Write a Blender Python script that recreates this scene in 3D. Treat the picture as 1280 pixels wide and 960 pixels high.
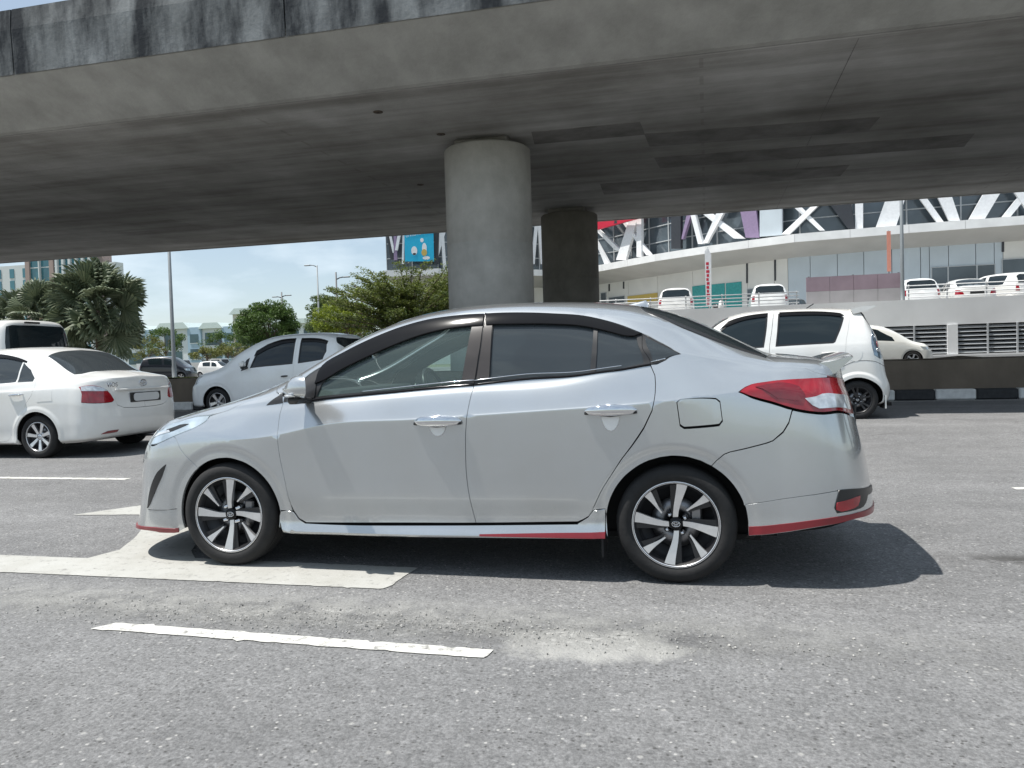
import bpy, math, random
import numpy as np
from mathutils import Vector, Matrix
from mathutils.geometry import delaunay_2d_cdt

for o in list(bpy.data.objects): bpy.data.objects.remove(o)
scene = bpy.context.scene
COL = scene.collection
R = math.radians
random.seed(7)
RNG = np.random.default_rng(7)

# ---------------------------------------------------------------- camera
cam_d = bpy.data.cameras.new('camera'); cam = bpy.data.objects.new('camera', cam_d); COL.objects.link(cam)
scene.camera = cam
F_PX, YAW, PITCH, ROLL, CAM_H = 985.66, 0.24355, 0.03365, -0.02922, 1.168
look = Vector((-math.sin(YAW), math.cos(YAW), 0)); rt = Vector((math.cos(YAW), math.sin(YAW), 0)); upv = Vector((0, 0, 1))
l2 = look*math.cos(PITCH)-upv*math.sin(PITCH); u2 = upv*math.cos(PITCH)+look*math.sin(PITCH)
r3 = rt*math.cos(ROLL)+u2*math.sin(ROLL); u3 = -rt*math.sin(ROLL)+u2*math.cos(ROLL)
m = Matrix((r3, u3, -l2)).transposed().to_4x4(); m.translation = (0, 0, CAM_H)
cam.matrix_world = m
cam_d.sensor_fit = 'HORIZONTAL'; cam_d.sensor_width = 36; cam_d.lens = F_PX/1280*36
cam_d.clip_start = .05; cam_d.clip_end = 3000

# ---------------------------------------------------------------- world and sun
SUN_TO = Vector((-.39, -.13, 1)).normalized()
world = bpy.data.worlds.new('World'); scene.world = world; world.use_nodes = True
wn = world.node_tree.nodes; wl = world.node_tree.links
sky = wn.new('ShaderNodeTexSky'); sky.sky_type = 'NISHITA'; sky.sun_disc = False
sky.sun_elevation = math.asin(SUN_TO.z); sky.sun_rotation = math.atan2(SUN_TO.x, SUN_TO.y)
sky.air_density = 1.0; sky.dust_density = .35; sky.ozone_density = 1.0
bg = wn['Background']; bg.inputs['Strength'].default_value = .075
# thin high cloud that whitens the blue, and a few low cumulus puffs near the horizon
tc = wn.new('ShaderNodeTexCoord'); mp = wn.new('ShaderNodeMapping'); mp.inputs['Scale'].default_value = (1.0, 1.0, 3.2)
nz = wn.new('ShaderNodeTexNoise'); nz.inputs['Scale'].default_value = 5.0; nz.inputs['Detail'].default_value = 7; nz.inputs['Roughness'].default_value = .55
rp = wn.new('ShaderNodeValToRGB'); rp.color_ramp.elements[0].position = .46; rp.color_ramp.elements[1].position = .68
rp.color_ramp.elements[0].color = (.36, .36, .36, 1); rp.color_ramp.elements[1].color = (.95, .95, .95, 1)
mx = wn.new('ShaderNodeMixRGB'); mx.inputs['Color2'].default_value = (7.4, 8.6, 9.5, 1)
wl.new(tc.outputs['Generated'], mp.inputs['Vector']); wl.new(mp.outputs['Vector'], nz.inputs['Vector']); wl.new(nz.outputs['Fac'], rp.inputs['Fac'])
wl.new(rp.outputs['Color'], mx.inputs['Fac']); wl.new(sky.outputs['Color'], mx.inputs['Color1']); wl.new(mx.outputs['Color'], bg.inputs['Color'])
sun_d = bpy.data.lights.new('sun', 'SUN'); sun_d.energy = 4.2; sun_d.angle = R(.5); sun_d.color = (1, .965, .91)
sun = bpy.data.objects.new('sun', sun_d); COL.objects.link(sun)
sun.rotation_euler = (-SUN_TO).to_track_quat('-Z', 'Y').to_euler(); sun.location = SUN_TO*60
scene.view_settings.view_transform = 'Standard'; scene.view_settings.look = 'None'
scene.view_settings.exposure = 0.58; scene.view_settings.gamma = 1.0
scene.cycles.max_bounces = 8; scene.cycles.transparent_max_bounces = 16
scene.cycles.use_denoising = True
scene.render.resolution_x = 1024; scene.render.resolution_y = 768
# ---------------------------------------------------------------- helpers
def tag(o, label=None, cat=None, group=None, kind=None):
    if label: o['label'] = label
    if cat: o['category'] = cat
    if group: o['group'] = group
    if kind: o['kind'] = kind
    return o

def thing(name, label, cat, loc=(0, 0, 0), rotz=0, group=None):
    o = bpy.data.objects.new(name, None); COL.objects.link(o)
    o.empty_display_size = .2
    o.location = loc; o.rotation_euler = (0, 0, rotz)
    return tag(o, label, cat, group)

def link(name, me, mat=None, parent=None, kind=None):
    if mat is not None and not me.materials: me.materials.append(mat)
    o = bpy.data.objects.new(name, me); COL.objects.link(o)
    if parent is not None: o.parent = parent
    if kind: o['kind'] = kind
    return o

def copy_tree(o, parent=None):
    c = o.copy(); COL.objects.link(c); c.parent = parent
    for ch in o.children: copy_tree(ch, c)
    return c

def pymesh(name, V, F, smooth=False):
    me = bpy.data.meshes.new(name)
    me.from_pydata([tuple(v) for v in V], [], [tuple(f) for f in F])
    if smooth: me.polygons.foreach_set('use_smooth', [True]*len(me.polygons))
    me.update()
    return me

class MB:
    """collects simple solids into one mesh"""
    def __init__(self): self.V = []; self.F = []; self.S = []
    def add(self, V, F, smooth=False):
        b = len(self.V); self.V += [tuple(v) for v in V]; self.F += [tuple(i+b for i in f) for f in F]; self.S += [smooth]*len(F)
    def box(self, c, d, M=None):
        x, y, z = d[0]/2, d[1]/2, d[2]/2
        V = [Vector((sx*x, sy*y, sz*z)) for sz in (-1, 1) for sy in (-1, 1) for sx in (-1, 1)]
        if M is not None: V = [M @ v for v in V]
        V = [v+Vector(c) for v in V]
        self.add(V, [(0, 2, 3, 1), (4, 5, 7, 6), (0, 1, 5, 4), (2, 6, 7, 3), (0, 4, 6, 2), (1, 3, 7, 5)])
        return self
    def bbox(self, lo, hi):
        return self.box([(a+b)/2 for a, b in zip(lo, hi)], [abs(b-a) for a, b in zip(lo, hi)])
    def bevbox(self, c, d, b=.02, M=None):
        """box with chamfered edges"""
        x, y, z = d[0]/2, d[1]/2, d[2]/2; b = min(b, x*.9, y*.9, z*.9)
        V = []; idx = {}
        for sx in (-1, 1):
            for sy in (-1, 1):
                for sz in (-1, 1):
                    for k in range(3):
                        v = [sx*(x-b), sy*(y-b), sz*(z-b)]
                        v[k] = (sx*x, sy*y, sz*z)[k]
                        idx[(sx, sy, sz, k)] = len(V); V.append(Vector(v))
        F = []
        for k in range(3):
            i, j = [q for q in range(3) if q != k]
            for s in (-1, 1):
                q = []
                for a, bb in ((-1, -1), (1, -1), (1, 1), (-1, 1)):
                    sg = [0, 0, 0]; sg[k] = s; sg[i] = a; sg[j] = bb
                    q.append(idx[tuple(sg)+(k,)])
                F.append(q)
        for k in range(3):
            i, j = [q for q in range(3) if q != k]
            for a in (-1, 1):
                for bb in (-1, 1):
                    sg0 = [0]*3; sg1 = [0]*3
                    sg0[k] = -1; sg1[k] = 1
                    for sg in (sg0, sg1): sg[i] = a; sg[j] = bb
                    F.append([idx[tuple(sg0)+(i,)], idx[tuple(sg1)+(i,)], idx[tuple(sg1)+(j,)], idx[tuple(sg0)+(j,)]])
        for sx in (-1, 1):
            for sy in (-1, 1):
                for sz in (-1, 1): F.append([idx[(sx, sy, sz, k)] for k in range(3)])
        F2 = []
        for f in F:
            p = [V[i] for i in f]; n = (p[1]-p[0]).cross(p[2]-p[0]); cc = sum(p, Vector())/len(p)
            F2.append(f if n.dot(cc) > 0 else f[::-1])
        if M is not None: V = [M @ v for v in V]
        self.add([v+Vector(c) for v in V], F2)
        return self
    def tube(self, pts, rad, n=8, cap=True, smooth=True):
        pts = [Vector(q) for q in pts]; N = len(pts)
        rads = rad if isinstance(rad, (list, tuple)) else [rad]*N
        V = []; prev = None
        for i, q in enumerate(pts):
            d = (pts[min(i+1, N-1)]-pts[max(i-1, 0)]).normalized()
            if prev is None:
                a = d.cross(Vector((0, 0, 1)))
                if a.length < 1e-3: a = Vector((1, 0, 0))
                a.normalize()
            else:
                a = (prev-d*prev.dot(d)).normalized()
            prev = a; b = d.cross(a)
            for k in range(n):
                t = 2*math.pi*k/n; V.append(q+(a*math.cos(t)+b*math.sin(t))*rads[i])
        F = []
        for i in range(N-1):
            for k in range(n):
                k2 = (k+1) % n; F.append((i*n+k, i*n+k2, (i+1)*n+k2, (i+1)*n+k))
        self.add(V, F, smooth)
        if cap:
            b = len(self.V)-len(V)
            self.F += [tuple(b+k for k in range(n))[::-1], tuple(b+(N-1)*n+k for k in range(n))]; self.S += [False, False]
        return self
    def prism(self, poly, a, b, axis=1, M=None):
        """poly of 2D points extruded from a to b along axis (others in order)"""
        o = [k for k in range(3) if k != axis]; V = []
        for q in (a, b):
            for p in poly:
                v = [0, 0, 0]; v[axis] = q; v[o[0]] = p[0]; v[o[1]] = p[1]; V.append(Vector(v))
        n = len(poly); F = [tuple(range(n)), tuple(range(2*n-1, n-1, -1))]+[(k, n+k, n+(k+1) % n, (k+1) % n) for k in range(n)]
        ar = sum(poly[i][0]*poly[(i+1) % n][1]-poly[(i+1) % n][0]*poly[i][1] for i in range(n))
        flip = (ar > 0) == (b > a)
        if axis == 1: flip = not flip
        if flip: F = [f[::-1] for f in F]
        if M is not None: V = [M @ v for v in V]
        self.add(V, F)
        return self
    def lathe(self, prof, n=32, axis='y', c=(0, 0, 0), smooth=True, closed=False):
        """prof: (radius, height) pairs turned about an axis"""
        V = []; P = len(prof)
        for k in range(n):
            t = 2*math.pi*k/n
            for r_, h in prof:
                if axis == 'y': v = (r_*math.cos(t), h, r_*math.sin(t))
                else: v = (r_*math.cos(t), r_*math.sin(t), h)
                V.append((v[0]+c[0], v[1]+c[1], v[2]+c[2]))
        F = []
        L = P if closed else P-1
        for k in range(n):
            k2 = (k+1) % n
            for j in range(L):
                j2 = (j+1) % P
                f = (k*P+j, k2*P+j, k2*P+j2, k*P+j2)
                F.append(f if axis == 'z' else f[::-1])
        self.add(V, F, smooth)
        return self
    def mesh(self, name):
        me = bpy.data.meshes.new(name); me.from_pydata(self.V, [], self.F)
        me.polygons.foreach_set('use_smooth', self.S); me.update()
        return me
    def build(self, name, mat, parent=None, kind=None):
        return link(name, self.mesh(name), mat, parent, kind)

# ---------------------------------------------------------------- materials
def new_mat(name):
    m = bpy.data.materials.new(name); m.use_nodes = True
    return m, m.node_tree.nodes, m.node_tree.links, m.node_tree.nodes['Principled BSDF']

def plain(name, col, rough=.5, metal=0.0, coat=0.0, var=.06, scale=6.0, bump=0.0, bscale=60, spec=.5, emis=None):
    """base colour with a little procedural mottling"""
    m, n, l, b = new_mat(name)
    b.inputs['Roughness'].default_value = rough; b.inputs['Metallic'].default_value = metal
    b.inputs['Coat Weight'].default_value = coat; b.inputs['Coat Roughness'].default_value = .04
    b.inputs['Specular IOR Level'].default_value = spec
    t = n.new('ShaderNodeTexCoord'); nz = n.new('ShaderNodeTexNoise'); nz.inputs['Scale'].default_value = scale; nz.inputs['Detail'].default_value = 6
    l.new(t.outputs['Object'], nz.inputs['Vector'])
    r = n.new('ShaderNodeValToRGB')
    lo = [max(0, c*(1-var)) for c in col]; hi = [min(1, c*(1+var)) for c in col]
    r.color_ramp.elements[0].position = .3; r.color_ramp.elements[1].position = .7
    r.color_ramp.elements[0].color = (*lo, 1); r.color_ramp.elements[1].color = (*hi, 1)
    l.new(nz.outputs['Fac'], r.inputs['Fac']); l.new(r.outputs['Color'], b.inputs['Base Color'])
    if bump:
        n2 = n.new('ShaderNodeTexNoise'); n2.inputs['Scale'].default_value = bscale; n2.inputs['Detail'].default_value = 5
        l.new(t.outputs['Object'], n2.inputs['Vector'])
        bp = n.new('ShaderNodeBump'); bp.inputs['Strength'].default_value = bump; bp.inputs['Distance'].default_value = .02
        l.new(n2.outputs['Fac'], bp.inputs['Height']); l.new(bp.outputs['Normal'], b.inputs['Normal'])
    if emis:
        b.inputs['Emission Color'].default_value = (*emis[0], 1); b.inputs['Emission Strength'].default_value = emis[1]
    return m

def glass(name, tint, gloss=1.0, rough=.01, dust=None):
    m, n, l, b = new_mat(name)
    n.remove(b)
    tr = n.new('ShaderNodeBsdfTransparent'); tr.inputs['Color'].default_value = (*tint, 1)
    gl = n.new('ShaderNodeBsdfGlossy'); gl.inputs['Roughness'].default_value = rough; gl.inputs['Color'].default_value = (gloss, gloss, gloss, 1)
    fr = n.new('ShaderNodeFresnel'); fr.inputs['IOR'].default_value = 1.5
    mx = n.new('ShaderNodeMixShader'); base = tr.outputs['BSDF']
    if dust:
        df = n.new('ShaderNodeBsdfDiffuse'); df.inputs['Color'].default_value = (*dust[0], 1); md = n.new('ShaderNodeMixShader'); md.inputs['Fac'].default_value = dust[1]
        l.new(base, md.inputs[1]); l.new(df.outputs['BSDF'], md.inputs[2]); base = md.outputs['Shader']
    l.new(fr.outputs['Fac'], mx.inputs['Fac']); l.new(base, mx.inputs[1]); l.new(gl.outputs['BSDF'], mx.inputs[2])
    l.new(mx.outputs['Shader'], n['Material Output'].inputs['Surface'])
    return m

def paint(name, col, metal=0.0, rough=.35, coat=1.0, dirt=.08):
    m, n, l, b = new_mat(name)
    t = n.new('ShaderNodeTexCoord')
    nz = n.new('ShaderNodeTexNoise'); nz.inputs['Scale'].default_value = 2.2; nz.inputs['Detail'].default_value = 8; nz.inputs['Roughness'].default_value = .65
    l.new(t.outputs['Object'], nz.inputs['Vector'])
    r = n.new('ShaderNodeValToRGB'); r.color_ramp.elements[0].position = .35; r.color_ramp.elements[1].position = .75
    r.color_ramp.elements[0].color = (*col, 1); r.color_ramp.elements[1].color = (col[0]*(1-dirt), col[1]*(1-dirt*1.2), col[2]*(1-dirt*1.5), 1)
    l.new(nz.outputs['Fac'], r.inputs['Fac'])
    # road dust gathers low on the sills
    sx = n.new('ShaderNodeSeparateXYZ'); l.new(t.outputs['Object'], sx.inputs['Vector'])
    mr = n.new('ShaderNodeMapRange'); mr.inputs['From Min'].default_value = .5; mr.inputs['From Max'].default_value = .15; mr.inputs['To Max'].default_value = .35
    l.new(sx.outputs['Z'], mr.inputs['Value'])
    mu = n.new('ShaderNodeMath'); mu.operation = 'MULTIPLY'; l.new(mr.outputs['Result'], mu.inputs[0]); l.new(nz.outputs['Fac'], mu.inputs[1])
    mx = n.new('ShaderNodeMixRGB'); mx.inputs['Color2'].default_value = (.30, .27, .23, 1)
    l.new(mu.outputs['Value'], mx.inputs['Fac']); l.new(r.outputs['Color'], mx.inputs['Color1']); l.new(mx.outputs['Color'], b.inputs['Base Color'])
    b.inputs['Metallic'].default_value = metal; b.inputs['Roughness'].default_value = rough
    b.inputs['Coat Weight'].default_value = coat; b.inputs['Coat Roughness'].default_value = .03
    return m

def concrete(name, lo, hi, streak=0.0, board=False, dark=(.05, .055, .06), bump=.25, scale=1.2):
    m, n, l, b = new_mat(name)
    t = n.new('ShaderNodeTexCoord'); b.inputs['Roughness'].default_value = .9; b.inputs['Specular IOR Level'].default_value = .25
    n1 = n.new('ShaderNodeTexNoise'); n1.inputs['Scale'].default_value = scale; n1.inputs['Detail'].default_value = 10; n1.inputs['Roughness'].default_value = .62
    l.new(t.outputs['Object'], n1.inputs['Vector'])
    r = n.new('ShaderNodeValToRGB'); r.color_ramp.elements[0].position = .32; r.color_ramp.elements[1].position = .68
    r.color_ramp.elements[0].color = (*lo, 1); r.color_ramp.elements[1].color = (*hi, 1)
    l.new(n1.outputs['Fac'], r.inputs['Fac']); col = r.outputs['Color']
    if board:
        mp = n.new('ShaderNodeMapping'); mp.inputs['Scale'].default_value = (.3, 1.9, .3)
        l.new(t.outputs['Object'], mp.inputs['Vector'])
        br = n.new('ShaderNodeTexBrick'); br.inputs['Scale'].default_value = 1.0; br.inputs['Mortar Size'].default_value = .012; br.inputs['Brick Width'].default_value = 5.5; br.inputs['Row Height'].default_value = .9
        br.inputs['Color1'].default_value = (.86, .86, .86, 1); br.inputs['Color2'].default_value = (1, 1, 1, 1); br.inputs['Mortar'].default_value = (.62, .6, .58, 1)
        l.new(mp.outputs['Vector'], br.inputs['Vector'])
        mm = n.new('ShaderNodeMixRGB'); mm.blend_type = 'MULTIPLY'; mm.inputs['Fac'].default_value = .45
        l.new(col, mm.inputs['Color1']); l.new(br.outputs['Color'], mm.inputs['Color2']); col = mm.outputs['Color']
    if board:
        mq = n.new('ShaderNodeMapping'); mq.inputs['Scale'].default_value = (.10, 1.1, 1); l.new(t.outputs['Object'], mq.inputs['Vector'])
        nq = n.new('ShaderNodeTexNoise'); nq.inputs['Scale'].default_value = 1.0; nq.inputs['Detail'].default_value = 7; nq.inputs['Roughness'].default_value = .65; l.new(mq.outputs['Vector'], nq.inputs['Vector'])
        rq = n.new('ShaderNodeValToRGB'); rq.color_ramp.elements[0].position = .34; rq.color_ramp.elements[1].position = .62; rq.color_ramp.elements[0].color = (.62, .61, .59, 1); rq.color_ramp.elements[1].color = (1.06, 1.06, 1.06, 1); l.new(nq.outputs['Fac'], rq.inputs['Fac'])
        mz = n.new('ShaderNodeMixRGB'); mz.blend_type = 'MULTIPLY'; mz.inputs['Fac'].default_value = .9; l.new(col, mz.inputs['Color1']); l.new(rq.outputs['Color'], mz.inputs['Color2']); col = mz.outputs['Color']
        ns_ = n.new('ShaderNodeTexNoise'); ns_.inputs['Scale'].default_value = .28; ns_.inputs['Detail'].default_value = 5; l.new(t.outputs['Object'], ns_.inputs['Vector'])
        rs_ = n.new('ShaderNodeValToRGB'); rs_.color_ramp.elements[0].position = .38; rs_.color_ramp.elements[1].position = .60; rs_.color_ramp.elements[0].color = (.74, .73, .71, 1); rs_.color_ramp.elements[1].color = (1.08, 1.08, 1.08, 1); l.new(ns_.outputs['Fac'], rs_.inputs['Fac'])
        mz = n.new('ShaderNodeMixRGB'); mz.blend_type = 'MULTIPLY'; mz.inputs['Fac'].default_value = .9; l.new(col, mz.inputs['Color1']); l.new(rs_.outputs['Color'], mz.inputs['Color2']); col = mz.outputs['Color']
    if streak:
        mp = n.new('ShaderNodeMapping'); mp.inputs['Scale'].default_value = (1.25, 1.0, .32)
        mp.inputs['Rotation'].default_value = (0, R(14), 0)
        l.new(t.outputs['Object'], mp.inputs['Vector'])
        n2 = n.new('ShaderNodeTexNoise'); n2.inputs['Scale'].default_value = 1.6; n2.inputs['Detail'].default_value = 8; n2.inputs['Roughness'].default_value = .62
        l.new(mp.outputs['Vector'], n2.inputs['Vector'])
        r2 = n.new('ShaderNodeValToRGB'); r2.color_ramp.elements[0].position = .38; r2.color_ramp.elements[1].position = .62
        l.new(n2.outputs['Fac'], r2.inputs['Fac'])
        mu = n.new('ShaderNodeMath'); mu.operation = 'MULTIPLY'; mu.inputs[1].default_value = streak; l.new(r2.outputs['Color'], mu.inputs[0])
        mm = n.new('ShaderNodeMixRGB'); mm.inputs['Color2'].default_value = (*dark, 1)
        l.new(mu.outputs['Value'], mm.inputs['Fac']); l.new(col, mm.inputs['Color1']); col = mm.outputs['Color']
    l.new(col, b.inputs['Base Color'])
    n3 = n.new('ShaderNodeTexNoise'); n3.inputs['Scale'].default_value = 14; n3.inputs['Detail'].default_value = 8
    l.new(t.outputs['Object'], n3.inputs['Vector'])
    bp = n.new('ShaderNodeBump'); bp.inputs['Strength'].default_value = bump; bp.inputs['Distance'].default_value = .03
    l.new(n3.outputs['Fac'], bp.inputs['Height']); l.new(bp.outputs['Normal'], b.inputs['Normal'])
    return m

def leaf_mat(name, dark, light, trans=.25):
    m, n, l, b = new_mat(name)
    at = n.new('ShaderNodeAttribute'); at.attribute_name = 'tone'
    r = n.new('ShaderNodeValToRGB'); r.color_ramp.elements[0].color = (*dark, 1); r.color_ramp.elements[1].color = (*light, 1)
    l.new(at.outputs['Fac'], r.inputs['Fac']); l.new(r.outputs['Color'], b.inputs['Base Color'])
    b.inputs['Roughness'].default_value = .5; b.inputs['Specular IOR Level'].default_value = .3
    tl = n.new('ShaderNodeBsdfTranslucent'); mx = n.new('ShaderNodeMixShader'); mx.inputs['Fac'].default_value = trans
    l.new(r.outputs['Color'], tl.inputs['Color']); l.new(b.outputs['BSDF'], mx.inputs[1]); l.new(tl.outputs['BSDF'], mx.inputs[2])
    l.new(mx.outputs['Shader'], n['Material Output'].inputs['Surface'])
    return m

MAT = {}
MAT['silver'] = paint('silver_paint', (.545, .57, .588), metal=.72, rough=.23, coat=1.0, dirt=.06)
MAT['white'] = paint('white_paint', (.76, .76, .74), rough=.4)
MAT['pearl'] = paint('ivory_paint', (.78, .79, .76), rough=.4)
MAT['pale_silver'] = paint('pale_silver_paint', (.87, .89, .89), metal=.0, rough=.36, coat=.8)
MAT['navy'] = paint('dark_paint', (.012, .016, .026), rough=.35)
MAT['maroon'] = paint('red_paint', (.28, .02, .03), rough=.35)
MAT['black_trim'] = plain('black_trim', (.018, .018, .019), rough=.35, var=.2)
MAT['black_gloss'] = plain('black_gloss', (.010, .010, .011), rough=.10, coat=.0, var=.1, spec=.18)
MAT['pillar'] = plain('pillar_film', (.048, .040, .036), rough=.32, coat=.3, var=.15)
MAT['rubber'] = plain('tyre_rubber', (.012, .012, .0125), rough=.8, var=.25, scale=20, bump=.1)
MAT['well'] = plain('wheel_well_black', (.01, .01, .01), rough=.9)
MAT['alloy'] = plain('machined_alloy', (.78, .78, .79), rough=.3, metal=.8, var=.05, scale=30)
MAT['alloy_dark'] = plain('alloy_black', (.018, .018, .02), rough=.35, var=.2)
MAT['steel'] = plain('brake_steel', (.25, .25, .26), rough=.4, metal=1)
MAT['chrome'] = plain('chrome', (.70, .71, .73), rough=.04, metal=1, var=.02)
MAT['red_strip'] = plain('red_strip', (.20, .008, .015), rough=.4, coat=.4, var=.1)
MAT['red_lens'] = plain('red_lens', (.30, .004, .012), rough=.12, coat=1, var=.25, scale=14)
MAT['dark_red_lens'] = plain('dark_red_lens', (.16, .004, .01), rough=.1, coat=1, var=.25, scale=14)
MAT['clear_lens'] = plain('clear_lens', (.66, .68, .70), rough=.1, metal=.35, coat=1, var=.3, scale=22)
MAT['head_lens'] = plain('headlight_lens', (.55, .62, .66), rough=.06, metal=.55, coat=1, var=.35, scale=9)
MAT['amber_lens'] = plain('amber_lens', (.7, .25, .02), rough=.12, coat=1)
MAT['plate'] = plain('number_plate', (.55, .56, .56), rough=.5, var=.05)
MAT['plate_black'] = plain('plate_black', (.015, .015, .015), rough=.5)
MAT['interior'] = plain('interior_dark', (.035, .037, .04), rough=.8, var=.2)
MAT['seat'] = plain('seat_fabric', (.05, .05, .055), rough=.9, var=.2)
MAT['glass_clear'] = glass('window_glass', (.74, .86, .83), dust=((.18, .25, .24), .22))
MAT['glass_dark'] = glass('tinted_glass', (.16, .18, .19), dust=((.075, .09, .10), .5))
MAT['glass_black'] = glass('black_glass', (.03, .035, .04), dust=((.022, .034, .040), .6))
MAT['white_tape'] = plain('white_plastic', (.75, .75, .74), rough=.35)
# ---------------------------------------------------------------- body surfaces
import numpy as np

def cubic_spline(xk, yk, x):
    """natural cubic spline, yk may be (n,m)"""
    xk = np.asarray(xk, float); yk = np.asarray(yk, float)
    if yk.ndim == 1: yk = yk[:, None]
    n = len(xk); h = np.diff(xk)
    A = np.zeros((n, n)); R = np.zeros_like(yk)
    A[0, 0] = A[-1, -1] = 1
    for i in range(1, n-1):
        A[i, i-1] = h[i-1]; A[i, i] = 2*(h[i-1]+h[i]); A[i, i+1] = h[i]
        R[i] = 6*((yk[i+1]-yk[i])/h[i]-(yk[i]-yk[i-1])/h[i-1])
    M = np.linalg.solve(A, R)
    x = np.clip(np.asarray(x, float), xk[0], xk[-1])
    k = np.clip(np.searchsorted(xk, x, side='right')-1, 0, n-2)
    hh = h[k][:, None]; a = (xk[k+1]-x)[:, None]; b = (x-xk[k])[:, None]
    return (M[k]*a**3+M[k+1]*b**3)/(6*hh)+(yk[k]/hh-M[k]*hh/6)*a+(yk[k+1]/hh-M[k+1]*hh/6)*b

def pchip_rows(tk, Y, t):
    """monotone cubic through Y (N,K) at knots tk, one t per row"""
    h = np.diff(tk)[None, :]; d = np.diff(Y, axis=1)/h
    m = np.zeros_like(Y)
    w1 = 2*h[:, 1:]+h[:, :-1]; w2 = h[:, 1:]+2*h[:, :-1]
    d0 = d[:, :-1]; d1 = d[:, 1:]
    same = (d0*d1) > 0
    with np.errstate(divide='ignore', invalid='ignore'):
        hm = (w1+w2)/(w1/d0+w2/d1)
    m[:, 1:-1] = np.where(same, hm, 0)
    m[:, 0] = d[:, 0]; m[:, -1] = d[:, -1]
    t = np.clip(t, tk[0], tk[-1])
    k = np.clip(np.searchsorted(tk, t, side='right')-1, 0, len(tk)-2)
    r = np.arange(len(t)); hk = h[0][k]; u = (t-tk[k])/hk
    y0 = Y[r, k]; y1 = Y[r, k+1]; m0 = m[r, k]*hk; m1 = m[r, k+1]*hk
    u2 = u*u; u3 = u2*u
    return (2*u3-3*u2+1)*y0+(u3-2*u2+u)*m0+(-2*u3+3*u2)*y1+(u3-u2)*m1

def superellipse_table(n, aspect):
    a = np.linspace(0, np.pi/2, 400)
    d = np.sin(a)**(2/n); e = np.cos(a)**(2/n)
    L = np.concatenate([[0], np.cumsum(np.hypot(np.diff(d)*aspect, np.diff(e)))])
    return L/L[-1], d, e

class Surf:
    """half body: s runs nose to tail (s = x along the side, wrapping to the centre line at both ends), t from sill to roof centre"""
    def __init__(self, tk, sk, table, front, rear, nf=2.6, nr=2.8, arches=(), Wf=1.05, Wr=1.05, arch_r=.40, arch_amp=.012):
        self.tk = np.array(tk, float); self.sk = np.array(sk, float)
        T = np.array(table, float)                       # (S, K, 2) y, z
        self.Yk = T[:, :, 0]; self.Zk = T[:, :, 1]
        self.front = np.array(front, float); self.rear = np.array(rear, float)   # (K,2) x end, z end
        self.s0, self.s1 = sk[0], sk[-1]; self.Wf, self.Wr = Wf, Wr
        self.tf = superellipse_table(nf, .5); self.tr = superellipse_table(nr, .5)
        self.arches = arches; self.ar = arch_r; self.aa = arch_amp
        self.smin = self.s0-Wf; self.smax = self.s1+Wr
    def raw(self, s, t):
        s = np.asarray(s, float); t = np.asarray(t, float)
        sc = np.clip(s, self.s0, self.s1)
        Y = cubic_spline(self.sk, self.Yk, sc); Z = cubic_spline(self.sk, self.Zk, sc)
        X = np.repeat(sc[:, None], Y.shape[1], 1)
        for m, W, ends, tab, s_e in ((s < self.s0, self.Wf, self.front, self.tf, self.s0), (s > self.s1, self.Wr, self.rear, self.tr, self.s1)):
            if m.any():
                ph = np.clip(np.abs(s[m]-s_e)/W, 0, 1)
                d = np.interp(ph, tab[0], tab[1])[:, None]; e = np.interp(ph, tab[0], tab[2])[:, None]
                X[m] = s_e+(ends[None, :, 0]-s_e)*d
                Z[m] = Z[m]+(ends[None, :, 1]-Z[m])*d**1.5
                Y[m] = Y[m]*e
        x = pchip_rows(self.tk, X, t); y = pchip_rows(self.tk, Y, t); z = pchip_rows(self.tk, Z, t)
        for (ax, az) in self.arches:
            r = np.hypot(x-ax, z-az)
            f = np.clip((self.ar+.035-r)/.05, 0, 1); f = f*f*(3-2*f)
            side = np.clip((.9-z)/.1, 0, 1)
            y = y+self.aa*f*side*(y > .5)
        return np.stack([x, y, z], 1)
    def normal(self, s, t):
        e = 2e-3
        a = self.raw(np.minimum(s+e, self.smax), t)-self.raw(np.maximum(s-e, self.smin), t)
        b = self.raw(s, np.minimum(t+e, self.tk[-1]))-self.raw(s, np.maximum(t-e, self.tk[0]))
        n = np.cross(b, a); l = np.linalg.norm(n, axis=1, keepdims=True)
        n = n/np.maximum(l, 1e-9)
        return n
    def at(self, s, t, off=0.0):
        s = np.asarray(s, float); t = np.asarray(t, float)
        P = self.raw(s, t)
        n = self.normal(s, t)
        # half body lives at +y here; normal must point outward
        return P+n*off, n
# ---------------------------------------------------------------- body panels cut from a surface
def smooth_line(pts, step=.03, closed=False):
    """Catmull-Rom through points"""
    P = np.array(pts, float); n = len(P)
    if n < 3 and not closed:
        k = max(1, int(np.hypot(*(P[1]-P[0]))/step)); return [tuple(P[0]+(P[1]-P[0])*i/k) for i in range(k+1)]
    out = []
    for i in range(n if closed else n-1):
        if closed: a, b, c, d = P[i-1], P[i], P[(i+1) % n], P[(i+2) % n]
        else: a, b, c, d = P[max(i-1, 0)], P[i], P[i+1], P[min(i+2, n-1)]
        k = max(1, int(np.hypot(*(c-b))/step))
        for j in range(k):
            u = j/k
            out.append(tuple(.5*((2*b)+(c-a)*u+(2*a-5*b+4*c-d)*u*u+(3*b-a-3*c+d)*u**3)))
    if not closed: out.append(tuple(P[-1]))
    return out

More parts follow.
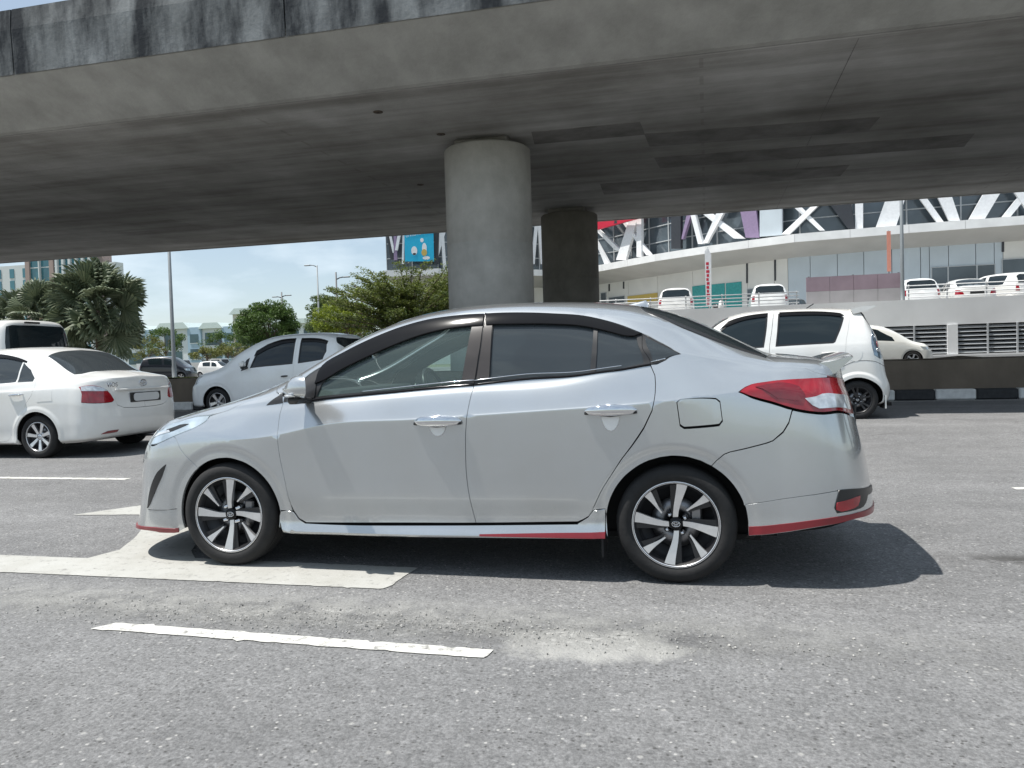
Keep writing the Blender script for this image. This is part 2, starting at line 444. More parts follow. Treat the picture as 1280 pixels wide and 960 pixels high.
def chain(*ls, step=.03):
    """closed polygon from polylines laid end to end"""
    out = []
    for l in ls:
        s = smooth_line(l, step) if len(l) > 1 else [tuple(l[0])]
        for q in s:
            if not out or np.hypot(q[0]-out[-1][0], q[1]-out[-1][1]) > 2e-3: out.append(q)
    if np.hypot(out[0][0]-out[-1][0], out[0][1]-out[-1][1]) < 2e-3: out.pop()
    return out

def inset(poly, d):
    P = np.array(poly, float); n = len(P)
    A = .5*np.sum(P[:, 0]*np.roll(P[:, 1], -1)-np.roll(P[:, 0], -1)*P[:, 1])
    if A < 0: P = P[::-1]
    if d == 0: return P
    e = np.roll(P, -1, 0)-P; L = np.maximum(np.linalg.norm(e, axis=1, keepdims=True), 1e-9)
    nn = np.stack([-e[:, 1], e[:, 0]], 1)/L
    a = np.roll(nn, 1, 0); b = nn; s = a+b
    k = np.maximum(1+np.sum(a*b, 1, keepdims=True), .35)
    return P+s/k*d

def in_poly(pts, poly):
    x, y = pts[:, 0], pts[:, 1]; c = np.zeros(len(pts), bool); P = np.asarray(poly); n = len(P); j = n-1
    for i in range(n):
        xi, yi = P[i]; xj, yj = P[j]
        if yi != yj:
            c ^= ((yi > y) != (yj > y)) & (x < (xj-xi)*(y-yi)/(yj-yi)+xi)
        j = i
    return c

def cut(poly, holes, ds, trows, rings=None, ring_excl=None):
    pts = [tuple(q) for q in poly]; edges = [(i, (i+1) % len(poly)) for i in range(len(poly))]
    loops = [list(range(len(poly)))]
    for h in holes:
        b = len(pts); pts += [tuple(q) for q in h]; edges += [(b+i, b+(i+1) % len(h)) for i in range(len(h))]; loops.append([b+i for i in range(len(h))])
    P = np.array(pts); lo = P.min(0); hi = P.max(0)
    ss = np.arange(lo[0]+ds*.5, hi[0], ds); tt = [t for t in trows if lo[1] < t < hi[1]]
    if len(ss) and len(tt):
        G = np.array([(s, t) for k, t in enumerate(tt) for s in ss])
        if rings is not None:
            G = np.vstack([G[~ring_excl(G)], rings])
        mg = min(ds*.28, .008)
        keep = in_poly(G, inset(poly, mg))
        for h in holes: keep &= ~in_poly(G, inset(h, -mg))
        G = G[keep]
        pts += [tuple(g) for g in G]
    vs, es, fs, ov, oe, of = delaunay_2d_cdt([Vector(q) for q in pts], edges, [], 0, 1e-6)
    V = np.array([(v.x, v.y) for v in vs])
    F = np.array([f for f in fs if len(f) == 3])
    C = V[F].mean(1); keep = in_poly(C, poly)
    for h in holes: keep &= ~in_poly(C, h)
    F = F[keep]
    a, b, c = V[F[:, 0]], V[F[:, 1]], V[F[:, 2]]
    ar = (b[:, 0]-a[:, 0])*(c[:, 1]-a[:, 1])-(c[:, 0]-a[:, 0])*(b[:, 1]-a[:, 1])
    F = F[np.abs(ar) > 1e-10]; ar = ar[np.abs(ar) > 1e-10]
    F[ar < 0] = F[ar < 0][:, ::-1]
    return V, F

class Panels:
    """cuts panels for one car from its half surface; side -1 is the near (left) side, +1 the far side"""
    def __init__(self, surf, root, ds=.045, rows=None, scale=1.0):
        self.S = surf; self.root = root; self.ds = ds; self.k = scale
        if rows is None:
            rows = list(np.arange(.02, surf.tk[-1], .04))
        self.rows = sorted(rows)
        self.rings = self.excl = None
        if surf.arches:
            tt = np.linspace(0, .85, 700); ring = []
            sg = np.linspace(-.62, .62, 156)
            cen = [a[0] for a in surf.arches]
            cols = {}
            for (ax, az) in surf.arches:
                for ds_ in sg:
                    z = surf.raw(np.full(700, ax+ds_), tt)[:, 2]
                    cols[(ax, round(ds_, 5))] = z
            self.r1 = surf.ar+.045
            for (ax, az) in surf.arches:
                for r in np.arange(.345, self.r1, .0115):
                    for a in np.arange(-.25, math.pi+.25, .045):
                        x, z = ax+r*math.cos(a), az+r*math.sin(a)
                        i = int(round((x-ax+.62)/1.24*155)); i = min(max(i, 0), 154)
                        f = min(max((x-ax+.62)/1.24*155-i, 0), 1)
                        zc = cols[(ax, round(sg[i], 5))]*(1-f)+cols[(ax, round(sg[i+1], 5))]*f
                        if z > .9: continue
                        ring.append((x, float(np.interp(z, zc, tt))))
            self.rings = np.array(ring)
            S = surf; r1 = self.r1
            def excl(G):
                P = S.raw(G[:, 0], G[:, 1]); m = np.zeros(len(G), bool)
                for (ax, az) in S.arches: m |= (np.hypot(P[:, 0]-ax, P[:, 2]-az) < r1) & (G[:, 1] < .8)
                return m
            self.excl = excl
    def geo(self, poly, side, off, holes, flange, gap, ds):
        poly = inset(poly, gap); holes = [inset(h, -gap) for h in holes]
        V2, F = cut(poly, holes, ds or self.ds, self.rows, self.rings, self.excl)
        P, n = self.S.at(V2[:, 0], V2[:, 1], off)
        m = np.array([1, side, 1.0]); P = P*m; n = n*m
        if side > 0: F = F[:, ::-1]
        V = P; N = n; FF = [tuple(f) for f in F]
        if flange:
            E = {}
            for f in FF:
                for i in range(3):
                    a, b = f[i], f[(i+1) % 3]
                    if (b, a) in E: del E[(b, a)]
                    else: E[(a, b)] = 1
            be = [e for e in E if not (abs(V2[e[0], 1]-self.S.tk[-1]) < 1e-4 and abs(V2[e[1], 1]-self.S.tk[-1]) < 1e-4)]
            onv = {}
            for a, b in be:
                d = np.cross(P[b]-P[a], n[a]+n[b]); L = np.linalg.norm(d)
                if L > 1e-12:
                    d = d/L
                    for q in (a, b): onv[q] = onv.get(q, 0)+d
            base = len(V); mp = {}
            ex = []; en = []
            for q, d in onv.items():
                d = d/max(np.linalg.norm(d), 1e-9)
                mp[q] = base+len(ex); ex += [P[q], P[q]-n[q]*flange]; en += [(d*.8+n[q]*.6), d]
            if ex:
                V = np.vstack([V, ex]); N = np.vstack([N, en])
                for a, b in be:
                    if a in mp and b in mp:
                        FF.append((mp[b], mp[a], mp[a]+1, mp[b]+1))
        return V*self.k, N, FF
    def make(self, name, poly, mat, parent=None, side=-1, off=0.0, holes=(), flange=.018, gap=.002, ds=None, label=None):
        sides = (-1, 1) if side == 0 else (side,)
        VV = []; NN = []; FF = []; b = 0
        for sd in sides:
            V, N, F = self.geo(poly, sd, off, holes, flange, gap, ds)
            VV.append(V); NN.append(N); FF += [tuple(i+b for i in f) for f in F]; b += len(V)
        V = np.vstack(VV); N = np.vstack(NN)
        N = N/np.maximum(np.linalg.norm(N, axis=1, keepdims=True), 1e-9)
        me = pymesh(name, V, FF, True)
        me.normals_split_custom_set_from_vertices([tuple(q) for q in N])
        o = link(name, me, mat, parent if parent is not None else self.root)
        if label: o['label'] = label
        return o
    def point(self, s, t, side=-1, off=0.0):
        P, n = self.S.at(np.array([s]), np.array([t]), off)
        return Vector((P[0][0]*self.k, P[0][1]*side*self.k, P[0][2]*self.k)), Vector((n[0][0], n[0][1]*side, n[0][2]))
    def strip(self, name, line, w, mat, parent=None, side=-1, off=.004, rnd=None):
        """a thin moulding that follows a line on the surface"""
        pts = smooth_line(line, .04); mb = MB()
        q = [self.point(s, t, side, off)[0] for s, t in pts]
        mb.tube(q, w*self.k, n=6)
        return mb.build(name, mat, parent if parent is not None else self.root)
FORM_STRIPS =  [[(-1.35, 19.2), (3.93, 19.68), (3.89, 20.88), (-1.31, 20.42)], [(-1.27, 21.63), (6.57, 22.06), (6.71, 23.37), (-1.19, 22.89)], [(-3.08, 24.33), (4.07, 24.49), (4.04, 25.96), (-3.17, 25.95)], [(-3.87, 18.15), (-1.37, 18.19), (-1.34, 19.28), (-4.02, 19.19)]]
# ---------------------------------------------------------------- road, median, viaduct
def asphalt_mat():
    m, n, l, b = new_mat('asphalt')
    t = n.new('ShaderNodeTexCoord'); P = t.outputs['Object']
    def noise(sc, det=6, ro=.6, vec=P):
        k = n.new('ShaderNodeTexNoise'); k.inputs['Scale'].default_value = sc; k.inputs['Detail'].default_value = det; k.inputs['Roughness'].default_value = ro
        l.new(vec, k.inputs['Vector']); return k.outputs['Fac']
    def ramp(f, a, c0, d, c1):
        r = n.new('ShaderNodeValToRGB'); r.color_ramp.elements[0].position = a; r.color_ramp.elements[1].position = d
        r.color_ramp.elements[0].color = (*c0, 1) if not isinstance(c0, float) else (c0, c0, c0, 1)
        r.color_ramp.elements[1].color = (*c1, 1) if not isinstance(c1, float) else (c1, c1, c1, 1)
        l.new(f, r.inputs['Fac']); return r.outputs['Color']
    def mix(f, a, c, mode='MIX'):
        k = n.new('ShaderNodeMixRGB'); k.blend_type = mode
        if isinstance(f, float): k.inputs['Fac'].default_value = f
        else: l.new(f, k.inputs['Fac'])
        for s, v in (('Color1', a), ('Color2', c)):
            if isinstance(v, tuple): k.inputs[s].default_value = (*v, 1)
            else: l.new(v, k.inputs[s])
        return k.outputs['Color']
    base = ramp(noise(.35, 8), .3, (.180, .180, .181), .7, (.226, .225, .224))
    mp = n.new('ShaderNodeMapping'); mp.inputs['Scale'].default_value = (.06, 1.3, 1); l.new(P, mp.inputs['Vector'])
    lanes = ramp(noise(1.0, 5, .6, mp.outputs['Vector']), .35, .84, .7, 1.10)
    base = mix(.8, base, lanes, 'MULTIPLY')
    fine = ramp(noise(70, 6, .75), .30, .48, .72, 1.5)
    base = mix(.9, base, fine, 'MULTIPLY')
    mid = ramp(noise(19, 5, .7), .33, .80, .68, 1.18)
    base = mix(.8, base, mid, 'MULTIPLY')
    blot = ramp(noise(2.6, 6, .65), .34, .86, .66, 1.10); base = mix(.8, base, blot, 'MULTIPLY')
    # aggregate: individual stones by Voronoi cell, some pale, some dark
    v = n.new('ShaderNodeTexVoronoi'); v.inputs['Scale'].default_value = 62; l.new(P, v.inputs['Vector'])
    sep = n.new('ShaderNodeSeparateColor'); l.new(v.outputs['Color'], sep.inputs['Color'])
    cell = ramp(sep.outputs['Blue'], .1, .74, .9, 1.26); base = mix(.42, base, cell, 'MULTIPLY')
    inside = ramp(v.outputs['Distance'], .22, 1.0, .42, 0.0)
    pale = ramp(sep.outputs['Red'], .945, 0.0, .96, .8); pm = mix(1.0, inside, pale, 'MULTIPLY')
    base = mix(pm, base, (.46, .45, .43))
    dk = ramp(sep.outputs['Green'], .84, 0.0, .88, .85); dm = mix(1.0, inside, dk, 'MULTIPLY')
    base = mix(dm, base, (.065, .063, .06))
    v2 = n.new('ShaderNodeTexVoronoi'); v2.inputs['Scale'].default_value = 21; l.new(P, v2.inputs['Vector'])
    sep2 = n.new('ShaderNodeSeparateColor'); l.new(v2.outputs['Color'], sep2.inputs['Color'])
    in2 = ramp(v2.outputs['Distance'], .12, 1.0, .25, 0.0); p2 = ramp(sep2.outputs['Blue'], .955, 0.0, .97, .55)
    base = mix(mix(1.0, in2, p2, 'MULTIPLY'), base, (.43, .42, .40))
    # worn pale strip along the lane joint, with a broken concrete repair
    sx = n.new('ShaderNodeSeparateXYZ'); l.new(P, sx.inputs['Vector'])
    def gauss(axis, c, w):
        a = n.new('ShaderNodeMath'); a.operation = 'SUBTRACT'; l.new(sx.outputs[axis], a.inputs[0]); a.inputs[1].default_value = c
        d = n.new('ShaderNodeMath'); d.operation = 'DIVIDE'; l.new(a.outputs[0], d.inputs[0]); d.inputs[1].default_value = w
        e = n.new('ShaderNodeMath'); e.operation = 'POWER'; l.new(d.outputs[0], e.inputs[0]); e.inputs[1].default_value = 2
        f = n.new('ShaderNodeMath'); f.operation = 'MULTIPLY'; l.new(e.outputs[0], f.inputs[0]); f.inputs[1].default_value = -1
        g = n.new('ShaderNodeMath'); g.operation = 'EXPONENT'; l.new(f.outputs[0], g.inputs[0]); return g.outputs[0]
    def mul(a, c):
        k = n.new('ShaderNodeMath'); k.operation = 'MULTIPLY'
        for i, q in enumerate((a, c)):
            if isinstance(q, float): k.inputs[i].default_value = q
            else: l.new(q, k.inputs[i])
        return k.outputs[0]
    rough = noise(6, 9, .75)
    pa = n.new('ShaderNodeMath'); pa.operation = 'MULTIPLY_ADD'; l.new(mul(gauss('X', -.48, .50), gauss('Y', 3.12, .23)), pa.inputs[0]); pa.inputs[1].default_value = .6; l.new(mul(rough, .75), pa.inputs[2])
    patch = ramp(pa.outputs[0], .66, 0.0, .84, .85)
    base = mix(patch, base, (.385, .38, .36))
    band = mul(mul(gauss('Y', 3.32, .22), gauss('X', -2.0, 2.4)), ramp(rough, .36, 0.0, .56, .85))
    base = mix(band, base, (.39, .385, .365))
    crumb = mul(mul(gauss('Y', 3.24, .13), gauss('X', -1.7, 1.9)), ramp(noise(38, 4, .7), .56, 0.0, .62, .6))
    base = mix(crumb, base, (.075, .072, .068))
    # oil drips
    oil = mul(mul(gauss('X', 1.62, .34), gauss('Y', 4.74, .12)), ramp(noise(7, 6, .7), .36, 0.0, .5, .85))
    base = mix(oil, base, (.05, .048, .046))
    mpc = n.new('ShaderNodeMapping'); mpc.inputs['Scale'].default_value = (.55, .9, 1); l.new(P, mpc.inputs['Vector'])
    ad = n.new('ShaderNodeMixRGB'); ad.inputs['Fac'].default_value = .18; nzc = n.new('ShaderNodeTexNoise'); nzc.inputs['Scale'].default_value = 3; nzc.inputs['Detail'].default_value = 6; l.new(P, nzc.inputs['Vector']); l.new(mpc.outputs['Vector'], ad.inputs['Color1']); l.new(nzc.outputs['Color'], ad.inputs['Color2'])
    vc = n.new('ShaderNodeTexVoronoi'); vc.feature = 'DISTANCE_TO_EDGE'; vc.inputs['Scale'].default_value = .42; l.new(ad.outputs['Color'], vc.inputs['Vector'])
    ck = mul(ramp(vc.outputs['Distance'], .0015, 1.0, .006, 0.0), ramp(noise(.5, 3), .5, 0.0, .62, .6))
    base = mix(ck, base, (.07, .068, .065))
    for yc in (5.95, 8.3, 9.9, .9): base = mix(mul(mul(gauss('Y', yc, .32), .22), ramp(noise(.8, 4), .3, .4, .7, 1.0)), base, (.12, .118, .115))
    l.new(base, b.inputs['Base Color'])
    b.inputs['Roughness'].default_value = .85; b.inputs['Specular IOR Level'].default_value = .3
    bp = n.new('ShaderNodeBump'); bp.inputs['Strength'].default_value = .8; bp.inputs['Distance'].default_value = .010
    hh = n.new('ShaderNodeMath'); hh.operation = 'ADD'; l.new(noise(85, 5, .7), hh.inputs[0]); l.new(mul(v.outputs['Distance'], -.5), hh.inputs[1])
    h2 = n.new('ShaderNodeMath'); h2.operation = 'ADD'; l.new(hh.outputs[0], h2.inputs[0]); pit = ramp(noise(24, 6, .75), .45, 0.0, .62, 1.0); l.new(mul(mul(mul(gauss('Y', 3.25, .22), gauss('X', -1.6, 2.2)), pit), 1.3), h2.inputs[1]); hh = h2
    l.new(hh.outputs[0], bp.inputs['Height']); l.new(bp.outputs['Normal'], b.inputs['Normal'])
    return m
MAT['asphalt'] = asphalt_mat()

def worn_paint(name, col, thr=.40):
    m, n, l, b = new_mat(name)
    t = n.new('ShaderNodeTexCoord')
    def noise(sc, det=8, ro=.7):
        k = n.new('ShaderNodeTexNoise'); k.inputs['Scale'].default_value = sc; k.inputs['Detail'].default_value = det; k.inputs['Roughness'].default_value = ro
        l.new(t.outputs['Object'], k.inputs['Vector']); return k.outputs['Fac']
    r = n.new('ShaderNodeValToRGB'); r.color_ramp.elements[0].position = thr-.07; r.color_ramp.elements[1].position = thr+.05
    r.color_ramp.elements[0].color = (.24, .235, .225, 1); r.color_ramp.elements[1].color = (*col, 1)
    l.new(noise(17), r.inputs['Fac'])
    r2 = n.new('ShaderNodeValToRGB'); r2.color_ramp.elements[0].position = .3; r2.color_ramp.elements[1].position = .7
    r2.color_ramp.elements[0].color = (.80, .79, .76, 1); r2.color_ramp.elements[1].color = (1, 1, 1, 1)
    l.new(noise(3), r2.inputs['Fac'])
    k = n.new('ShaderNodeMixRGB'); k.blend_type = 'MULTIPLY'; k.inputs['Fac'].default_value = 1
    l.new(r.outputs['Color'], k.inputs['Color1']); l.new(r2.outputs['Color'], k.inputs['Color2']); l.new(k.outputs['Color'], b.inputs['Base Color'])
    b.inputs['Roughness'].default_value = .8
    bp = n.new('ShaderNodeBump'); bp.inputs['Strength'].default_value = .4; bp.inputs['Distance'].default_value = .006
    l.new(noise(80, 4), bp.inputs['Height']); l.new(bp.outputs['Normal'], b.inputs['Normal'])
    return m
MAT['road_paint'] = worn_paint('road_paint', (.60, .595, .565), .425)
MAT['arrow_paint'] = worn_paint('arrow_paint', (.42, .418, .395), .395)
MAT['concrete'] = concrete('soffit_concrete', (.42, .413, .398), (.53, .523, .51), board=True)
MAT['fascia'] = concrete('fascia_concrete', (.31, .305, .288), (.42, .412, .395), streak=.16, dark=(.09, .09, .085))
MAT['parapet'] = concrete('parapet_concrete', (.15, .155, .155), (.28, .29, .295), streak=.95, dark=(.022, .025, .03), bump=.22, scale=1.1)
MAT['column'] = concrete('column_concrete', (.40, .392, .372), (.51, .50, .478), streak=.12, dark=(.15, .14, .13), scale=2.0)
MAT['column_dark'] = concrete('shade_toned_concrete', (.17, .16, .145), (.23, .22, .20), streak=.15, dark=(.07, .065, .06), scale=2.0)  # same concrete as the front column, with viaduct shade painted into its colour
MAT['stain'] = concrete('stained_concrete', (.17, .163, .155), (.31, .30, .287))
MAT['brown_wall'] = concrete('brown_wall', (.14, .115, .09), (.19, .155, .12), streak=.25, dark=(.08, .065, .05))
MAT['kerb_black'] = plain('kerb_black', (.022, .023, .025), rough=.7, var=.4, scale=12, bump=.2)
MAT['kerb_white'] = plain('kerb_white', (.62, .62, .60), rough=.7, var=.14, scale=9, bump=.2)
MAT['soil'] = plain('soil', (.10, .075, .05), rough=1, var=.3, scale=5, bump=.6, bscale=30)
MAT['far_asphalt'] = plain('far_asphalt', (.21, .205, .20), rough=.9, var=.12, scale=.4)
MAT['earth'] = plain('earth', (.16, .17, .10), rough=1, var=.25, scale=.1)

def sheet(name, x0, x1, y0, y1, z, mat, kind='structure'):
    return link(name, pymesh(name, [(x0, y0, z), (x1, y0, z), (x1, y1, z), (x0, y1, z)], [(0, 1, 2, 3)]), mat, None, kind)
sheet('ground', -1600, 1600, -1600, 1600, -.03, MAT['earth'])
def rise(y):
    f = min(1, max(0, (y-9.5)/3.0)); return .07*f*f*(3-2*f)
ry = [-14, 0, 5, 9.5]+[9.5+.25*k for k in range(1, 13)]+[17.6]
link('road', pymesh('road', [(x, y, rise(y)) for y in ry for x in (-160, 160)], [(2*i, 2*i+1, 2*i+3, 2*i+2) for i in range(len(ry)-1)], True), MAT['asphalt'], None, 'structure')
sheet('far_carriageway', -160, 160, 19.5, 36.8, -.004, MAT['far_asphalt'])
sheet('parking_ground', -130, -16, 36.8, 118, -.010, MAT['far_asphalt'])

def marking(name, poly, mat, label, cat='road marking', group=None, jag=.006, z=.004, seed=1):
    rg = random.Random(seed); P = []
    n = len(poly)
    for i in range(n):
        a, b = Vector(poly[i]), Vector(poly[(i+1) % n]); k = max(1, int((b-a).length/.03))
        for j in range(k):
            q = a+(b-a)*(j/k); g_ = jag*(3.2 if rg.random() < .10 else .6); P.append((q.x+rg.uniform(-g_, g_), q.y+rg.uniform(-g_, g_)))
    vs, es, fs, ov, oe, of = delaunay_2d_cdt([Vector(q[:2]) for q in P], [(i, (i+1) % len(P)) for i in range(len(P))], [], 1, 1e-6)
    o = link(name, pymesh(name, [(v.x, v.y, z+rise(v.y)) for v in vs], fs), mat, None, 'structure')
    return o
marking('lane_dash', [(-2.72, 2.945), (-.865, 2.905), (-.855, 2.995), (-2.66, 3.035)], MAT['road_paint'], '', jag=.006, seed=3)
marking('lane_dash', [(-8.7, 7.01), (-5.95, 7.01), (-5.97, 7.12), (-8.7, 7.12)], MAT['road_paint'], '', seed=4)
marking('lane_dash', [(2.36, 7.0), (5.1, 7.0), (5.1, 7.11), (2.36, 7.11)], MAT['road_paint'], '', seed=5)
for k, x in enumerate((-17.1, 10.9)): marking('lane_dash', [(x, 7.01), (x+2.75, 7.01), (x+2.75, 7.12), (x, 7.12)], MAT['road_paint'], '', seed=6+k)
for k, x in enumerate((-26.0, 14.5)): marking('lane_dash', [(x, 11.1), (x+2.75, 11.1), (x+2.75, 11.21), (x, 11.21)], MAT['road_paint'], '', seed=16+k)
for k, x in enumerate((-11.0, 7.4)): marking('lane_dash', [(x, 2.95), (x+1.85, 2.93), (x+1.85, 3.03), (x, 3.05)], MAT['road_paint'], '', seed=26+k)
marking('edge_line', [(-60, 16.92), (40, 16.92), (40, 17.02), (-60, 17.02)], MAT['road_paint'], '', seed=9)
arrow = [(-7.2, 3.70), (-1.63, 3.715), (-1.60, 4.13), (-3.05, 4.15)]
arrow += [(-3.2, 4.32), (-3.34, 4.6), (-3.52, 5.0), (-3.1, 5.25), (-4.28, 6.35), (-4.99, 5.27), (-4.42, 5.34), (-4.10, 5.02), (-3.86, 4.62), (-3.70, 4.28), (-3.75, 4.06), (-7.2, 4.05)]
marking('turn_arrow', arrow, MAT['arrow_paint'], '', jag=.004, seed=11)

# loose chippings round the broken lane joint
mb = MB(); rg = random.Random(5)
for i in range(1500):
    if i < 900: x, y, s = rg.gauss(-1.4, 1.1), rg.gauss(3.22, .12), rg.uniform(.002, .008)
    else: x, y, s = rg.uniform(-5, 3.5), rg.uniform(1.2, 6.5), rg.uniform(.0015, .0045)
    M = Matrix.Rotation(rg.uniform(0, 6.3), 3, 'Z') @ Matrix.Rotation(rg.uniform(0, 1), 3, 'X')
    V = [Vector(v)*s for v in ((1, 0, 0), (-.8, .5, 0), (-.3, -.9, .1), (.1, .1, .8), (0, 0, -.6))]
    V = [M @ v+Vector((x, y, s*.4+.001)) for v in V]
    mb.add(V, [(0, 1, 3), (1, 2, 3), (2, 0, 3), (1, 0, 4), (2, 1, 4), (0, 2, 4)])
MAT['chips'] = plain('stone_chips', (.34, .33, .31), rough=.9, var=.5, scale=40)
mb.build('gravel', MAT['chips'], None, 'stuff')

# ---- median: painted kerb stones, brown planter wall with soil and rough grass
kb = thing('median_kerb', 'kerb of alternating black and white painted stones along the brown median wall', 'kerb', (0, 17.3, .07))
kb['kind'] = 'structure'
del kb['category']
kme = MB().bevbox((0, .13, .105), (.732, .26, .21), .025).mesh('kerb_stone')
kme2 = kme.copy(); kme.materials.append(MAT['kerb_white']); kme2.materials.append(MAT['kerb_black'])
for k in range(-56, 26):
    o = link('kerb_stone', kme if k % 2 else kme2, None, kb); o.location = (4.04+.74*k, 0, 0)
pw = thing('median_wall', 'long low brown planter wall behind the black and white kerb', 'wall', (0, 17.58, .07))
MB().bbox((-90, -.02, 0), (60, .18, .80)).build('wall_face', MAT['brown_wall'], pw)
MB().bbox((-90, 2.0, 0), (60, 2.2, .80)).build('back_face', MAT['brown_wall'], pw)
V = []; F = []; nx = 300; ny = 8; rg = random.Random(2)
for i in range(nx+1):
    for j in range(ny+1): V.append((-90+150*i/nx, .181+1.818*j/ny, .74+.05*rg.random()+.06*math.sin(i*.7)*math.sin(j)+(.0 if j else .04)))
for i in range(nx):
    for j in range(ny): a = i*(ny+1)+j; F.append((a, a+ny+1, a+ny+2, a+1))
link('planting_soil', pymesh('planting_soil', V, F, True), MAT['soil'], pw)

# ---- viaduct
XL, XR = -150, 130
vd = thing('viaduct', 'grey concrete road viaduct overhead with dark stained parapet', 'viaduct')
def extrude(prof, x0=XL, x1=XR, nseg=1):
    V = []; n = len(prof); F = []
    for i in range(nseg+1):
        x = x0+(x1-x0)*i/nseg; V += [(x, y, z) for y, z in prof]
    for i in range(nseg):
        for j in range(n): F.append((i*n+j, i*n+(j+1) % n, (i+1)*n+(j+1) % n, (i+1)*n+j))
    F += [tuple(range(n))[::-1], tuple(nseg*n+j for j in range(n))]
    return V, F
sof = [(14.50, 6.42), (14.56, 6.40), (30.9, 6.40), (31.0, 6.42), (31.0, 6.6), (14.50, 6.6)]
V, F = extrude(sof); link('soffit', pymesh('soffit', V, F), MAT['concrete'], vd)
fa = [(13.02, 7.03), (14.28, 6.40), (14.38, 6.375), (14.495, 6.40), (14.495, 6.62), (14.3, 7.2), (13.02, 7.2)]
V, F = extrude(fa); link('wing', pymesh('wing', V, F), MAT['fascia'], vd)
fb = [(31.005, 6.40), (31.15, 6.40), (32.4, 7.0), (32.4, 7.2), (31.2, 7.2), (31.005, 6.62)]
V, F = extrude(fb); link('wing', pymesh('wing', V, F), MAT['fascia'], vd)
pa = [(12.98, 7.035), (13.012, 7.205), (13.34, 7.205), (13.30, 7.5), (13.22, 8.3), (12.98, 8.3), (12.95, 7.9)]
# parapet cast in bays with open joints
x = XL
pb = []
while x < XR:
    x1 = x+5.95
    V, F = extrude(pa, x, x1-.03)
    o = link('parapet_panel', pymesh('parapet_panel', V, F), MAT['parapet'], vd); x = x1
V, F = extrude([(32.05, 7.205), (32.38, 7.205), (32.38, 8.3), (32.15, 8.3)]); link('far_parapet', pymesh('far_parapet', V, F), MAT['fascia'], vd)
V, F = extrude([(13.345, 7.21), (32.04, 7.21), (32.04, 7.5), (13.345, 7.5)]); link('deck', pymesh('deck', V, F), MAT['far_asphalt'], vd)
# drain pipe stub and white seam down the parapet
MB().tube([(-15.6, 12.93, 7.6), (-15.55, 12.90, 8.25)], .05).build('drain_pipe', MAT['column'], vd)
# darker formwork strips left on the soffit
for poly in FORM_STRIPS:
    n = len(poly)
    V = [(a, b, 6.3995) for a, b in poly]+[(a, b, 6.392) for a, b in poly]
    link('formwork_strip', pymesh('formwork_strip', V, [tuple(range(n, 2*n))]+[(i, (i+1) % n, n+(i+1) % n, n+i) for i in range(n)]), MAT['stain'], vd)

def pier(name, x, y, r, label, mat):
    t = thing(name, label, 'column', (x, y, 0))
    top = 6.24
    MB().lathe([(0, -.1), (r+.02, -.1), (r, 1.9), (r-.008, 1.905), (r-.008, 1.92), (r, 1.925), (r, 3.9), (r-.006, 3.905), (r-.006, 3.92), (r, 3.925), (r, top-.05), (r-.05, top), (0, top)], 64, 'z').build('shaft', mat, t)
    MB().bevbox((0, 0, (6.1+6.398)/2), (1.3, 1.25, 6.398-6.1), .03).build('bearing_block', MAT['stain'], t)
    return t
pier('column', -5.12, 18.78, 1.05, 'thick round concrete column nearer the road, pale grey, its foot behind the silver sedan', MAT['column'])
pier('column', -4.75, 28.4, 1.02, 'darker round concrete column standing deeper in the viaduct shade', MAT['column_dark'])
for k, (x, y) in enumerate(((-34.5, 18.9), (-34.2, 28.2), (24.3, 19.1), (24.8, 28.6))):
    pier('column', x, y, 1.08, ['round concrete column far along the viaduct, front row, off to the left', 'round concrete column far along the viaduct, back row, off to the left', 'round concrete column of the front row off to the right', 'round concrete column of the back row off to the right'][k], MAT['column'])
# small drain holes with rust rings, and a cross joint, on the soffit
MAT['rust'] = plain('rust_ring', (.09, .07, .055), rough=.9)
for x, y in ((-6.6, 15.6), (-5.9, 17.6), (-8.2, 22.4)):
    o = MB().lathe([(.035, 0), (.10, 0), (.10, .012), (.035, .012)], 18, 'z', (x, y, 6.386), closed=True).build('drain_ring', MAT['rust'], vd)
    MB().lathe([(0, 0), (.034, 0), (.034, .008), (0, .008)], 14, 'z', (x, y, 6.390)).build('drain_hole', MAT['well'], vd)
for x in (2.6, 19.0): MB().bbox((x-.006, 14.6, 6.396), (x+.006, 30.9, 6.3998)).build('cross_joint', MAT['stain'], vd)
# ---------------------------------------------------------------- wheels
def spoke_poly(r0, r1, w0, w1, sweep, n=6):
    """curved spoke outline in the wheel plane, pointing along +x"""
    a = []; b = []
    for i in range(n+1):
        u = i/n; r_ = r0+(r1-r0)*u; w = w0+(w1-w0)*u**1.5; th = sweep*(u-u*u*.5)
        c = (r_*math.cos(th), r_*math.sin(th)); nn = (-math.sin(th), math.cos(th))
        a.append((c[0]+nn[0]*w/2, c[1]+nn[1]*w/2)); b.append((c[0]-nn[0]*w/2, c[1]-nn[1]*w/2))
    return b+a[::-1]

def rot2(poly, a):
    c, s = math.cos(a), math.sin(a); return [(x*c-y*s, x*s+y*c) for x, y in poly]

def emblem_mesh(name, w, h, r=.0016, axis='y'):
    """three crossed oval rings"""
    mb = MB()
    def oval(cx, cz, a, b):
        pts = []
        for k in range(25):
            t = 2*math.pi*k/24; u, v = cx+a*math.cos(t), cz+b*math.sin(t)
            pts.append((u, 0, v) if axis == 'y' else (0, u, v))
        mb.tube(pts, r, 5, cap=False)
    oval(0, 0, w/2, h/2); oval(0, 0, w*.155, h*.47); oval(0, h*.2, w*.36, h*.28)
    return mb.mesh(name)

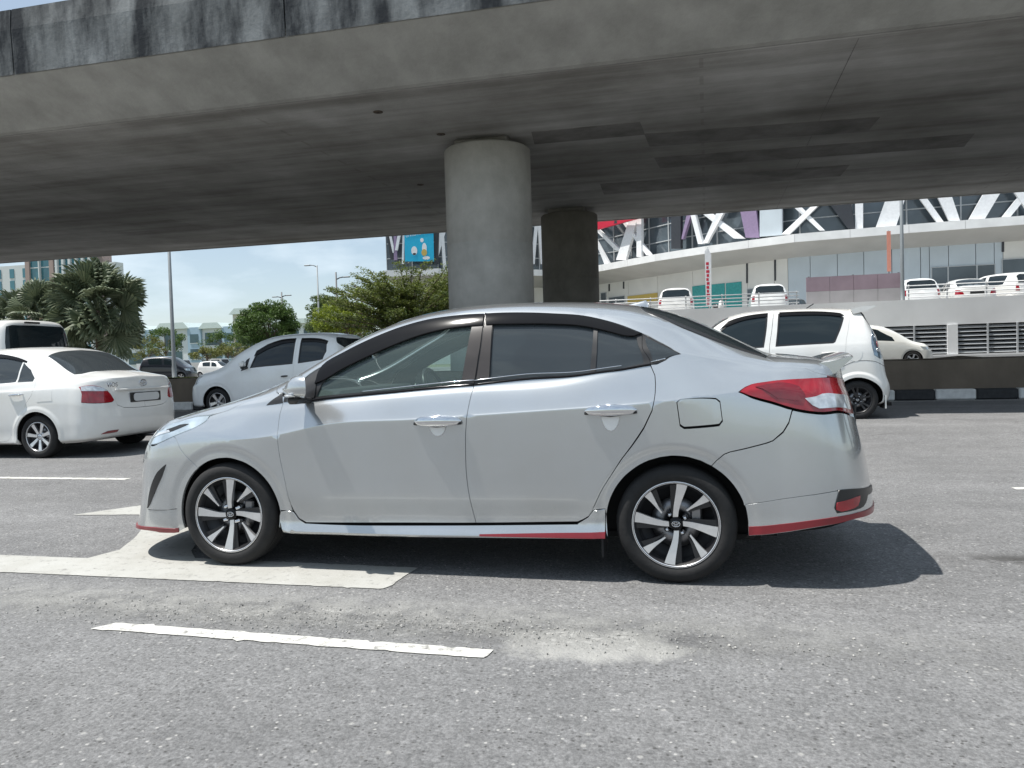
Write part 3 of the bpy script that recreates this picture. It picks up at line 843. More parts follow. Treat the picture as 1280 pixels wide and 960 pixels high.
def make_wheel(parent, loc, R_t=.302, R_r=.218, W=.19, side=-1, style='eight', rot=0.0, lugs=4, spoke=None, dark=None, faceoff=.0, emblem=True, detail=True):
    """outer face looks to -y; side=+1 turns it round"""
    spoke = spoke or MAT['alloy']; dark = dark or MAT['alloy_dark']
    hw = W/2
    prof = [(R_r-.004, -hw+.012), (R_r+.012, -hw+.004), (R_t-.055, -hw-.006), (R_t-.02, -hw+.006), (R_t-.006, -hw+.022), (R_t, -hw+.045)]
    for k in range(4):
        y = -hw+.06+k*.022; prof += [(R_t, y), (R_t-.007, y+.001), (R_t-.007, y+.006), (R_t, y+.007)]
    prof += [(R_t, hw-.045), (R_t-.006, hw-.022), (R_t-.02, hw-.006), (R_r+.012, hw-.004), (R_r-.004, hw-.012), (R_r-.03, hw-.02), (R_r-.03, -hw+.05)]
    t = MB().lathe(prof, 56 if detail else 28, 'y', closed=True).build('wheel', MAT['rubber'], parent)
    t.location = loc
    if side > 0: t.rotation_euler = (0, 0, math.pi)
    yf = -hw+.012+faceoff
    # barrel and polished lip
    MB().lathe([(R_r-.006, yf-.006), (R_r, yf-.003), (R_r-.002, yf+.010), (R_r-.022, yf+.03), (R_r-.03, hw-.03), (.05, hw-.035), (.05, yf+.085), (R_r-.04, yf+.085), (R_r-.026, yf+.028), (R_r-.012, yf+.002)], 56 if detail else 28, 'y', closed=True).build('rim', dark, t)
    MB().lathe([(R_r-.010, yf-.004), (R_r-.001, yf-.006), (R_r+.002, yf-.001), (R_r-.011, yf+.006)], 56 if detail else 28, 'y', closed=True).build('rim_lip', spoke, t)
    polys = []
    if style == 'eight':
        for k in range(4):
            polys.append((spoke_poly(.035, R_r-.008, .025, .055, -.44), k*math.pi/2+rot+.05, 1.0))
        for k in range(4):
            polys.append((spoke_poly(.088, R_r-.008, .008, .044, -.34), k*math.pi/2+rot+.90, .92))
    elif style == 'seven':
        for k in range(7): polys.append((spoke_poly(.04, R_r-.01, .034, .052, 0), k*2*math.pi/7+rot, 1.0))
    elif style == 'ten':
        for k in range(5):
            for q in (-.15, .15): polys.append((spoke_poly(.04, R_r-.01, .022, .030, q*.6), k*2*math.pi/5+rot+q, 1.0))
    elif style == 'five':
        for k in range(5): polys.append((spoke_poly(.035, R_r-.01, .045, .075, 0), k*2*math.pi/5+rot, 1.0))
    for P, a, q in polys:
        mb = MB(); P2 = rot2(P, a); n = len(P2)
        def dep(x, z): r_ = math.hypot(x, z)/R_r; return yf+.004+.022*(1-min(1, r_))**1.0
        V = [(x, dep(x, z), z) for x, z in P2]+[(x, dep(x, z)+.022, z) for x, z in P2]
        h = n//2
        F = []
        for i in range(h-1): F.append((i, i+1, n-2-i, n-1-i)); F.append((n+i, n+n-1-i, n+n-2-i, n+i+1))
        mb.add(V, F); mb.add(V, [(i, n+i, n+(i+1) % n, (i+1) % n) for i in range(n)])
        o = mb.build('spoke', spoke, t)
        if style in ('eight',) :
            # black flank beside the machined face
            P3 = rot2([(x, z) for x, z in P], a+(.17 if q == 1.0 else -.15)); V = [(x, dep(x, z)+.012, z) for x, z in P3]+[(x, dep(x, z)+.03, z) for x, z in P3]
            mb = MB(); mb.add(V, [(i, i+1, n-2-i, n-1-i) for i in range(h-1)]+[(i, n+i, n+(i+1) % n, (i+1) % n) for i in range(n)])
            mb.build('spoke_flank', dark, t)
    yc = yf+.022
    MB().lathe([(0, yc-.004), (.028, yc-.004), (.034, yc), (.036, yc+.05), (0, yc+.05)], 24, 'y').build('hub_cap', MAT['black_gloss'] if style == 'eight' else spoke, t)
    if detail:
        if emblem:
            e = link('emblem', emblem_mesh('wheel_emblem', .040, .028, .0022), MAT['chrome'], t); e.location = (0, yc-.006, 0)
        for k in range(lugs):
            a = 2*math.pi*k/lugs+.6+rot; c = (.055*math.cos(a), yc+.004, .055*math.sin(a))
            MB().lathe([(0, yc-.010), (.008, yc-.008), (.010, yc+.012), (.015, yc+.014), (.015, yc+.05), (0, yc+.05)], 8, 'y', (c[0], 0, c[2])).build('lug_nut', MAT['chrome'], t)
        MB().lathe([(.04, yf+.075), (.128, yf+.075), (.128, yf+.083), (.04, yf+.083)], 32, 'y', closed=True).build('brake_disc', MAT['steel'], t)
        MB().bevbox((.10, yf+.066, .03), (.06, .03, .10), .01).build('brake_caliper', MAT['steel'], t)
    return t
V_TK = [0,.06,.14,.30,.50,.60,.610,.77,.82,.93,1.16,1.25,1.52,1.82]
V_SK = [-2.95,-2.55,-2.2,-1.9,-1.5,-1.05,-.5,0,.25,.5]
V_TABLE = [
 [(0.7,0.165),(0.785,0.18),(0.8,0.29),(0.8,0.45),(0.8,0.6),(0.795,0.69),(0.79,0.72),(0.755,0.8),(0.735,0.825),(0.715,0.84),(0.69,0.855),(0.56,0.875),(0.3,0.905),(0,0.92)],
 [(0.76,0.2),(0.83,0.215),(0.84,0.29),(0.85,0.45),(0.853,0.62),(0.8504,0.735),(0.8496,0.742),(0.789,0.87),(0.764,0.905),(0.745,0.93),(0.71,0.95),(0.56,0.98),(0.3,1.01),(0,1.025)],
 [(0.77,0.2),(0.85,0.215),(0.838,0.285),(0.85,0.45),(0.86,0.64),(0.866,0.768),(0.8625,0.775),(0.81,0.9),(0.79,0.935),(0.775,0.972),(0.735,1.025),(0.63,1.09),(0.33,1.15),(0,1.165)],
 [(0.77,0.2),(0.855,0.215),(0.838,0.285),(0.852,0.45),(0.864,0.66),(0.872,0.825),(0.8685,0.832),(0.812,0.935),(0.792,0.966),(0.762,1.05),(0.7,1.165),(0.625,1.238),(0.33,1.302),(0,1.318)],
 [(0.77,0.2),(0.86,0.215),(0.838,0.29),(0.852,0.45),(0.864,0.67),(0.872,0.845),(0.8685,0.852),(0.814,0.965),(0.792,0.997),(0.745,1.14),(0.645,1.318),(0.575,1.387),(0.31,1.44),(0,1.452)],
 [(0.77,0.205),(0.86,0.22),(0.838,0.295),(0.852,0.45),(0.864,0.67),(0.872,0.865),(0.8685,0.872),(0.814,0.99),(0.792,1.025),(0.74,1.19),(0.625,1.395),(0.55,1.45),(0.3,1.487),(0,1.497)],
 [(0.77,0.21),(0.86,0.225),(0.84,0.31),(0.852,0.45),(0.864,0.67),(0.872,0.895),(0.8685,0.902),(0.812,1.02),(0.788,1.06),(0.74,1.18),(0.655,1.34),(0.555,1.432),(0.3,1.475),(0,1.487)],
 [(0.77,0.215),(0.86,0.235),(0.848,0.33),(0.855,0.45),(0.864,0.68),(0.866,0.93),(0.8625,0.937),(0.79,1.09),(0.765,1.14),(0.755,1.165),(0.725,1.2),(0.575,1.328),(0.3,1.385),(0,1.4)],
 [(0.77,0.22),(0.855,0.25),(0.85,0.35),(0.852,0.48),(0.855,0.7),(0.842,0.958),(0.8385,0.965),(0.775,1.07),(0.753,1.1),(0.735,1.125),(0.7,1.152),(0.58,1.208),(0.3,1.27),(0,1.285)],
 [(0.75,0.22),(0.84,0.255),(0.835,0.36),(0.835,0.49),(0.832,0.72),(0.8108,0.975),(0.797,0.998),(0.763,1.045),(0.743,1.07),(0.72,1.088),(0.685,1.105),(0.58,1.127),(0.3,1.145),(0,1.15)],
]
V_FRONT = [(-3.33,.15),(-3.50,.155),(-3.45,.22),(-3.41,.42),(-3.39,.55),(-3.36,.62),(-3.34,.66),(-3.27,.735),(-3.25,.755),(-3.23,.775),(-3.21,.79),(-3.19,.80),(-3.18,.812),(-3.18,.82)]
V_REAR = [(.86,.25),(.965,.27),(1.02,.33),(1.015,.42),(.985,.60),(.93,.82),(.92,.87),(.89,.97),(.885,1.01),(.88,1.045),(.88,1.065),(.88,1.085),(.88,1.095),(.88,1.10)]
V_KW = dict(nf=2.5,nr=3.0,arch_amp=-.010,arch_r=.385,arches=((-2.55,.30),(0,.30)))
VL = {
 'hoodgap': [(-2.981, 0.96), (-2.822, 0.883), (-2.696, 0.818), (-2.566, 0.827), (-2.507, 0.908), (-2.493, 1.191), (-2.531, 1.279)],
 'head_top': [(-3.07, 0.756), (-2.978, 0.887), (-2.83, 0.855), (-2.689, 0.803)],
 'head_bot': [(-3.054, 0.609), (-2.926, 0.651), (-2.767, 0.724), (-2.702, 0.769), (-2.689, 0.803)],
 'bump_seam': [(-2.926, 0.651), (-2.872, 0.599), (-2.819, 0.527)],
 'door_f': [(-2.184, 0.932), (-2.194, 0.745), (-2.19, 0.639), (-2.186, 0.534), (-2.166, 0.407), (-2.146, 0.271), (-2.119, 0.193), (-2.087, 0.148), (-2.043, 0.126)],
 'door_bot_f': [(-2.043, 0.126), (-1.714, 0.129), (-1.384, 0.132), (-1.043, 0.135)],
 'door_m': [(-1.045, 0.807), (-1.058, 0.707), (-1.068, 0.59), (-1.078, 0.544), (-1.083, 0.435), (-1.075, 0.308), (-1.058, 0.206), (-1.043, 0.135)],
 'door_bot_r': [(-1.043, 0.135), (-0.758, 0.137), (-0.494, 0.139)],
 'door_r': [(-0.106, 0.788), (-0.085, 0.742), (-0.083, 0.655), (-0.099, 0.578), (-0.141, 0.548), (-0.203, 0.517), (-0.261, 0.475), (-0.33, 0.389), (-0.373, 0.314), (-0.404, 0.24), (-0.435, 0.171), (-0.494, 0.139)],
 'belt_f': [(-2.184, 0.932), (-2.015, 0.826), (-1.709, 0.82), (-1.377, 0.821), (-1.047, 0.822)],
 'belt_r': [(-1.047, 0.822), (-0.716, 0.837), (-0.417, 0.815), (-0.254, 0.795), (-0.106, 0.793)],
 'belt_q': [(-0.106, 0.793), (-0.033, 0.807), (0.046, 0.936)],
 'visor_top_f': [(-2.184, 0.932), (-2.132, 1.147), (-2.062, 1.191), (-1.985, 1.194), (-1.851, 1.207), (-1.715, 1.212), (-1.579, 1.215), (-1.517, 1.216), (-1.362, 1.213), (-1.206, 1.2), (-1.025, 1.185)],
 'visor_top_r': [(-1.025, 1.185), (-0.846, 1.186), (-0.665, 1.192), (-0.502, 1.2), (-0.378, 1.198), (-0.261, 1.193), (-0.152, 1.185)],
 'quarter_top': [(-0.152, 1.185), (-0.079, 1.175), (-0.008, 1.135), (0.046, 0.936)],
 'visor_bot_f': [(-2.005, 1.001), (-1.944, 0.998), (-1.843, 1.041), (-1.691, 1.068), (-1.538, 1.089), (-1.385, 1.103), (-1.23, 1.104), (-1.085, 1.096), (-1.02, 1.095)],
 'visor_bot_r': [(-1.007, 1.096), (-0.835, 1.099), (-0.657, 1.119), (-0.487, 1.145), (-0.352, 1.152), (-0.231, 1.154), (-0.168, 1.178)],
 'glass_f': [(-1.983, 0.854), (-1.965, 0.928), (-1.943, 1.008), (-1.843, 1.069), (-1.696, 1.101), (-1.543, 1.121), (-1.39, 1.133), (-1.234, 1.133), (-1.086, 1.12)],
 'glass_f_r': [(-1.086, 1.12), (-1.1, 0.945), (-1.124, 0.836)],
 'glass_f_b': [(-1.124, 0.836), (-1.378, 0.834), (-1.712, 0.84), (-1.983, 0.854)],
 'glass_r': [(-0.961, 0.84), (-0.959, 0.938), (-0.964, 1.12), (-0.668, 1.143), (-0.41, 1.172), (-0.412, 1.006), (-0.42, 0.823), (-0.663, 0.845), (-0.961, 0.84)],
 'glass_v': [(-0.386, 1.169), (-0.281, 1.174), (-0.182, 1.172), (-0.161, 0.971), (-0.144, 0.806), (-0.254, 0.804), (-0.39, 0.816), (-0.385, 0.935)],
 'pillar': [(-1.015, 1.18), (-1.019, 0.952), (-1.043, 0.826)],
 'glass_q': [(-0.135, 1.177), (-0.079, 1.166), (-0.008, 1.104), (0.032, 0.932), (-0.033, 0.828), (-0.096, 0.805), (-0.116, 1.009)],
 'wind_edge': [(-2.268, 1.221), (-2.118, 1.227), (-1.964, 1.224), (-1.825, 1.241), (-1.684, 1.246), (-1.548, 1.267)],
 'rwin_edge': [(-0.149, 1.289), (-0.067, 1.259), (0.017, 1.242), (0.119, 1.243), (0.24, 1.25), (0.359, 1.241), (0.463, 1.219)],
 'trunk_gap': [(0.463, 1.219), (0.569, 1.074), (0.689, 0.836), (0.793, 0.808)],
 'tail_top': [(0.321, 0.602), (0.381, 0.637), (0.525, 0.658), (0.659, 0.76), (0.838, 0.802), (0.996, 0.799)],
 'tail_bot': [(0.321, 0.602), (0.378, 0.586), (0.464, 0.576), (0.564, 0.567), (0.675, 0.572), (0.809, 0.589)],
 'tail_white': [(0.62, 0.592), (0.837, 0.627), (0.804, 0.596), (0.678, 0.581), (0.648, 0.583)],
 'bumper_q': [(0.56, 0.564), (0.545, 0.543), (0.521, 0.524), (0.475, 0.504), (0.347, 0.488), (0.244, 0.475), (0.182, 0.45)],
 'bumper_low': [(0.337, 0.206), (0.485, 0.233), (0.605, 0.274), (0.731, 0.32)],
 'winglet': [(0.728, 0.319), (0.699, 0.187), (0.716, 0.156), (0.853, 0.187)],
 'reflector': [(0.714, 0.241), (0.815, 0.285), (0.847, 0.295), (0.823, 0.216), (0.731, 0.177), (0.709, 0.188)],
 'red_rear_t': [(0.355, 0.101), (0.501, 0.109), (0.618, 0.126), (0.73, 0.147), (0.832, 0.165)],
 'red_rear_b': [(0.354, 0.072), (0.5, 0.085), (0.621, 0.104), (0.732, 0.12), (0.832, 0.134)],
 'fuel': [(0.023, 0.591), (0.039, 0.603), (0.211, 0.587), (0.23, 0.579), (0.24, 0.547), (0.224, 0.541), (0.055, 0.542), (0.036, 0.547)],
 'skirt_top': [(-2.222, 0.18), (-2.159, 0.182), (-2.117, 0.162), (-2.068, 0.125), (-2.032, 0.114), (-1.713, 0.117), (-1.043, 0.124), (-0.494, 0.128), (-0.448, 0.143), (-0.413, 0.207), (-0.352, 0.212)],
 'skirt_bot': [(-2.214, 0.046), (-1.856, 0.046), (-1.472, 0.052), (-1.017, 0.061), (-0.67, 0.064), (-0.354, 0.071)],
 'skirt_edge': [(-2.213, 0.107), (-2.131, 0.107), (-2.004, 0.093), (-1.474, 0.097), (-1.019, 0.1), (-0.586, 0.099), (-0.354, 0.099)],
 'red_skirt_t': [(-1.018, 0.08), (-0.671, 0.09), (-0.354, 0.096)],
 'red_skirt_b': [(-1.017, 0.072), (-0.67, 0.071), (-0.354, 0.071)],
 'vent_fog': [(-2.973, 0.489), (-3.033, 0.43), (-3.081, 0.329), (-3.111, 0.238), (-3.12, 0.18), (-3.094, 0.206), (-3.042, 0.3), (-3.002, 0.394)],
 'lip_seam': [(-3.1, 0.171), (-2.995, 0.164), (-2.917, 0.17)],
 'red_front_t': [(-3.144, 0.094), (-3.022, 0.09), (-2.932, 0.084)],
 'red_front_b': [(-3.106, 0.084), (-3.026, 0.068), (-2.942, 0.05)],
 'handle_f': [(-1.361, 0.59), (-1.095, 0.583)],
 'handle_r': [(-0.437, 0.589), (-0.174, 0.583)],
 'mirror': [(-2.09, 0.954), (-2.022, 0.908)],
 'antenna': [(-0.293, 1.493), (-0.102, 1.576)],
 'sail': [(-2.294, 0.829), (-2.244, 0.961), (-2.187, 1.1), (-2.165, 0.864)],
}
# ---------------------------------------------------------------- the silver sedan
def arc(cx, cz, r, a0, a1, surf, side_t=(0, .62), n=14):
    """wheel arch as (s,t): points of the circle in the side plane looked up on the surface"""
    out = []
    tt = np.linspace(side_t[0], side_t[1], 400)
    for k in range(n+1):
        a = a0+(a1-a0)*k/n; x, z = cx+r*math.cos(a), cz+r*math.sin(a)
        P = surf.raw(np.full(400, x), tt)
        i = int(np.argmin(np.abs(P[:, 2]-z))); out.append((x, float(tt[i])))
    return out

VS = Surf(V_TK, V_SK, V_TABLE, V_FRONT, V_REAR, **V_KW)
CAR = thing('silver_sedan', 'silver sedan with red sill strip and black window visors, large in the nearest lane', 'car', (-.174, 4.85, 0))
VP = Panels(VS, CAR, rows=[.03, .06, .075, .09, .10, .115, .128, .14, .18, .22, .26, .30, .34, .38, .42, .46, .50, .53, .545, .56, .57, .58, .588, .595, .600, .605, .610, .616, .624, .632, .636, .642, .65, .66, .675, .70, .73, .76, .785, .81, .84, .87, .90, .93, .96, 1.0, 1.05, 1.1, 1.15, 1.18, 1.21, 1.25, 1.29, 1.34, 1.40, 1.47, 1.54, 1.61, 1.68, 1.75])
TC = 1.82; SMIN, SMAX = VS.smin, VS.smax
arF = arc(-2.545, .300, .336, math.pi*1.09, -math.pi*.06, VS, n=44)
arR = arc(.003, .302, .350, math.pi*1.06, -math.pi*.09, VS, n=44)
L = VL
# cut points on the arches
def nearest(arcl, p): return min(range(len(arcl)), key=lambda i: (arcl[i][0]-p[0])**2+(arcl[i][1]-p[1])**2)
iF0 = nearest(arF, L['bump_seam'][-1]); iR1 = nearest(arR, L['bumper_q'][-1])
L['bump_seam'][-1] = arF[iF0]; L['bumper_q'][-1] = arR[iR1]
HB = smooth_line([(-3.42, .640), (-3.25, .620)]+L['head_bot'], .02); HBb = [q for q in HB if q[0] <= L['head_bot'][1][0]+1e-6]; HBf = [q for q in HB if q[0] >= L['head_bot'][1][0]-1e-6]
hoodgap = [(-4.0, 1.02), (-3.6, .99), (-3.25, .93), (-3.07, .80), (-2.97, .875)]+L['hoodgap'][1:4]+[(-2.50, .915), (-2.45, 1.0), (-2.40, 1.12)]
head_top = [(-3.42, .83), (-3.25, .80), (-3.07, .758), (-2.978, .86), (-2.829, .845), (-2.685, .802)]
head_bot = [(-3.42, .640), (-3.25, .620)]+L['head_bot']
wind_edge = [(-2.36, 1.275), (-2.2, 1.265), (-2.05, 1.262), (-1.9, 1.265), (-1.75, 1.28), (-1.66, 1.31), (-1.60, 1.36)]
wind_top = [(-1.60, 1.36), (-1.57, 1.45), (-1.55, 1.6), (-1.545, TC)]
cowl = [(-2.36, 1.275), (-2.38, 1.4), (-2.40, 1.6), (-2.405, TC)]
rwin_edge = [(-.17, 1.36), (-.149, 1.305), (-.10, 1.27)]+L['rwin_edge'][2:]
rwin_top = [(-.17, 1.36), (-.185, 1.5), (-.195, TC)]
rwin_bot = [(.463, 1.219), (.50, 1.35), (.515, 1.55), (.52, TC)]
tb = L['tail_bot'][5][1]; tt_ = L['tail_top'][5][1]
tail_right = [(1.07, tt_), (1.08, .70), (1.05, tb+.004)]
tail_top = L['tail_top'][:5]+[(.96, tt_+.003), (1.07, tt_)]
tail_bot = L['tail_bot'][:6]+[(.95, tb+.003), (1.05, tb+.004)]
TT = [q for q in smooth_line(tail_top, .02) if q[0] < .80]; TB = smooth_line(tail_bot, .02); TBq = [q for q in TB if q[0] <= .564]; TBr = [q for q in TB if q[0] > .556]
for sd in (-1, 1):
    near = sd < 0
    # fender
    P = chain(L['bump_seam'][::-1] and [head_bot[-1]]+[], head_bot[3:][::-1] if False else [head_bot[-1]])
    fender = chain(L['bump_seam'], arF[iF0:], [(-2.205, .190), (-2.125, .190)], L['door_f'][5::-1], [(-2.184, .932), (-2.235, 1.10)], [(-2.235, 1.10), (-2.29, 1.22), (-2.345, 1.262), (-2.38, 1.20), (-2.42, 1.08)], [(-2.47, .965), (-2.51, .90), (-2.562, .827), (-2.685, .802)], HBf[::-1])
    VP.make('front_fender', fender, MAT['silver'], side=sd)
    VP.make('sail_trim', chain([(-2.30, .835), (-2.26, .955), (-2.205, 1.09)], [(-2.205, 1.09), (-2.20, .95), (-2.192, .84)], [(-2.192, .84), (-2.30, .835)]), MAT['black_trim'], side=sd, off=.002, gap=0)
    # front door
    fd = VP.make('door', chain(L['door_f'], L['door_bot_f'], L['door_m'][::-1], L['belt_f'][::-1]), MAT['silver'], side=sd)
    VP.make('window_frame', chain(L['visor_top_f'], L['pillar'], L['belt_f'][::-1]), MAT['black_trim'], fd, side=sd, off=-.004, gap=.0015,
            holes=[chain(L['glass_f'], L['glass_f_r'], L['glass_f_b'])])
    VP.make('window', chain(L['glass_f'], L['glass_f_r'], L['glass_f_b']), MAT['glass_clear'], fd, side=sd, off=-.012, gap=-.006, flange=0)
    VP.make('pillar_cover', chain([(-1.022, 1.10), (-1.026, .95), (-1.046, .83)], [(-1.046, .83), (-1.118, .835)], [(-1.118, .835), (-1.10, .945), (-1.086, 1.10)], [(-1.086, 1.10), (-1.022, 1.10)]), MAT['pillar'], fd, side=sd, off=.001, gap=.001, flange=.008)
    VP.make('rain_visor', chain([(-2.00, 1.06)]+L['visor_top_f'][3:], [(-1.025, 1.184), (-1.02, 1.094)], L['visor_bot_f'][::-1]), MAT['black_gloss'], fd, side=sd, off=.007, gap=.003, flange=.012)
    VP.strip('belt_moulding', L['belt_f'][1:], .0075, MAT['black_gloss'], fd, sd, .001)
    VP.strip('chrome_moulding', [(s, t+.020) for s, t in L['belt_f'][2:]], .0030, MAT['chrome'], fd, sd, .004)
    # rear door
    rd = VP.make('door', chain(L['door_m'], L['door_bot_r'], L['door_r'][::-1], L['belt_r'][::-1]), MAT['silver'], side=sd)
    gr = chain(L['glass_r'][:3], L['glass_r'][2:5], L['glass_r'][4:7], L['glass_r'][6:])
    gv = chain(L['glass_v'][:3], L['glass_v'][2:5], L['glass_v'][4:7], L['glass_v'][6:]+L['glass_v'][:1])
    VP.make('window_frame', chain(L['visor_top_r'], [(-.152, 1.185), (-.145, .98), (-.105, .793)], L['belt_r'][::-1], L['pillar'][::-1]), MAT['black_trim'], rd, side=sd, off=-.004, gap=.0015, holes=[gr, gv])
    VP.make('window', gr, MAT['glass_dark'], rd, side=sd, off=-.012, gap=-.006, flange=0)
    VP.make('vent_window', gv, MAT['glass_dark'], rd, side=sd, off=-.010, gap=-.006, flange=0)
    VP.make('pillar_cover', chain([(-1.015, 1.10), (-1.019, .95), (-1.038, .835)], [(-1.038, .835), (-.962, .842)], [(-.962, .842), (-.963, .94), (-.968, 1.10)], [(-.968, 1.10), (-1.015, 1.10)]), MAT['pillar'], rd, side=sd, off=.001, gap=.001, flange=.008)
    VP.make('rain_visor', chain(L['visor_top_r'], L['visor_bot_r'][::-1], [(-1.007, 1.096), (-1.02, 1.184)]), MAT['black_gloss'], rd, side=sd, off=.007, gap=.003, flange=.012)
    VP.strip('belt_moulding', L['belt_r'], .0065, MAT['black_gloss'], rd, sd, .001)
    VP.strip('chrome_moulding', [(s, t+.018) for s, t in L['belt_r'][:-1]], .0028, MAT['chrome'], rd, sd, .004)
    # handles
    for d, (ha, hb) in ((fd, L['handle_f']), (rd, L['handle_r'])):
        a, na = VP.point(*ha, side=sd, off=.028); b, nb = VP.point(*hb, side=sd, off=.028)
        ax = (b-a).normalized(); lift = Vector((0, 0, .012))
        mb = MB(); N = 12; V = []; F = []
        for i in range(N+1):
            u = i/N; c = a.lerp(b, u)+lift*(1-(2*u-1)**2)*.3
            h = .025*(1-abs(2*u-1)**3)**.5+.004; w = .011*(1-abs(2*u-1)**4)**.5+.002; dep = (.022*(abs(2*u-1)**3))
            for k in range(10):
                th = 2*math.pi*k/10; V.append(c-na*dep+Vector((0, 0, 1))*h*math.sin(th)+na*w*math.cos(th))
        for i in range(N):
            for k in range(10): F.append((i*10+k, i*10+(k+1) % 10, (i+1)*10+(k+1) % 10, (i+1)*10+k) if near else (i*10+k, (i+1)*10+k, (i+1)*10+(k+1) % 10, i*10+(k+1) % 10))
        mb.add(V, F, True)
        hd = mb.build('handle', MAT['chrome'], d)
        MB().tube([a.lerp(b, .36)+lift*1.0-na*.004, a.lerp(b, .45)+lift*1.9-na*.004, a.lerp(b, .60)+lift*1.9-na*.004, a.lerp(b, .70)+lift*1.0-na*.004], [.006, .012, .012, .006], 8).build('lock_cover', MAT['chrome'], hd)
        MB().tube([a-na*.020+Vector((0, 0, -.010)), a.lerp(b, .5)-na*.012+Vector((0, 0, -.016)), b-na*.020+Vector((0, 0, -.010))], [.008, .016, .008], 8).build('handle_gap_shade', MAT['black_trim'], hd)  # black bar standing in for the shaded gap under the handle
        sm, tm = (ha[0]+hb[0])/2, (ha[1]+hb[1])/2
        cup = [(sm+.055*math.cos(q)-.01, tm-.006+(.045 if math.sin(q) > 0 else .028)*math.sin(q)*.75) for q in np.linspace(0, 2*math.pi, 21)[:-1]]
        VP.make('handle_cup', cup, MAT['silver'], d, side=sd, off=.0025, gap=0, flange=.004)
        chip = [(sm+.045*math.cos(q), tm-.010+.030*math.sin(q)) for q in np.linspace(math.pi, 2*math.pi, 11)]
        VP.make('cup_guard', chip, MAT['white_tape'], d, side=sd, off=.008, gap=0, flange=.006)
    # skirt with red foot
    sk = VP.make('side_skirt', chain(arF[-1:]+[(-2.205, .186), (-2.122, .186)], [(-2.122, .186), (-2.092, .145), (-2.05, .122)], [(-2.05, .122)]+L['skirt_top'][5:8], [(-.494, .130), (-.44, .163), (-.409, .208)], [(-.409, .208), (-.349, .214)], [(-.349, .218), (-.351, .10), (-.351, .062)], [(-.351, .062), (-1.0, .055), (-2.19, .05)], [(-2.19, .05), (-2.208, .12)]), MAT['silver'], side=sd, off=.004)
    VP.make('red_strip', chain(L['red_skirt_t'], [(-.352, .10), (-.352, .064)], [(-.352, .064), (-.67, .064), (-1.018, .066)]), MAT['red_strip'], sk, side=sd, off=.010, gap=0, flange=.014, ds=.02)
    # quarter glass
    gq = chain(L['glass_q'][:4], L['glass_q'][3:6], L['glass_q'][5:]+L['glass_q'][:1])
    VP.make('quarter_window', gq, MAT['glass_dark'], side=sd, off=-.003, gap=-.001, flange=.006)
    VP.make('quarter_trim', chain(L['quarter_top'], L['belt_q'][::-1], [(-.105, .793), (-.145, .98), (-.152, 1.185)]), MAT['black_trim'], side=sd, off=-.005, gap=.001, holes=[gq])
    VP.strip('chrome_moulding', [(s, t+.010) for s, t in L['belt_q'][:-1]], .0028, MAT['chrome'], None, sd, .003)
    # fuel flap on the near side
    if near:
        fl = chain([q for q in L['fuel']]+L['fuel'][:1])
        VP.make('fuel_flap', fl, MAT['silver'], side=sd, gap=.002)
    # lamps
    hl = VP.make('headlight', chain(head_top, head_bot[::-1]), MAT['head_lens'], side=sd, off=.002, gap=.003)
    VP.make('projector', chain([(-3.02, .70), (-2.93, .735), (-2.83, .775)], [(-2.83, .775), (-2.90, .79), (-3.0, .765)], [(-3.0, .765), (-3.02, .70)]), MAT['alloy_dark'], hl, side=sd, off=.004, gap=0, flange=.003, ds=.02)
    VP.make('indicator', chain([(-3.12, .66), (-3.05, .69), (-2.96, .715)], [(-2.96, .715), (-2.98, .755), (-3.08, .72)], [(-3.08, .72), (-3.12, .66)]), MAT['clear_lens'], hl, side=sd, off=.005, gap=0, flange=.004)
    tl = VP.make('taillight', chain(tail_top, tail_right, tail_bot[::-1]), MAT['red_lens'], side=sd, off=.004, gap=.003, ds=.018)
    VP.make('reverse_lamp', chain(L['tail_white'][:2]+[(.94, L['tail_white'][1][1]+.01)], [(.94, L['tail_white'][1][1]+.01), (.94, L['tail_white'][2][1]+.004)], [(.94, L['tail_white'][2][1]+.004)]+L['tail_white'][2:4], L['tail_white'][3:], L['tail_white'][-1:]+L['tail_white'][:1]), MAT['clear_lens'], tl, side=sd, off=.010, gap=0, flange=.006, ds=.018)
    VP.make('lamp_band', chain([(.40, .612), (.56, .622), (.62, .60)], [(.62, .60), (.60, .585), (.50, .583)], [(.50, .583), (.40, .612)]), MAT['dark_red_lens'], tl, side=sd, off=.009, gap=0, flange=.004, ds=.018)
    # front bumper side detail
    VP.make('bumper_vent', chain(L['vent_fog'][:5], L['vent_fog'][4:]+L['vent_fog'][:1]), MAT['black_trim'], side=sd, off=.004, gap=0, flange=.02)
    # rear corner: black insert, reflector, winglet foot
    ins = VP.make('bumper_insert', chain([(.728, .322), (.80, .335), (.95, .34), (1.10, .34)], [(1.10, .34), (1.10, .305), (.94, .290)], [(.94, .290), (.875, .205), (.716, .165)], [(.716, .165), (.705, .20), (.728, .322)]), MAT['black_trim'], side=sd, off=.007, gap=0, flange=.012, ds=.02)
    VP.make('reflector', chain(L['reflector'][:3], L['reflector'][2:]+L['reflector'][:1]), MAT['red_lens'], ins, side=sd, off=.011, gap=0, flange=.006)
    # mud flap
    c, nn = VP.point(-.40, .10, sd)
    MB().bbox((-.372, sd*.70, .13), (-.362, sd*.85, .24)).build('mud_flap', MAT['rubber'], CAR)
    # mirror
    ctr = Vector((-2.035, sd*.925, 1.035)); V = []; F = []; N = 14; M_ = 16
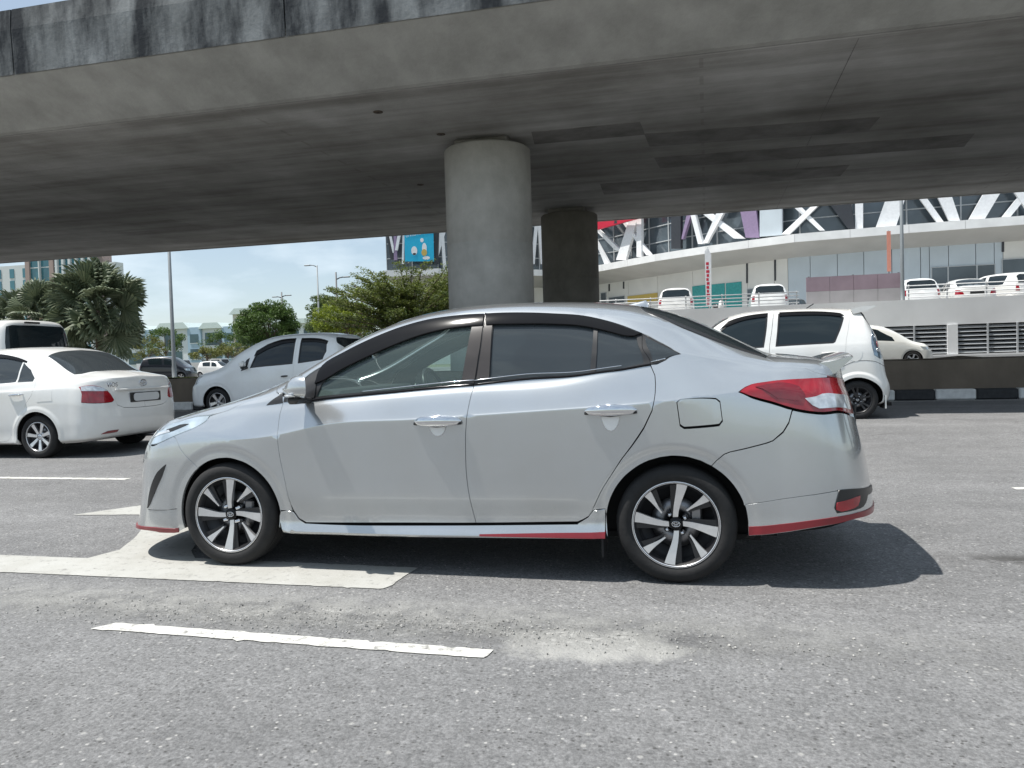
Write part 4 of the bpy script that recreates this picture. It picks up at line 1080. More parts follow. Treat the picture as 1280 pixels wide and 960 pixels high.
    for i in range(N+1):
        u = i/N; x = -.062+.105*u
        g = (1-(1-u)**2.4)**.5 if u < 1 else 1.0
        for k in range(M_):
            th = 2*math.pi*k/M_; ct, st_ = math.cos(th), math.sin(th)
            yy = math.copysign(abs(ct)**.75, ct)*.092; zz = math.copysign(abs(st_)**.75, st_)*(.070 if st_ > 0 else .055)
            V.append(ctr+Vector((x+.018*(zz/.07)*(1-u)+.80*u*yy, sd*yy*(.55+.45*g)*max(g, .05), zz*max(g, .05))))
    for i in range(N):
        for k in range(M_):
            f = (i*M_+k, i*M_+(k+1) % M_, (i+1)*M_+(k+1) % M_, (i+1)*M_+k)
            F.append(f if sd > 0 else f[::-1])
    mb = MB(); mb.add(V, F, True); mi = mb.build('door_mirror', MAT['silver'], fd)
    V2 = [V[N*M_+k] for k in range(M_)]; mb = MB(); mb.add(V2, [tuple(range(M_)) if sd > 0 else tuple(range(M_))[::-1]])
    mb.build('mirror_face', MAT['black_trim'], fd)
    MB().bevbox((ctr.x+.006, ctr.y-sd*.01, ctr.z-.066), (.075, .13, .045), .018).build('mirror_base', MAT['black_trim'], fd)
    MB().bevbox((ctr.x+.01, ctr.y-sd*.085, ctr.z-.075), (.06, .09, .03), .01).build('mirror_arm', MAT['black_trim'], fd)
    VP.make('mirror_mount', chain([(-2.186, .85), (-2.183, .945), (-2.12, 1.08), (-2.04, 1.11)], [(-2.04, 1.11), (-1.995, .99), (-1.992, .845)], [(-1.992, .845), (-2.186, .85)]), MAT['black_trim'], fd, side=sd, off=.003, gap=.001, flange=.008)
    MB().bevbox((ctr.x+.012, ctr.y+sd*.045, ctr.z-.040), (.05, .085, .014), .006, Matrix.Rotation(sd*.7, 3, 'Z')).build('mirror_indicator', MAT['clear_lens'], fd)
# shells that cross the centre line
quarter = chain(wind_edge, wind_top, [(-1.545, TC), (-.195, TC)], rwin_top[::-1], rwin_edge, [(.463, 1.219), (.569, 1.074), (.688, .84), (.793, .812)], TT[::-1], TBq, L['bumper_q'], arR[:iR1+1][::-1], [(-.349, .218), (-.412, .208), (-.435, .171)], L['door_r'][:-2][::-1], L['belt_q'], L['quarter_top'][::-1], L['visor_top_r'][::-1], L['visor_top_f'][1:][::-1], [(-2.117, 1.112), (-2.20, 1.105), (-2.235, 1.11)], [(-2.235, 1.11), (-2.29, 1.225), (-2.36, 1.275)])
body = VP.make('body', quarter, MAT['silver'], side=0, holes=[chain([q for q in L['fuel']]+L['fuel'][:1])])
VP.make('hood', chain(hoodgap, [(-2.40, 1.12), (-2.38, 1.20), (-2.375, 1.27)], cowl[1:], [(-2.405, TC), (-4.0, TC)]), MAT['silver'], side=0, gap=.004)
VP.make('windscreen', chain(wind_edge, wind_top, [(-1.545, TC), (-2.405, TC)], cowl[::-1]), MAT['glass_clear'], side=0, off=-.004, gap=.001, flange=.004)
VP.make('rear_window', chain(rwin_edge, rwin_bot, [(.52, TC), (-.195, TC)], rwin_top[::-1]), MAT['glass_black'], side=0, off=.002, gap=.001, flange=.012)
for sd in (-1, 1): VP.make('rear_window_seal', chain([(s, t) for s, t in rwin_edge], [(s-.01, t+.035) for s, t in rwin_edge][::-1]), MAT['black_trim'], side=sd, off=.004, gap=0, flange=.008)
VP.make('trunk_lid', chain([(.463, 1.219), (.569, 1.074), (.688, .84), (.793, .812)], [(.80, tt_+.006), (.96, tt_+.005), (1.07, tt_)], tail_right, [(1.05, tb+.004), (1.12, .46)], [(1.12, .46), (SMAX, .46)], [(SMAX, .46), (SMAX, TC)], [(SMAX, TC), (.52, TC)], rwin_bot[::-1]), MAT['silver'], side=0)
fbump = chain([(SMIN, .10), (-3.6, .095), (-3.2, .085), (-2.917, .062)], arF[:iF0+1], L['bump_seam'][::-1], HBb[::-1], [(-3.42, .640), (-3.55, .60)], [(-3.55, .60), (SMIN, .60)])
fb_ = VP.make('front_bumper', fbump, MAT['silver'], side=0)
VP.make('grille', chain([(-3.55, .60), (SMIN, .60)], [(SMIN, .60), (SMIN, .80)], [(SMIN, .80), (-3.6, .80), (-3.45, .76)], [(-3.45, .76), (-3.55, .60)]), MAT['black_trim'], side=0, off=-.01, gap=0)
VP.make('lower_grille', chain([(-3.45, .20), (SMIN, .20)], [(SMIN, .20), (SMIN, .48)], [(SMIN, .48), (-3.6, .46), (-3.45, .20)]), MAT['black_trim'], fb_, side=0, off=.004, gap=0)
VP.make('nose_panel', chain([(-3.42, .84), (-3.25, .81), (-3.07, .775), (-2.985, .865)], [(-3.25, .92), (-3.6, .985), (SMIN, 1.015)], [(SMIN, 1.015), (SMIN, .80)], [(SMIN, .80), (-3.6, .80), (-3.45, .765)]), MAT['silver'], side=0, gap=.001)
VP.make('red_strip', chain([(SMIN, .10), (-3.6, .095), (-3.144, .092), (-3.022, .088), (-2.917, .083)], [(-2.917, .060), (-3.026, .062), (-3.106, .075), (-3.6, .07), (SMIN, .07)]), MAT['red_strip'], fb_, side=0, off=.006, gap=0, flange=.012)
VP.strip('lip_seam', [(-3.11, .172)]+L['lip_seam'][1:], .0018, MAT['black_trim'], fb_, -1, .0015)
rbump = chain(L['bumper_q'][::-1], TBr, [(1.05, tb+.004), (1.12, .455)], [(1.12, .455), (SMAX, .455)], [(SMAX, .455), (SMAX, .33)], [(SMAX, .33), (1.1, .335), (.80, .33)], L['bumper_low'][::-1], arR[iR1:][:nearest(arR[iR1:], (.336, .211))+1][::-1])
rb = VP.make('rear_bumper', rbump, MAT['silver'], side=0, ds=.025)
low = chain(L['bumper_low'], [(.731, .318), (.85, .33), (1.1, .332), (SMAX, .33)], [(SMAX, .33), (SMAX, .128)], [(SMAX, .128), (1.1, .130)]+[(a, b-.007) for a, b in L['red_rear_b'][::-1]], [(.352, .070), (.352, .12), (.338, .209)])
lo = VP.make('bumper_skirt', low, MAT['silver'], side=0, off=.003, ds=.025)
VP.make('red_strip', chain(L['red_rear_t'], [(.832, .165), (.95, .172), (1.1, .172), (SMAX, .172)], [(SMAX, .172), (SMAX, .135)], [(SMAX, .130), (1.1, .132)]+[(a, b-.003) for a, b in L['red_rear_b'][::-1]]), MAT['red_strip'], lo, side=0, off=.009, gap=0, flange=.01)
# spoiler on the trunk edge
def spoiler():
    V = []; F = []
    ys = np.linspace(-.62, .62, 25)
    for y in ys:
        k = 1-abs(y/.62)**3
        prof = [(.70, 1.098), (.80, 1.112+.006*k), (.905, 1.136+.008*k), (.915, 1.130+.008*k), (.83, 1.052), (.78, 1.05), (.70, 1.08)]
        V += [(x-.035*(1-k), y, z-.012*(1-k)) for x, z in prof]
    n = 7
    for i in range(len(ys)-1):
        for j in range(n): F.append((i*n+j, (i+1)*n+j, (i+1)*n+(j+1) % n, i*n+(j+1) % n)[::-1])
    F += [tuple(range(n))[::-1], tuple((len(ys)-1)*n+j for j in range(n))]
    return pymesh('spoiler', V, F, False)
link('spoiler', spoiler(), MAT['silver'], CAR)
# shark fin aerial, standing on the roof by the rear window
mb = MB(); V = []; F = []
for i in range(13):
    u = i/12; x = -.335+.17*u; h = .058*(u**.8)*(1 if u < .93 else 1-(u-.93)*9*.6); w = .034*(1-.55*u)*(1-(1-min(1, u*6))**2*.8)
    for k in range(7):
        a = math.pi*k/6; V.append((x+.0, w*math.cos(a)*(1-.0*u), 1.455-.02*u+h*math.sin(a)**1.4))
for i in range(12):
    for k in range(6): F.append((i*7+k, i*7+k+1, (i+1)*7+k+1, (i+1)*7+k)[::-1])
F.append(tuple(12*7+k for k in range(7)))
mb.add(V, F, True); mb.build('shark_fin_aerial', MAT['silver'], CAR)
# wheels
for x, dx in ((-2.545, 0), (.003, 0)):
    for sd in (-1, 1):
        make_wheel(CAR, (x, sd*.745, .302), .302, .220, .19, sd, 'eight', rot=.10 if x < -1 else 0.0)
# dark inner structure behind the skins
V = []; F = []; ss = np.linspace(-3.75, 1.25, 110); tt = np.linspace(.03, .80, 30)
Gs, Gt = np.meshgrid(ss, tt, indexing='ij'); Pp, _ = VS.at(Gs.ravel(), Gt.ravel(), -.05)
for sd in (-1, 1):
    b = len(V); V += [(q[0], q[1]*sd, q[2]) for q in Pp]
    for i in range(109):
        for j in range(29):
            ids = [i*30+j, (i+1)*30+j, (i+1)*30+j+1, i*30+j+1]; c = Pp[ids].mean(0)
            if min(math.hypot(c[0]+2.545, c[2]-.30), math.hypot(c[0], c[2]-.30)) < .47: continue
            F.append([b+q for q in ids])
link('inner_shell', pymesh('inner_shell', V, F, True), MAT['well'], CAR)
ub = MB().bbox((-3.0, -.68, .20), (.42, .68, .23))
for x in (-2.545, .003): ub.bbox((x-.42, -.52, .22), (x+.42, .52, .66))
for x in (-2.545, .003):
    for sd in (-1, 1):
        ar_ = arF if x < -1 else arR; na_ = len(ar_)
        out_ = [VP.point(a, b_, sd, -.010)[0] for a, b_ in ar_]
        mid_ = [Vector((x+(p_.x-x)*1.13, sd*.74, .30+(p_.z-.30)*1.13)) for p_ in out_]; inn_ = [Vector((q_.x, sd*.52, q_.z)) for q_ in mid_]
        ub.add(out_+mid_+inn_, [(i, i+1, na_+i+1, na_+i) for i in range(na_-1)]+[(na_+i, na_+i+1, 2*na_+i+1, 2*na_+i) for i in range(na_-1)])
ub.bbox((-2.95, -.6, .22), (-2.86, .6, .7)); ub.bbox((-2.1, -.66, .22), (-.45, .66, .30)); ub.bbox((.4, -.6, .29), (.75, .6, .9)); ub.bbox((-.42, -.66, .22), (.5, .66, .62)); ub.bbox((-3.1, -.6, .3), (-2.2, .6, .72))
ub.build('underbody', MAT['well'], CAR)
# cabin
MB().bevbox((-1.98, 0, .84), (.42, 1.36, .22), .07).bevbox((-2.05, 0, .95), (.30, 1.2, .10), .04).build('dashboard', MAT['interior'], CAR)
MB().bbox((-.12, -.66, .95), (.45, .66, .98)).build('parcel_shelf', MAT['interior'], CAR)
for y in (-.36, .36):
    s_ = MB().bevbox((-1.25, y, .52), (.50, .48, .18), .06)
    M = Matrix.Rotation(R(20), 3, 'Y'); s_.bevbox((-.97, y, .83), (.14, .46, .56), .06, M).bevbox((-.86, y, 1.16), (.09, .25, .17), .04, M)
    s_.build('seat', MAT['seat'], CAR)
s_ = MB().bevbox((-.40, 0, .52), (.48, 1.26, .18), .06); s_.bevbox((-.12, 0, .80), (.14, 1.26, .52), .06, Matrix.Rotation(R(22), 3, 'Y'))
for y in (-.36, .36): s_.bevbox((-.03, y, 1.06), (.08, .25, .12), .03)
s_.build('rear_seat', MAT['seat'], CAR)
C_ = Vector((-1.66, .36, .93)); A_ = Vector((.92, 0, .38)).normalized(); B_ = Vector((0, 1, 0)); D_ = A_.cross(B_)
mb = MB().tube([C_+(B_*math.cos(q)+D_*math.sin(q))*.185 for q in np.linspace(0, 2*math.pi, 33)], .015, 8, cap=False)
mb.tube([C_-B_*.18, C_+B_*.18], .02, 6); mb.tube([C_-A_*.3, C_+A_*.01], .04, 8); mb.tube([C_, C_-D_*.18], .018, 6)
mb.build('steering_wheel', MAT['black_trim'], CAR)
MB().bevbox((-1.78, 0, 1.30), (.03, .24, .07), .012).build('rear_view_mirror', MAT['black_trim'], CAR)
MB().bbox((-1.0, -.72, .3), (-.96, -.70, .95)).build('seat_belt_guide', MAT['interior'], CAR)
MB().bevbox((.945, 0, .80), (.012, .52, .12), .004).build('number_plate', MAT['plate_black'], CAR)
# sedan (older white), local metres
S_TK=[0,.06,.14,.30,.50,.60,.64,.77,.80,.95,1.17,1.27,1.52,1.82]
S_SK=[-2.9,-2.5,-2.1,-1.8,-1.4,-1.0,-.5,0,.25,.48]
S_TABLE=[
 [(.70,.18),(.78,.20),(.80,.30),(.80,.45),(.80,.60),(.795,.70),(.79,.73),(.755,.83),(.735,.85),(.715,.865),(.69,.88),(.56,.90),(.30,.93),(0,.94)],
 [(.76,.19),(.82,.21),(.83,.30),(.84,.45),(.845,.62),(.84,.75),(.83,.78),(.79,.89),(.77,.92),(.745,.94),(.71,.96),(.56,.99),(.30,1.02),(0,1.03)],
 [(.77,.18),(.835,.21),(.835,.30),(.845,.45),(.850,.64),(.846,.80),(.836,.83),(.81,.94),(.79,.97),(.77,.99),(.73,1.04),(.62,1.10),(.32,1.16),(0,1.17)],
 [(.77,.18),(.84,.21),(.838,.30),(.846,.45),(.850,.66),(.848,.84),(.838,.87),(.812,.97),(.792,1.00),(.76,1.07),(.69,1.19),(.62,1.26),(.33,1.33),(0,1.34)],
 [(.77,.18),(.84,.21),(.838,.30),(.846,.45),(.850,.67),(.848,.86),(.840,.89),(.812,.985),(.792,1.01),(.745,1.15),(.64,1.34),(.57,1.41),(.31,1.465),(0,1.475)],
 [(.77,.18),(.84,.21),(.838,.30),(.846,.45),(.850,.67),(.848,.87),(.840,.90),(.812,1.0),(.790,1.02),(.735,1.18),(.615,1.40),(.55,1.46),(.30,1.505),(0,1.515)],
 [(.77,.18),(.84,.21),(.838,.30),(.846,.45),(.850,.67),(.848,.89),(.838,.92),(.810,1.01),(.788,1.03),(.73,1.18),(.62,1.38),(.55,1.45),(.30,1.505),(0,1.517)],
 [(.77,.18),(.84,.22),(.838,.31),(.846,.46),(.850,.68),(.838,.91),(.826,.94),(.790,1.04),(.775,1.07),(.735,1.14),(.66,1.24),(.575,1.345),(.30,1.405),(0,1.42)],
 [(.77,.19),(.83,.23),(.835,.33),(.84,.47),(.842,.70),(.825,.92),(.813,.95),(.78,1.03),(.765,1.06),(.735,1.09),(.68,1.12),(.585,1.19),(.30,1.27),(0,1.285)],
 [(.75,.20),(.815,.25),(.82,.36),(.825,.49),(.825,.71),(.805,.92),(.795,.95),(.77,1.01),(.755,1.03),(.73,1.045),(.69,1.06),(.585,1.085),(.30,1.14),(0,1.15)],
]
S_FRONT=[(-3.25,.16),(-3.40,.17),(-3.38,.26),(-3.37,.42),(-3.35,.55),(-3.32,.64),(-3.30,.68),(-3.24,.75),(-3.22,.77),(-3.20,.79),(-3.18,.80),(-3.16,.81),(-3.15,.82),(-3.15,.83)]
S_REAR=[(.85,.24),(.92,.27),(.955,.36),(.965,.49),(.96,.60),(.925,.86),(.92,.89),(.91,.98),(.905,1.01),(.90,1.03),(.90,1.045),(.895,1.055),(.89,1.065),(.885,1.07)]
S_KW=dict(nf=2.5,nr=3.2,arches=((-2.55,.29),(0,.29)),arch_r=.385,arch_amp=.008,Wf=1.0,Wr=1.0)
# hatchbacks share a section layout
H_TK=[0,.06,.30,.55,.80,.93,.97,1.25,1.46,1.53,1.80,2.10]
def hatch(sk,belt,wtop,roof,hood,rear,front,hw=.83):
    """belt/wtop/roof heights per station, hood stations first"""
    T=[]
    for i,s in enumerate(sk):
        b,w,r=belt[i],wtop[i],roof[i]
        if hood[i]:
            T.append([(.76,.19),(hw-.02,.22),(hw,.45),(hw,.62),(hw-.01,b-.16),(hw-.05,b-.05),(hw-.07,b-.02),(hw-.10,b+.01),(hw-.14,w),(.58,w+.03),(.30,r-.01),(0,r)])
        else:
            k=min(1,max(0,(w-b)/.45))
            yt=hw-.06-.15*k
            T.append([(.76,.18),(hw-.01,.21),(hw+.005,.45),(hw+.01,.66),(hw+.005,b-.18),(hw-.012,b-.04),(hw-.024,b),(hw-.024-(hw-.024-yt)*.42,b+(w-b)*.5),(yt,w),(yt-.09,w+(r-w)*.55),(.30,r-.012),(0,r)])
    return T
M_SK=[-2.75,-2.3,-2.0,-1.7,-1.35,-1.0,-.5,-.1,.08]
M_TABLE=hatch(M_SK,[.92,1.02,1.07,1.10,1.12,1.135,1.15,1.16,1.165],[.95,1.20,1.44,1.575,1.63,1.64,1.63,1.57,1.52],[1.02,1.34,1.56,1.68,1.72,1.73,1.725,1.70,1.68],[1,0,0,0,0,0,0,0,0],None,None)
M_FRONT=[(-3.0,.18),(-3.12,.2),(-3.12,.45),(-3.10,.6),(-3.02,.75),(-2.98,.84),(-2.97,.86),(-2.95,.88),(-2.93,.9),(-2.92,.92),(-2.90,.94),(-2.9,.95)]
M_REAR=[(.42,.25),(.50,.27),(.54,.45),(.48,.66),(.43,.95),(.37,1.10),(.36,1.16),(.28,1.36),(.19,1.53),(.17,1.58),(.15,1.62),(.15,1.63)]
M_KW=dict(nf=2.4,nr=3.4,arches=((-2.44,.29),(0,.29)),arch_r=.40,arch_amp=.018,Wf=1.0,Wr=1.0)
N_SK=[-2.75,-2.4,-2.05,-1.75,-1.4,-1.0,-.5,-.05,.15]
N_TABLE=hatch(N_SK,[.82,.90,.95,.975,1.0,1.02,1.05,1.09,1.12],[.85,.95,1.12,1.30,1.42,1.50,1.51,1.47,1.40],[.90,1.02,1.26,1.44,1.57,1.625,1.64,1.62,1.59],[1,1,0,0,0,0,0,0,0],None,None)
N_FRONT=[(-3.08,.18),(-3.18,.2),(-3.20,.42),(-3.17,.55),(-3.08,.66),(-3.04,.72),(-3.02,.74),(-3.0,.76),(-2.99,.77),(-2.97,.78),(-2.96,.79),(-2.96,.80)]
N_REAR=[(.55,.25),(.60,.27),(.62,.45),(.58,.62),(.52,.85),(.48,1.0),(.47,1.04),(.42,1.22),(.33,1.42),(.30,1.48),(.28,1.52),(.28,1.53)]
N_KW=dict(nf=2.4,nr=3.2,arches=((-2.39,.28),(0,.28)),arch_r=.375,arch_amp=-.008,Wf=1.0,Wr=1.0)
SEDAN_AT=(-8.72,9.52,1.0); MYVI_AT=(2.218,13.78,1.02); HATCH_AT=(-7.91,16.16,1.086)
SL = {
 'rwin_l': [(-0.053, 1.257), (0.159, 1.259), (0.412, 1.247)],
 'rwin_top': [(-0.053, 1.257), (0.038, 1.53), (0.092, 1.82), (0.307, 1.82)],
 'rwin_bot': [(0.412, 1.247), (0.578, 1.431), (0.635, 1.81), (1.48, 1.82)],
 'tail': [(0.622, 0.652), (0.738, 0.714), (0.862, 0.684), (0.944, 0.604), (1.014, 0.553), (0.988, 0.547), (0.65, 0.528), (0.66, 0.57)],
 'tail_mid': [(0.66, 0.572), (0.798, 0.581), (0.959, 0.589)],
 'lid': [(0.821, 0.996), (0.944, 0.718), (1.012, 0.564), (1.04, 0.531), (1.135, 0.518), (1.334, 0.513)],
 'plate': [(1.263, 0.583), (1.48, 0.578), (1.48, 0.541), (1.274, 0.542)],
 'garnish': [(1.098, 0.667), (1.48, 0.686), (1.48, 0.647)],
 'emblem': [(1.48, 0.788)],
 'badge': [(0.911, 0.758), (1.055, 0.779)],
 'refl': [(0.838, 0.095), (0.909, 0.122), (1.049, 0.127), (1.031, 0.103)],
 'bumper_seam': [(0.65, 0.526), (0.593, 0.466), (0.269, 0.324)],
 'vent': [(-0.342, 1.093), (-0.183, 0.98), (-0.07, 0.809), (-0.077, 0.762), (-0.316, 0.774), (-0.336, 0.94)],
 'glass': [(-0.609, 0.785), (-0.347, 0.774), (-0.359, 1.069), (-0.544, 1.107), (-0.754, 1.113)],
 'visor': [(-0.798, 1.189), (-0.575, 1.162), (-0.395, 1.142), (-0.303, 1.129)],
 'door': [(-0.312, 1.147), (-0.144, 1.005), (-0.04, 0.806), (-0.036, 0.596), (-0.167, 0.511), (-0.321, 0.316), (-0.449, 0.116), (-0.537, 0.082), (-0.618, 0.077)],
 'handle': [(-0.416, 0.576), (-0.188, 0.578)],
 'fuel': [(0.026, 0.602), (0.248, 0.595), (0.264, 0.532), (0.028, 0.534)],
 'belt': [(-0.598, 0.769), (-0.31, 0.76), (-0.056, 0.749)],
 'bump_low': [(0.387, 0.0), (0.669, 0.04)],
 'bump_line': [(0.375, 0.389), (0.714, 0.378), (1.096, 0.326)],
}
ML = {
 'fglass': [(-1.98, 1.454), (-1.841, 1.473), (-1.656, 1.457), (-1.472, 1.454), (-1.249, 1.457), (-1.337, 0.994), (-1.74, 1.001)],
 'rglass': [(-1.079, 1.463), (-0.775, 1.457), (-0.295, 1.457), (-0.168, 1.456), (-0.127, 1.42), (-0.301, 0.987), (-0.319, 0.968), (-0.803, 0.973), (-1.15, 0.972)],
 'visor': [(-1.97, 1.485), (-1.838, 1.521), (-1.653, 1.501), (-1.468, 1.507), (-1.244, 1.509)],
 'visor2': [(-1.072, 1.519), (-0.768, 1.504), (-0.296, 1.496), (-0.129, 1.485)],
 'pillar': [(-1.158, 1.495), (-1.243, 0.986)],
 'rdoor': [(-0.067, 1.479), (-0.094, 1.29), (-0.143, 1.013), (-0.166, 0.812), (-0.222, 0.692)],
 'fuel': [(-0.029, 0.808)],
 'handle': [(-0.5, 0.831), (-0.241, 0.826)],
 'lamp': [(0.417, 1.297), (0.52, 1.25), (0.527, 1.054), (0.534, 0.887), (0.375, 0.742), (0.246, 0.784), (0.248, 0.97)],
 'rwin': [(0.111, 1.556), (0.32, 1.449), (0.486, 1.318)],
 'bumper': [(-0.132, 0.69), (0.035, 0.719), (0.242, 0.713), (0.4, 0.671)],
}
NL = {
 'fglass': [(-1.603, 0.925), (-1.606, 1.175), (-1.496, 1.278), (-1.286, 1.363), (-0.969, 1.426), (-0.675, 1.441), (-0.67, 0.934)],
 'rglass': [(-0.558, 1.439), (-0.141, 1.464), (0.48, 1.519), (0.521, 1.421), (0.365, 0.944), (-0.517, 0.929)],
 'visor': [(-1.617, 1.253), (-1.411, 1.383), (-1.098, 1.46), (-0.683, 1.481)],
 'door_f': [(-1.814, 0.874), (-1.837, 0.585), (-1.835, 0.376), (-1.826, 0.236), (-1.85, 0.0)],
 'door_m': [(-0.633, 0.902), (-0.657, 0.679), (-0.665, 0.311)],
 'handle': [(-0.913, 0.699), (-0.773, 0.709)],
 'head': [(-2.701, 0.752), (-2.682, 0.9), (-2.602, 0.945), (-2.601, 0.871), (-2.663, 0.719)],
 'belt': [(-1.736, 0.894), (-1.108, 0.902), (-0.651, 0.911)],
}
# ---------------------------------------------------------------- the other vehicles
def pl(pts, step=.05):
    out = []; n = len(pts)
    for i in range(n):
        a, b = np.array(pts[i], float), np.array(pts[(i+1) % n], float); k = max(1, int(np.hypot(*(b-a))/step))
        out += [tuple(a+(b-a)*j/k) for j in range(k)]
    return out
def arch_poly(surf, cx, cz, r, tmax=.75, n=26):
    a = arc(cx, cz, r, math.pi*1.03, -math.pi*.03, surf, (0, tmax), n)
    return [(a[0][0], -.15)]+a+[(a[-1][0], -.15)]

def build_car(name, label, surf, at, mat, rotz=0.0, group=None, doors=(), quarter=(), windscreen=None, rear_window=None, lid=None, lamps=(), extras=(), wb=2.55,
              wheel=dict(), wy=.72, glassm=None, frontglass=None, ds=.06, rows=None, plate=None, both=True, detail=True, z0=0.0, cat='car', wheels=True):
    root = thing(name, label, cat, (at[0], at[1], z0), rotz, group); root.scale = (at[2],)*3
    PN = Panels(surf, root, ds=ds, rows=rows); g = glassm or MAT['glass_black']
    TM = surf.tk[-1]
    wr = wheel.get('R_t', .29)
    holes = [arch_poly(surf, a[0], a[1]+.005, wr+.045) for a in surf.arches]
    outer = pl([(surf.smin, .0), (surf.smax, .0), (surf.smax, TM), (surf.smin, TM)], .08)
    if windscreen: holes.append(pl(windscreen))
    if rear_window: holes.append(pl(rear_window))
    body = PN.make('body', outer, mat, side=0, gap=0, flange=0 if not detail else .015, holes=holes+[d['poly'] for d in doors]+[pl(q) for q in quarter]+([pl(lid)] if lid else [])+[l['poly'] for l in lamps])
    for sd in (-1, 1):
        for d in doors:
            o = PN.make('door', d['poly'], mat, side=sd, gap=.003, holes=[pl(w) for w in d['wins']], flange=.015)
            for w in d['wins']: PN.make('window', pl(w), g, o, side=sd, off=-.008, gap=-.004, flange=0)
            if d.get('seal') is not None:
                for w in d['wins']: PN.make('window_seal', pl(w), MAT['black_trim'], o, side=sd, off=.002, gap=-.012, holes=[pl(w)], flange=.004)
            if d.get('visor'): PN.make('rain_visor', pl(d['visor']), MAT['black_gloss'], o, side=sd, off=.006, gap=0, flange=.008)
            if d.get('pillar'): PN.make('pillar_cover', pl(d['pillar']), mat, o, side=sd, off=.004, gap=0, flange=.004)
            if d.get('handle'):
                a, na = PN.point(*d['handle'][0], sd, .025); b, _ = PN.point(*d['handle'][1], sd, .025)
                h_ = (b-a); mb = MB().tube([a-na*.02, a+h_*.12, a+h_*.5+na*.004, a+h_*.88, b-na*.02], [.008, .014, .016, .014, .008], 8)
                mb.build('handle', d.get('hmat', mat), o)
        for q in quarter: PN.make('quarter_window', pl(q), g, side=sd, off=-.004, gap=-.002, flange=.004)
        for l in lamps: 
            o = PN.make(l['name'], l['poly'], l['mat'], side=sd, off=.004, gap=.002, ds=ds*.5)
            for nm, P, m_ in l.get('sub', ()): PN.make(nm, P, m_, o, side=sd, off=.009, gap=0, flange=.005, ds=ds*.5)
        for e in extras:
            if e.get('side', sd) == sd: PN.make(e['name'], e['poly'], e['mat'], side=sd, off=e.get('off', .005), gap=0, flange=.008, ds=ds*.6)
    if windscreen: PN.make('windscreen', pl(windscreen), frontglass or g, side=0, off=-.004, gap=-.002, flange=.004)
    if rear_window: PN.make('rear_window', pl(rear_window), g, side=0, off=.002, gap=-.002, flange=.004)
    if lid: PN.make('trunk_lid', pl(lid), mat, side=0, gap=.003)
    if wheels:
        for x, _z in surf.arches:
            for sd in (-1, 1): make_wheel(root, (x, sd*wy, wheel.get('R_t', .29)), side=sd, detail=detail, **wheel)
    ub = MB()
    x0, x1 = surf.arches[0][0], surf.arches[1][0]
    ub.bbox((x0-.5, -.66, .19), (x1+.5, .66, .24)).bbox((x0-.45, -.5, .24), (x1+.45, .5, .62))
    for x in (x0, x1):
        for sd in (-1, 1):
            q = [(x+(wr+.09)*math.cos(a), wr+(wr+.09)*math.sin(a)) for a in np.linspace(-.35, math.pi+.35, 19)]
            V = [(a, sd*.5, b_) for a, b_ in q]+[(a, sd*.79, b_) for a, b_ in q]; ub.add(V, [(i, i+1, 20+i, 19+i) for i in range(18)])
    ub.build('underbody', MAT['well'], root)
    return root, PN

# ---- white sedan ahead in the next lane
SS = Surf(S_TK, S_SK, S_TABLE, S_FRONT, S_REAR, **S_KW)
sm = SS.smax; TMs = 1.82
rear_door = chain(SL['door'][:9], [(-.618, .077), (-1.02, .077)], [(-1.02, .077), (-1.06, .45), (-1.04, .80), (-1.0, 1.165)], [(-1.0, 1.165), (-.8, 1.175), (-.55, 1.165), (-.312, 1.147)])
front_door = chain([(-1.02, .077), (-1.06, .45), (-1.04, .80), (-1.0, 1.165)], [(-1.0, 1.165), (-1.3, 1.17), (-1.6, 1.15), (-1.95, 1.0)], [(-1.95, 1.0), (-2.12, .79), (-2.15, .5), (-2.08, .2), (-2.0, .08)], [(-2.0, .08), (-1.02, .077)])
tl_in = [(.66, .575), (.80, .583), (.95, .59)]
sedan_tail = chain(SL['tail'][:4], SL['tail'][3:5], [(1.014, .553), (.988, .545), (.80, .535), (.65, .528)], [(.65, .528), (.66, .57), (.622, .652)])
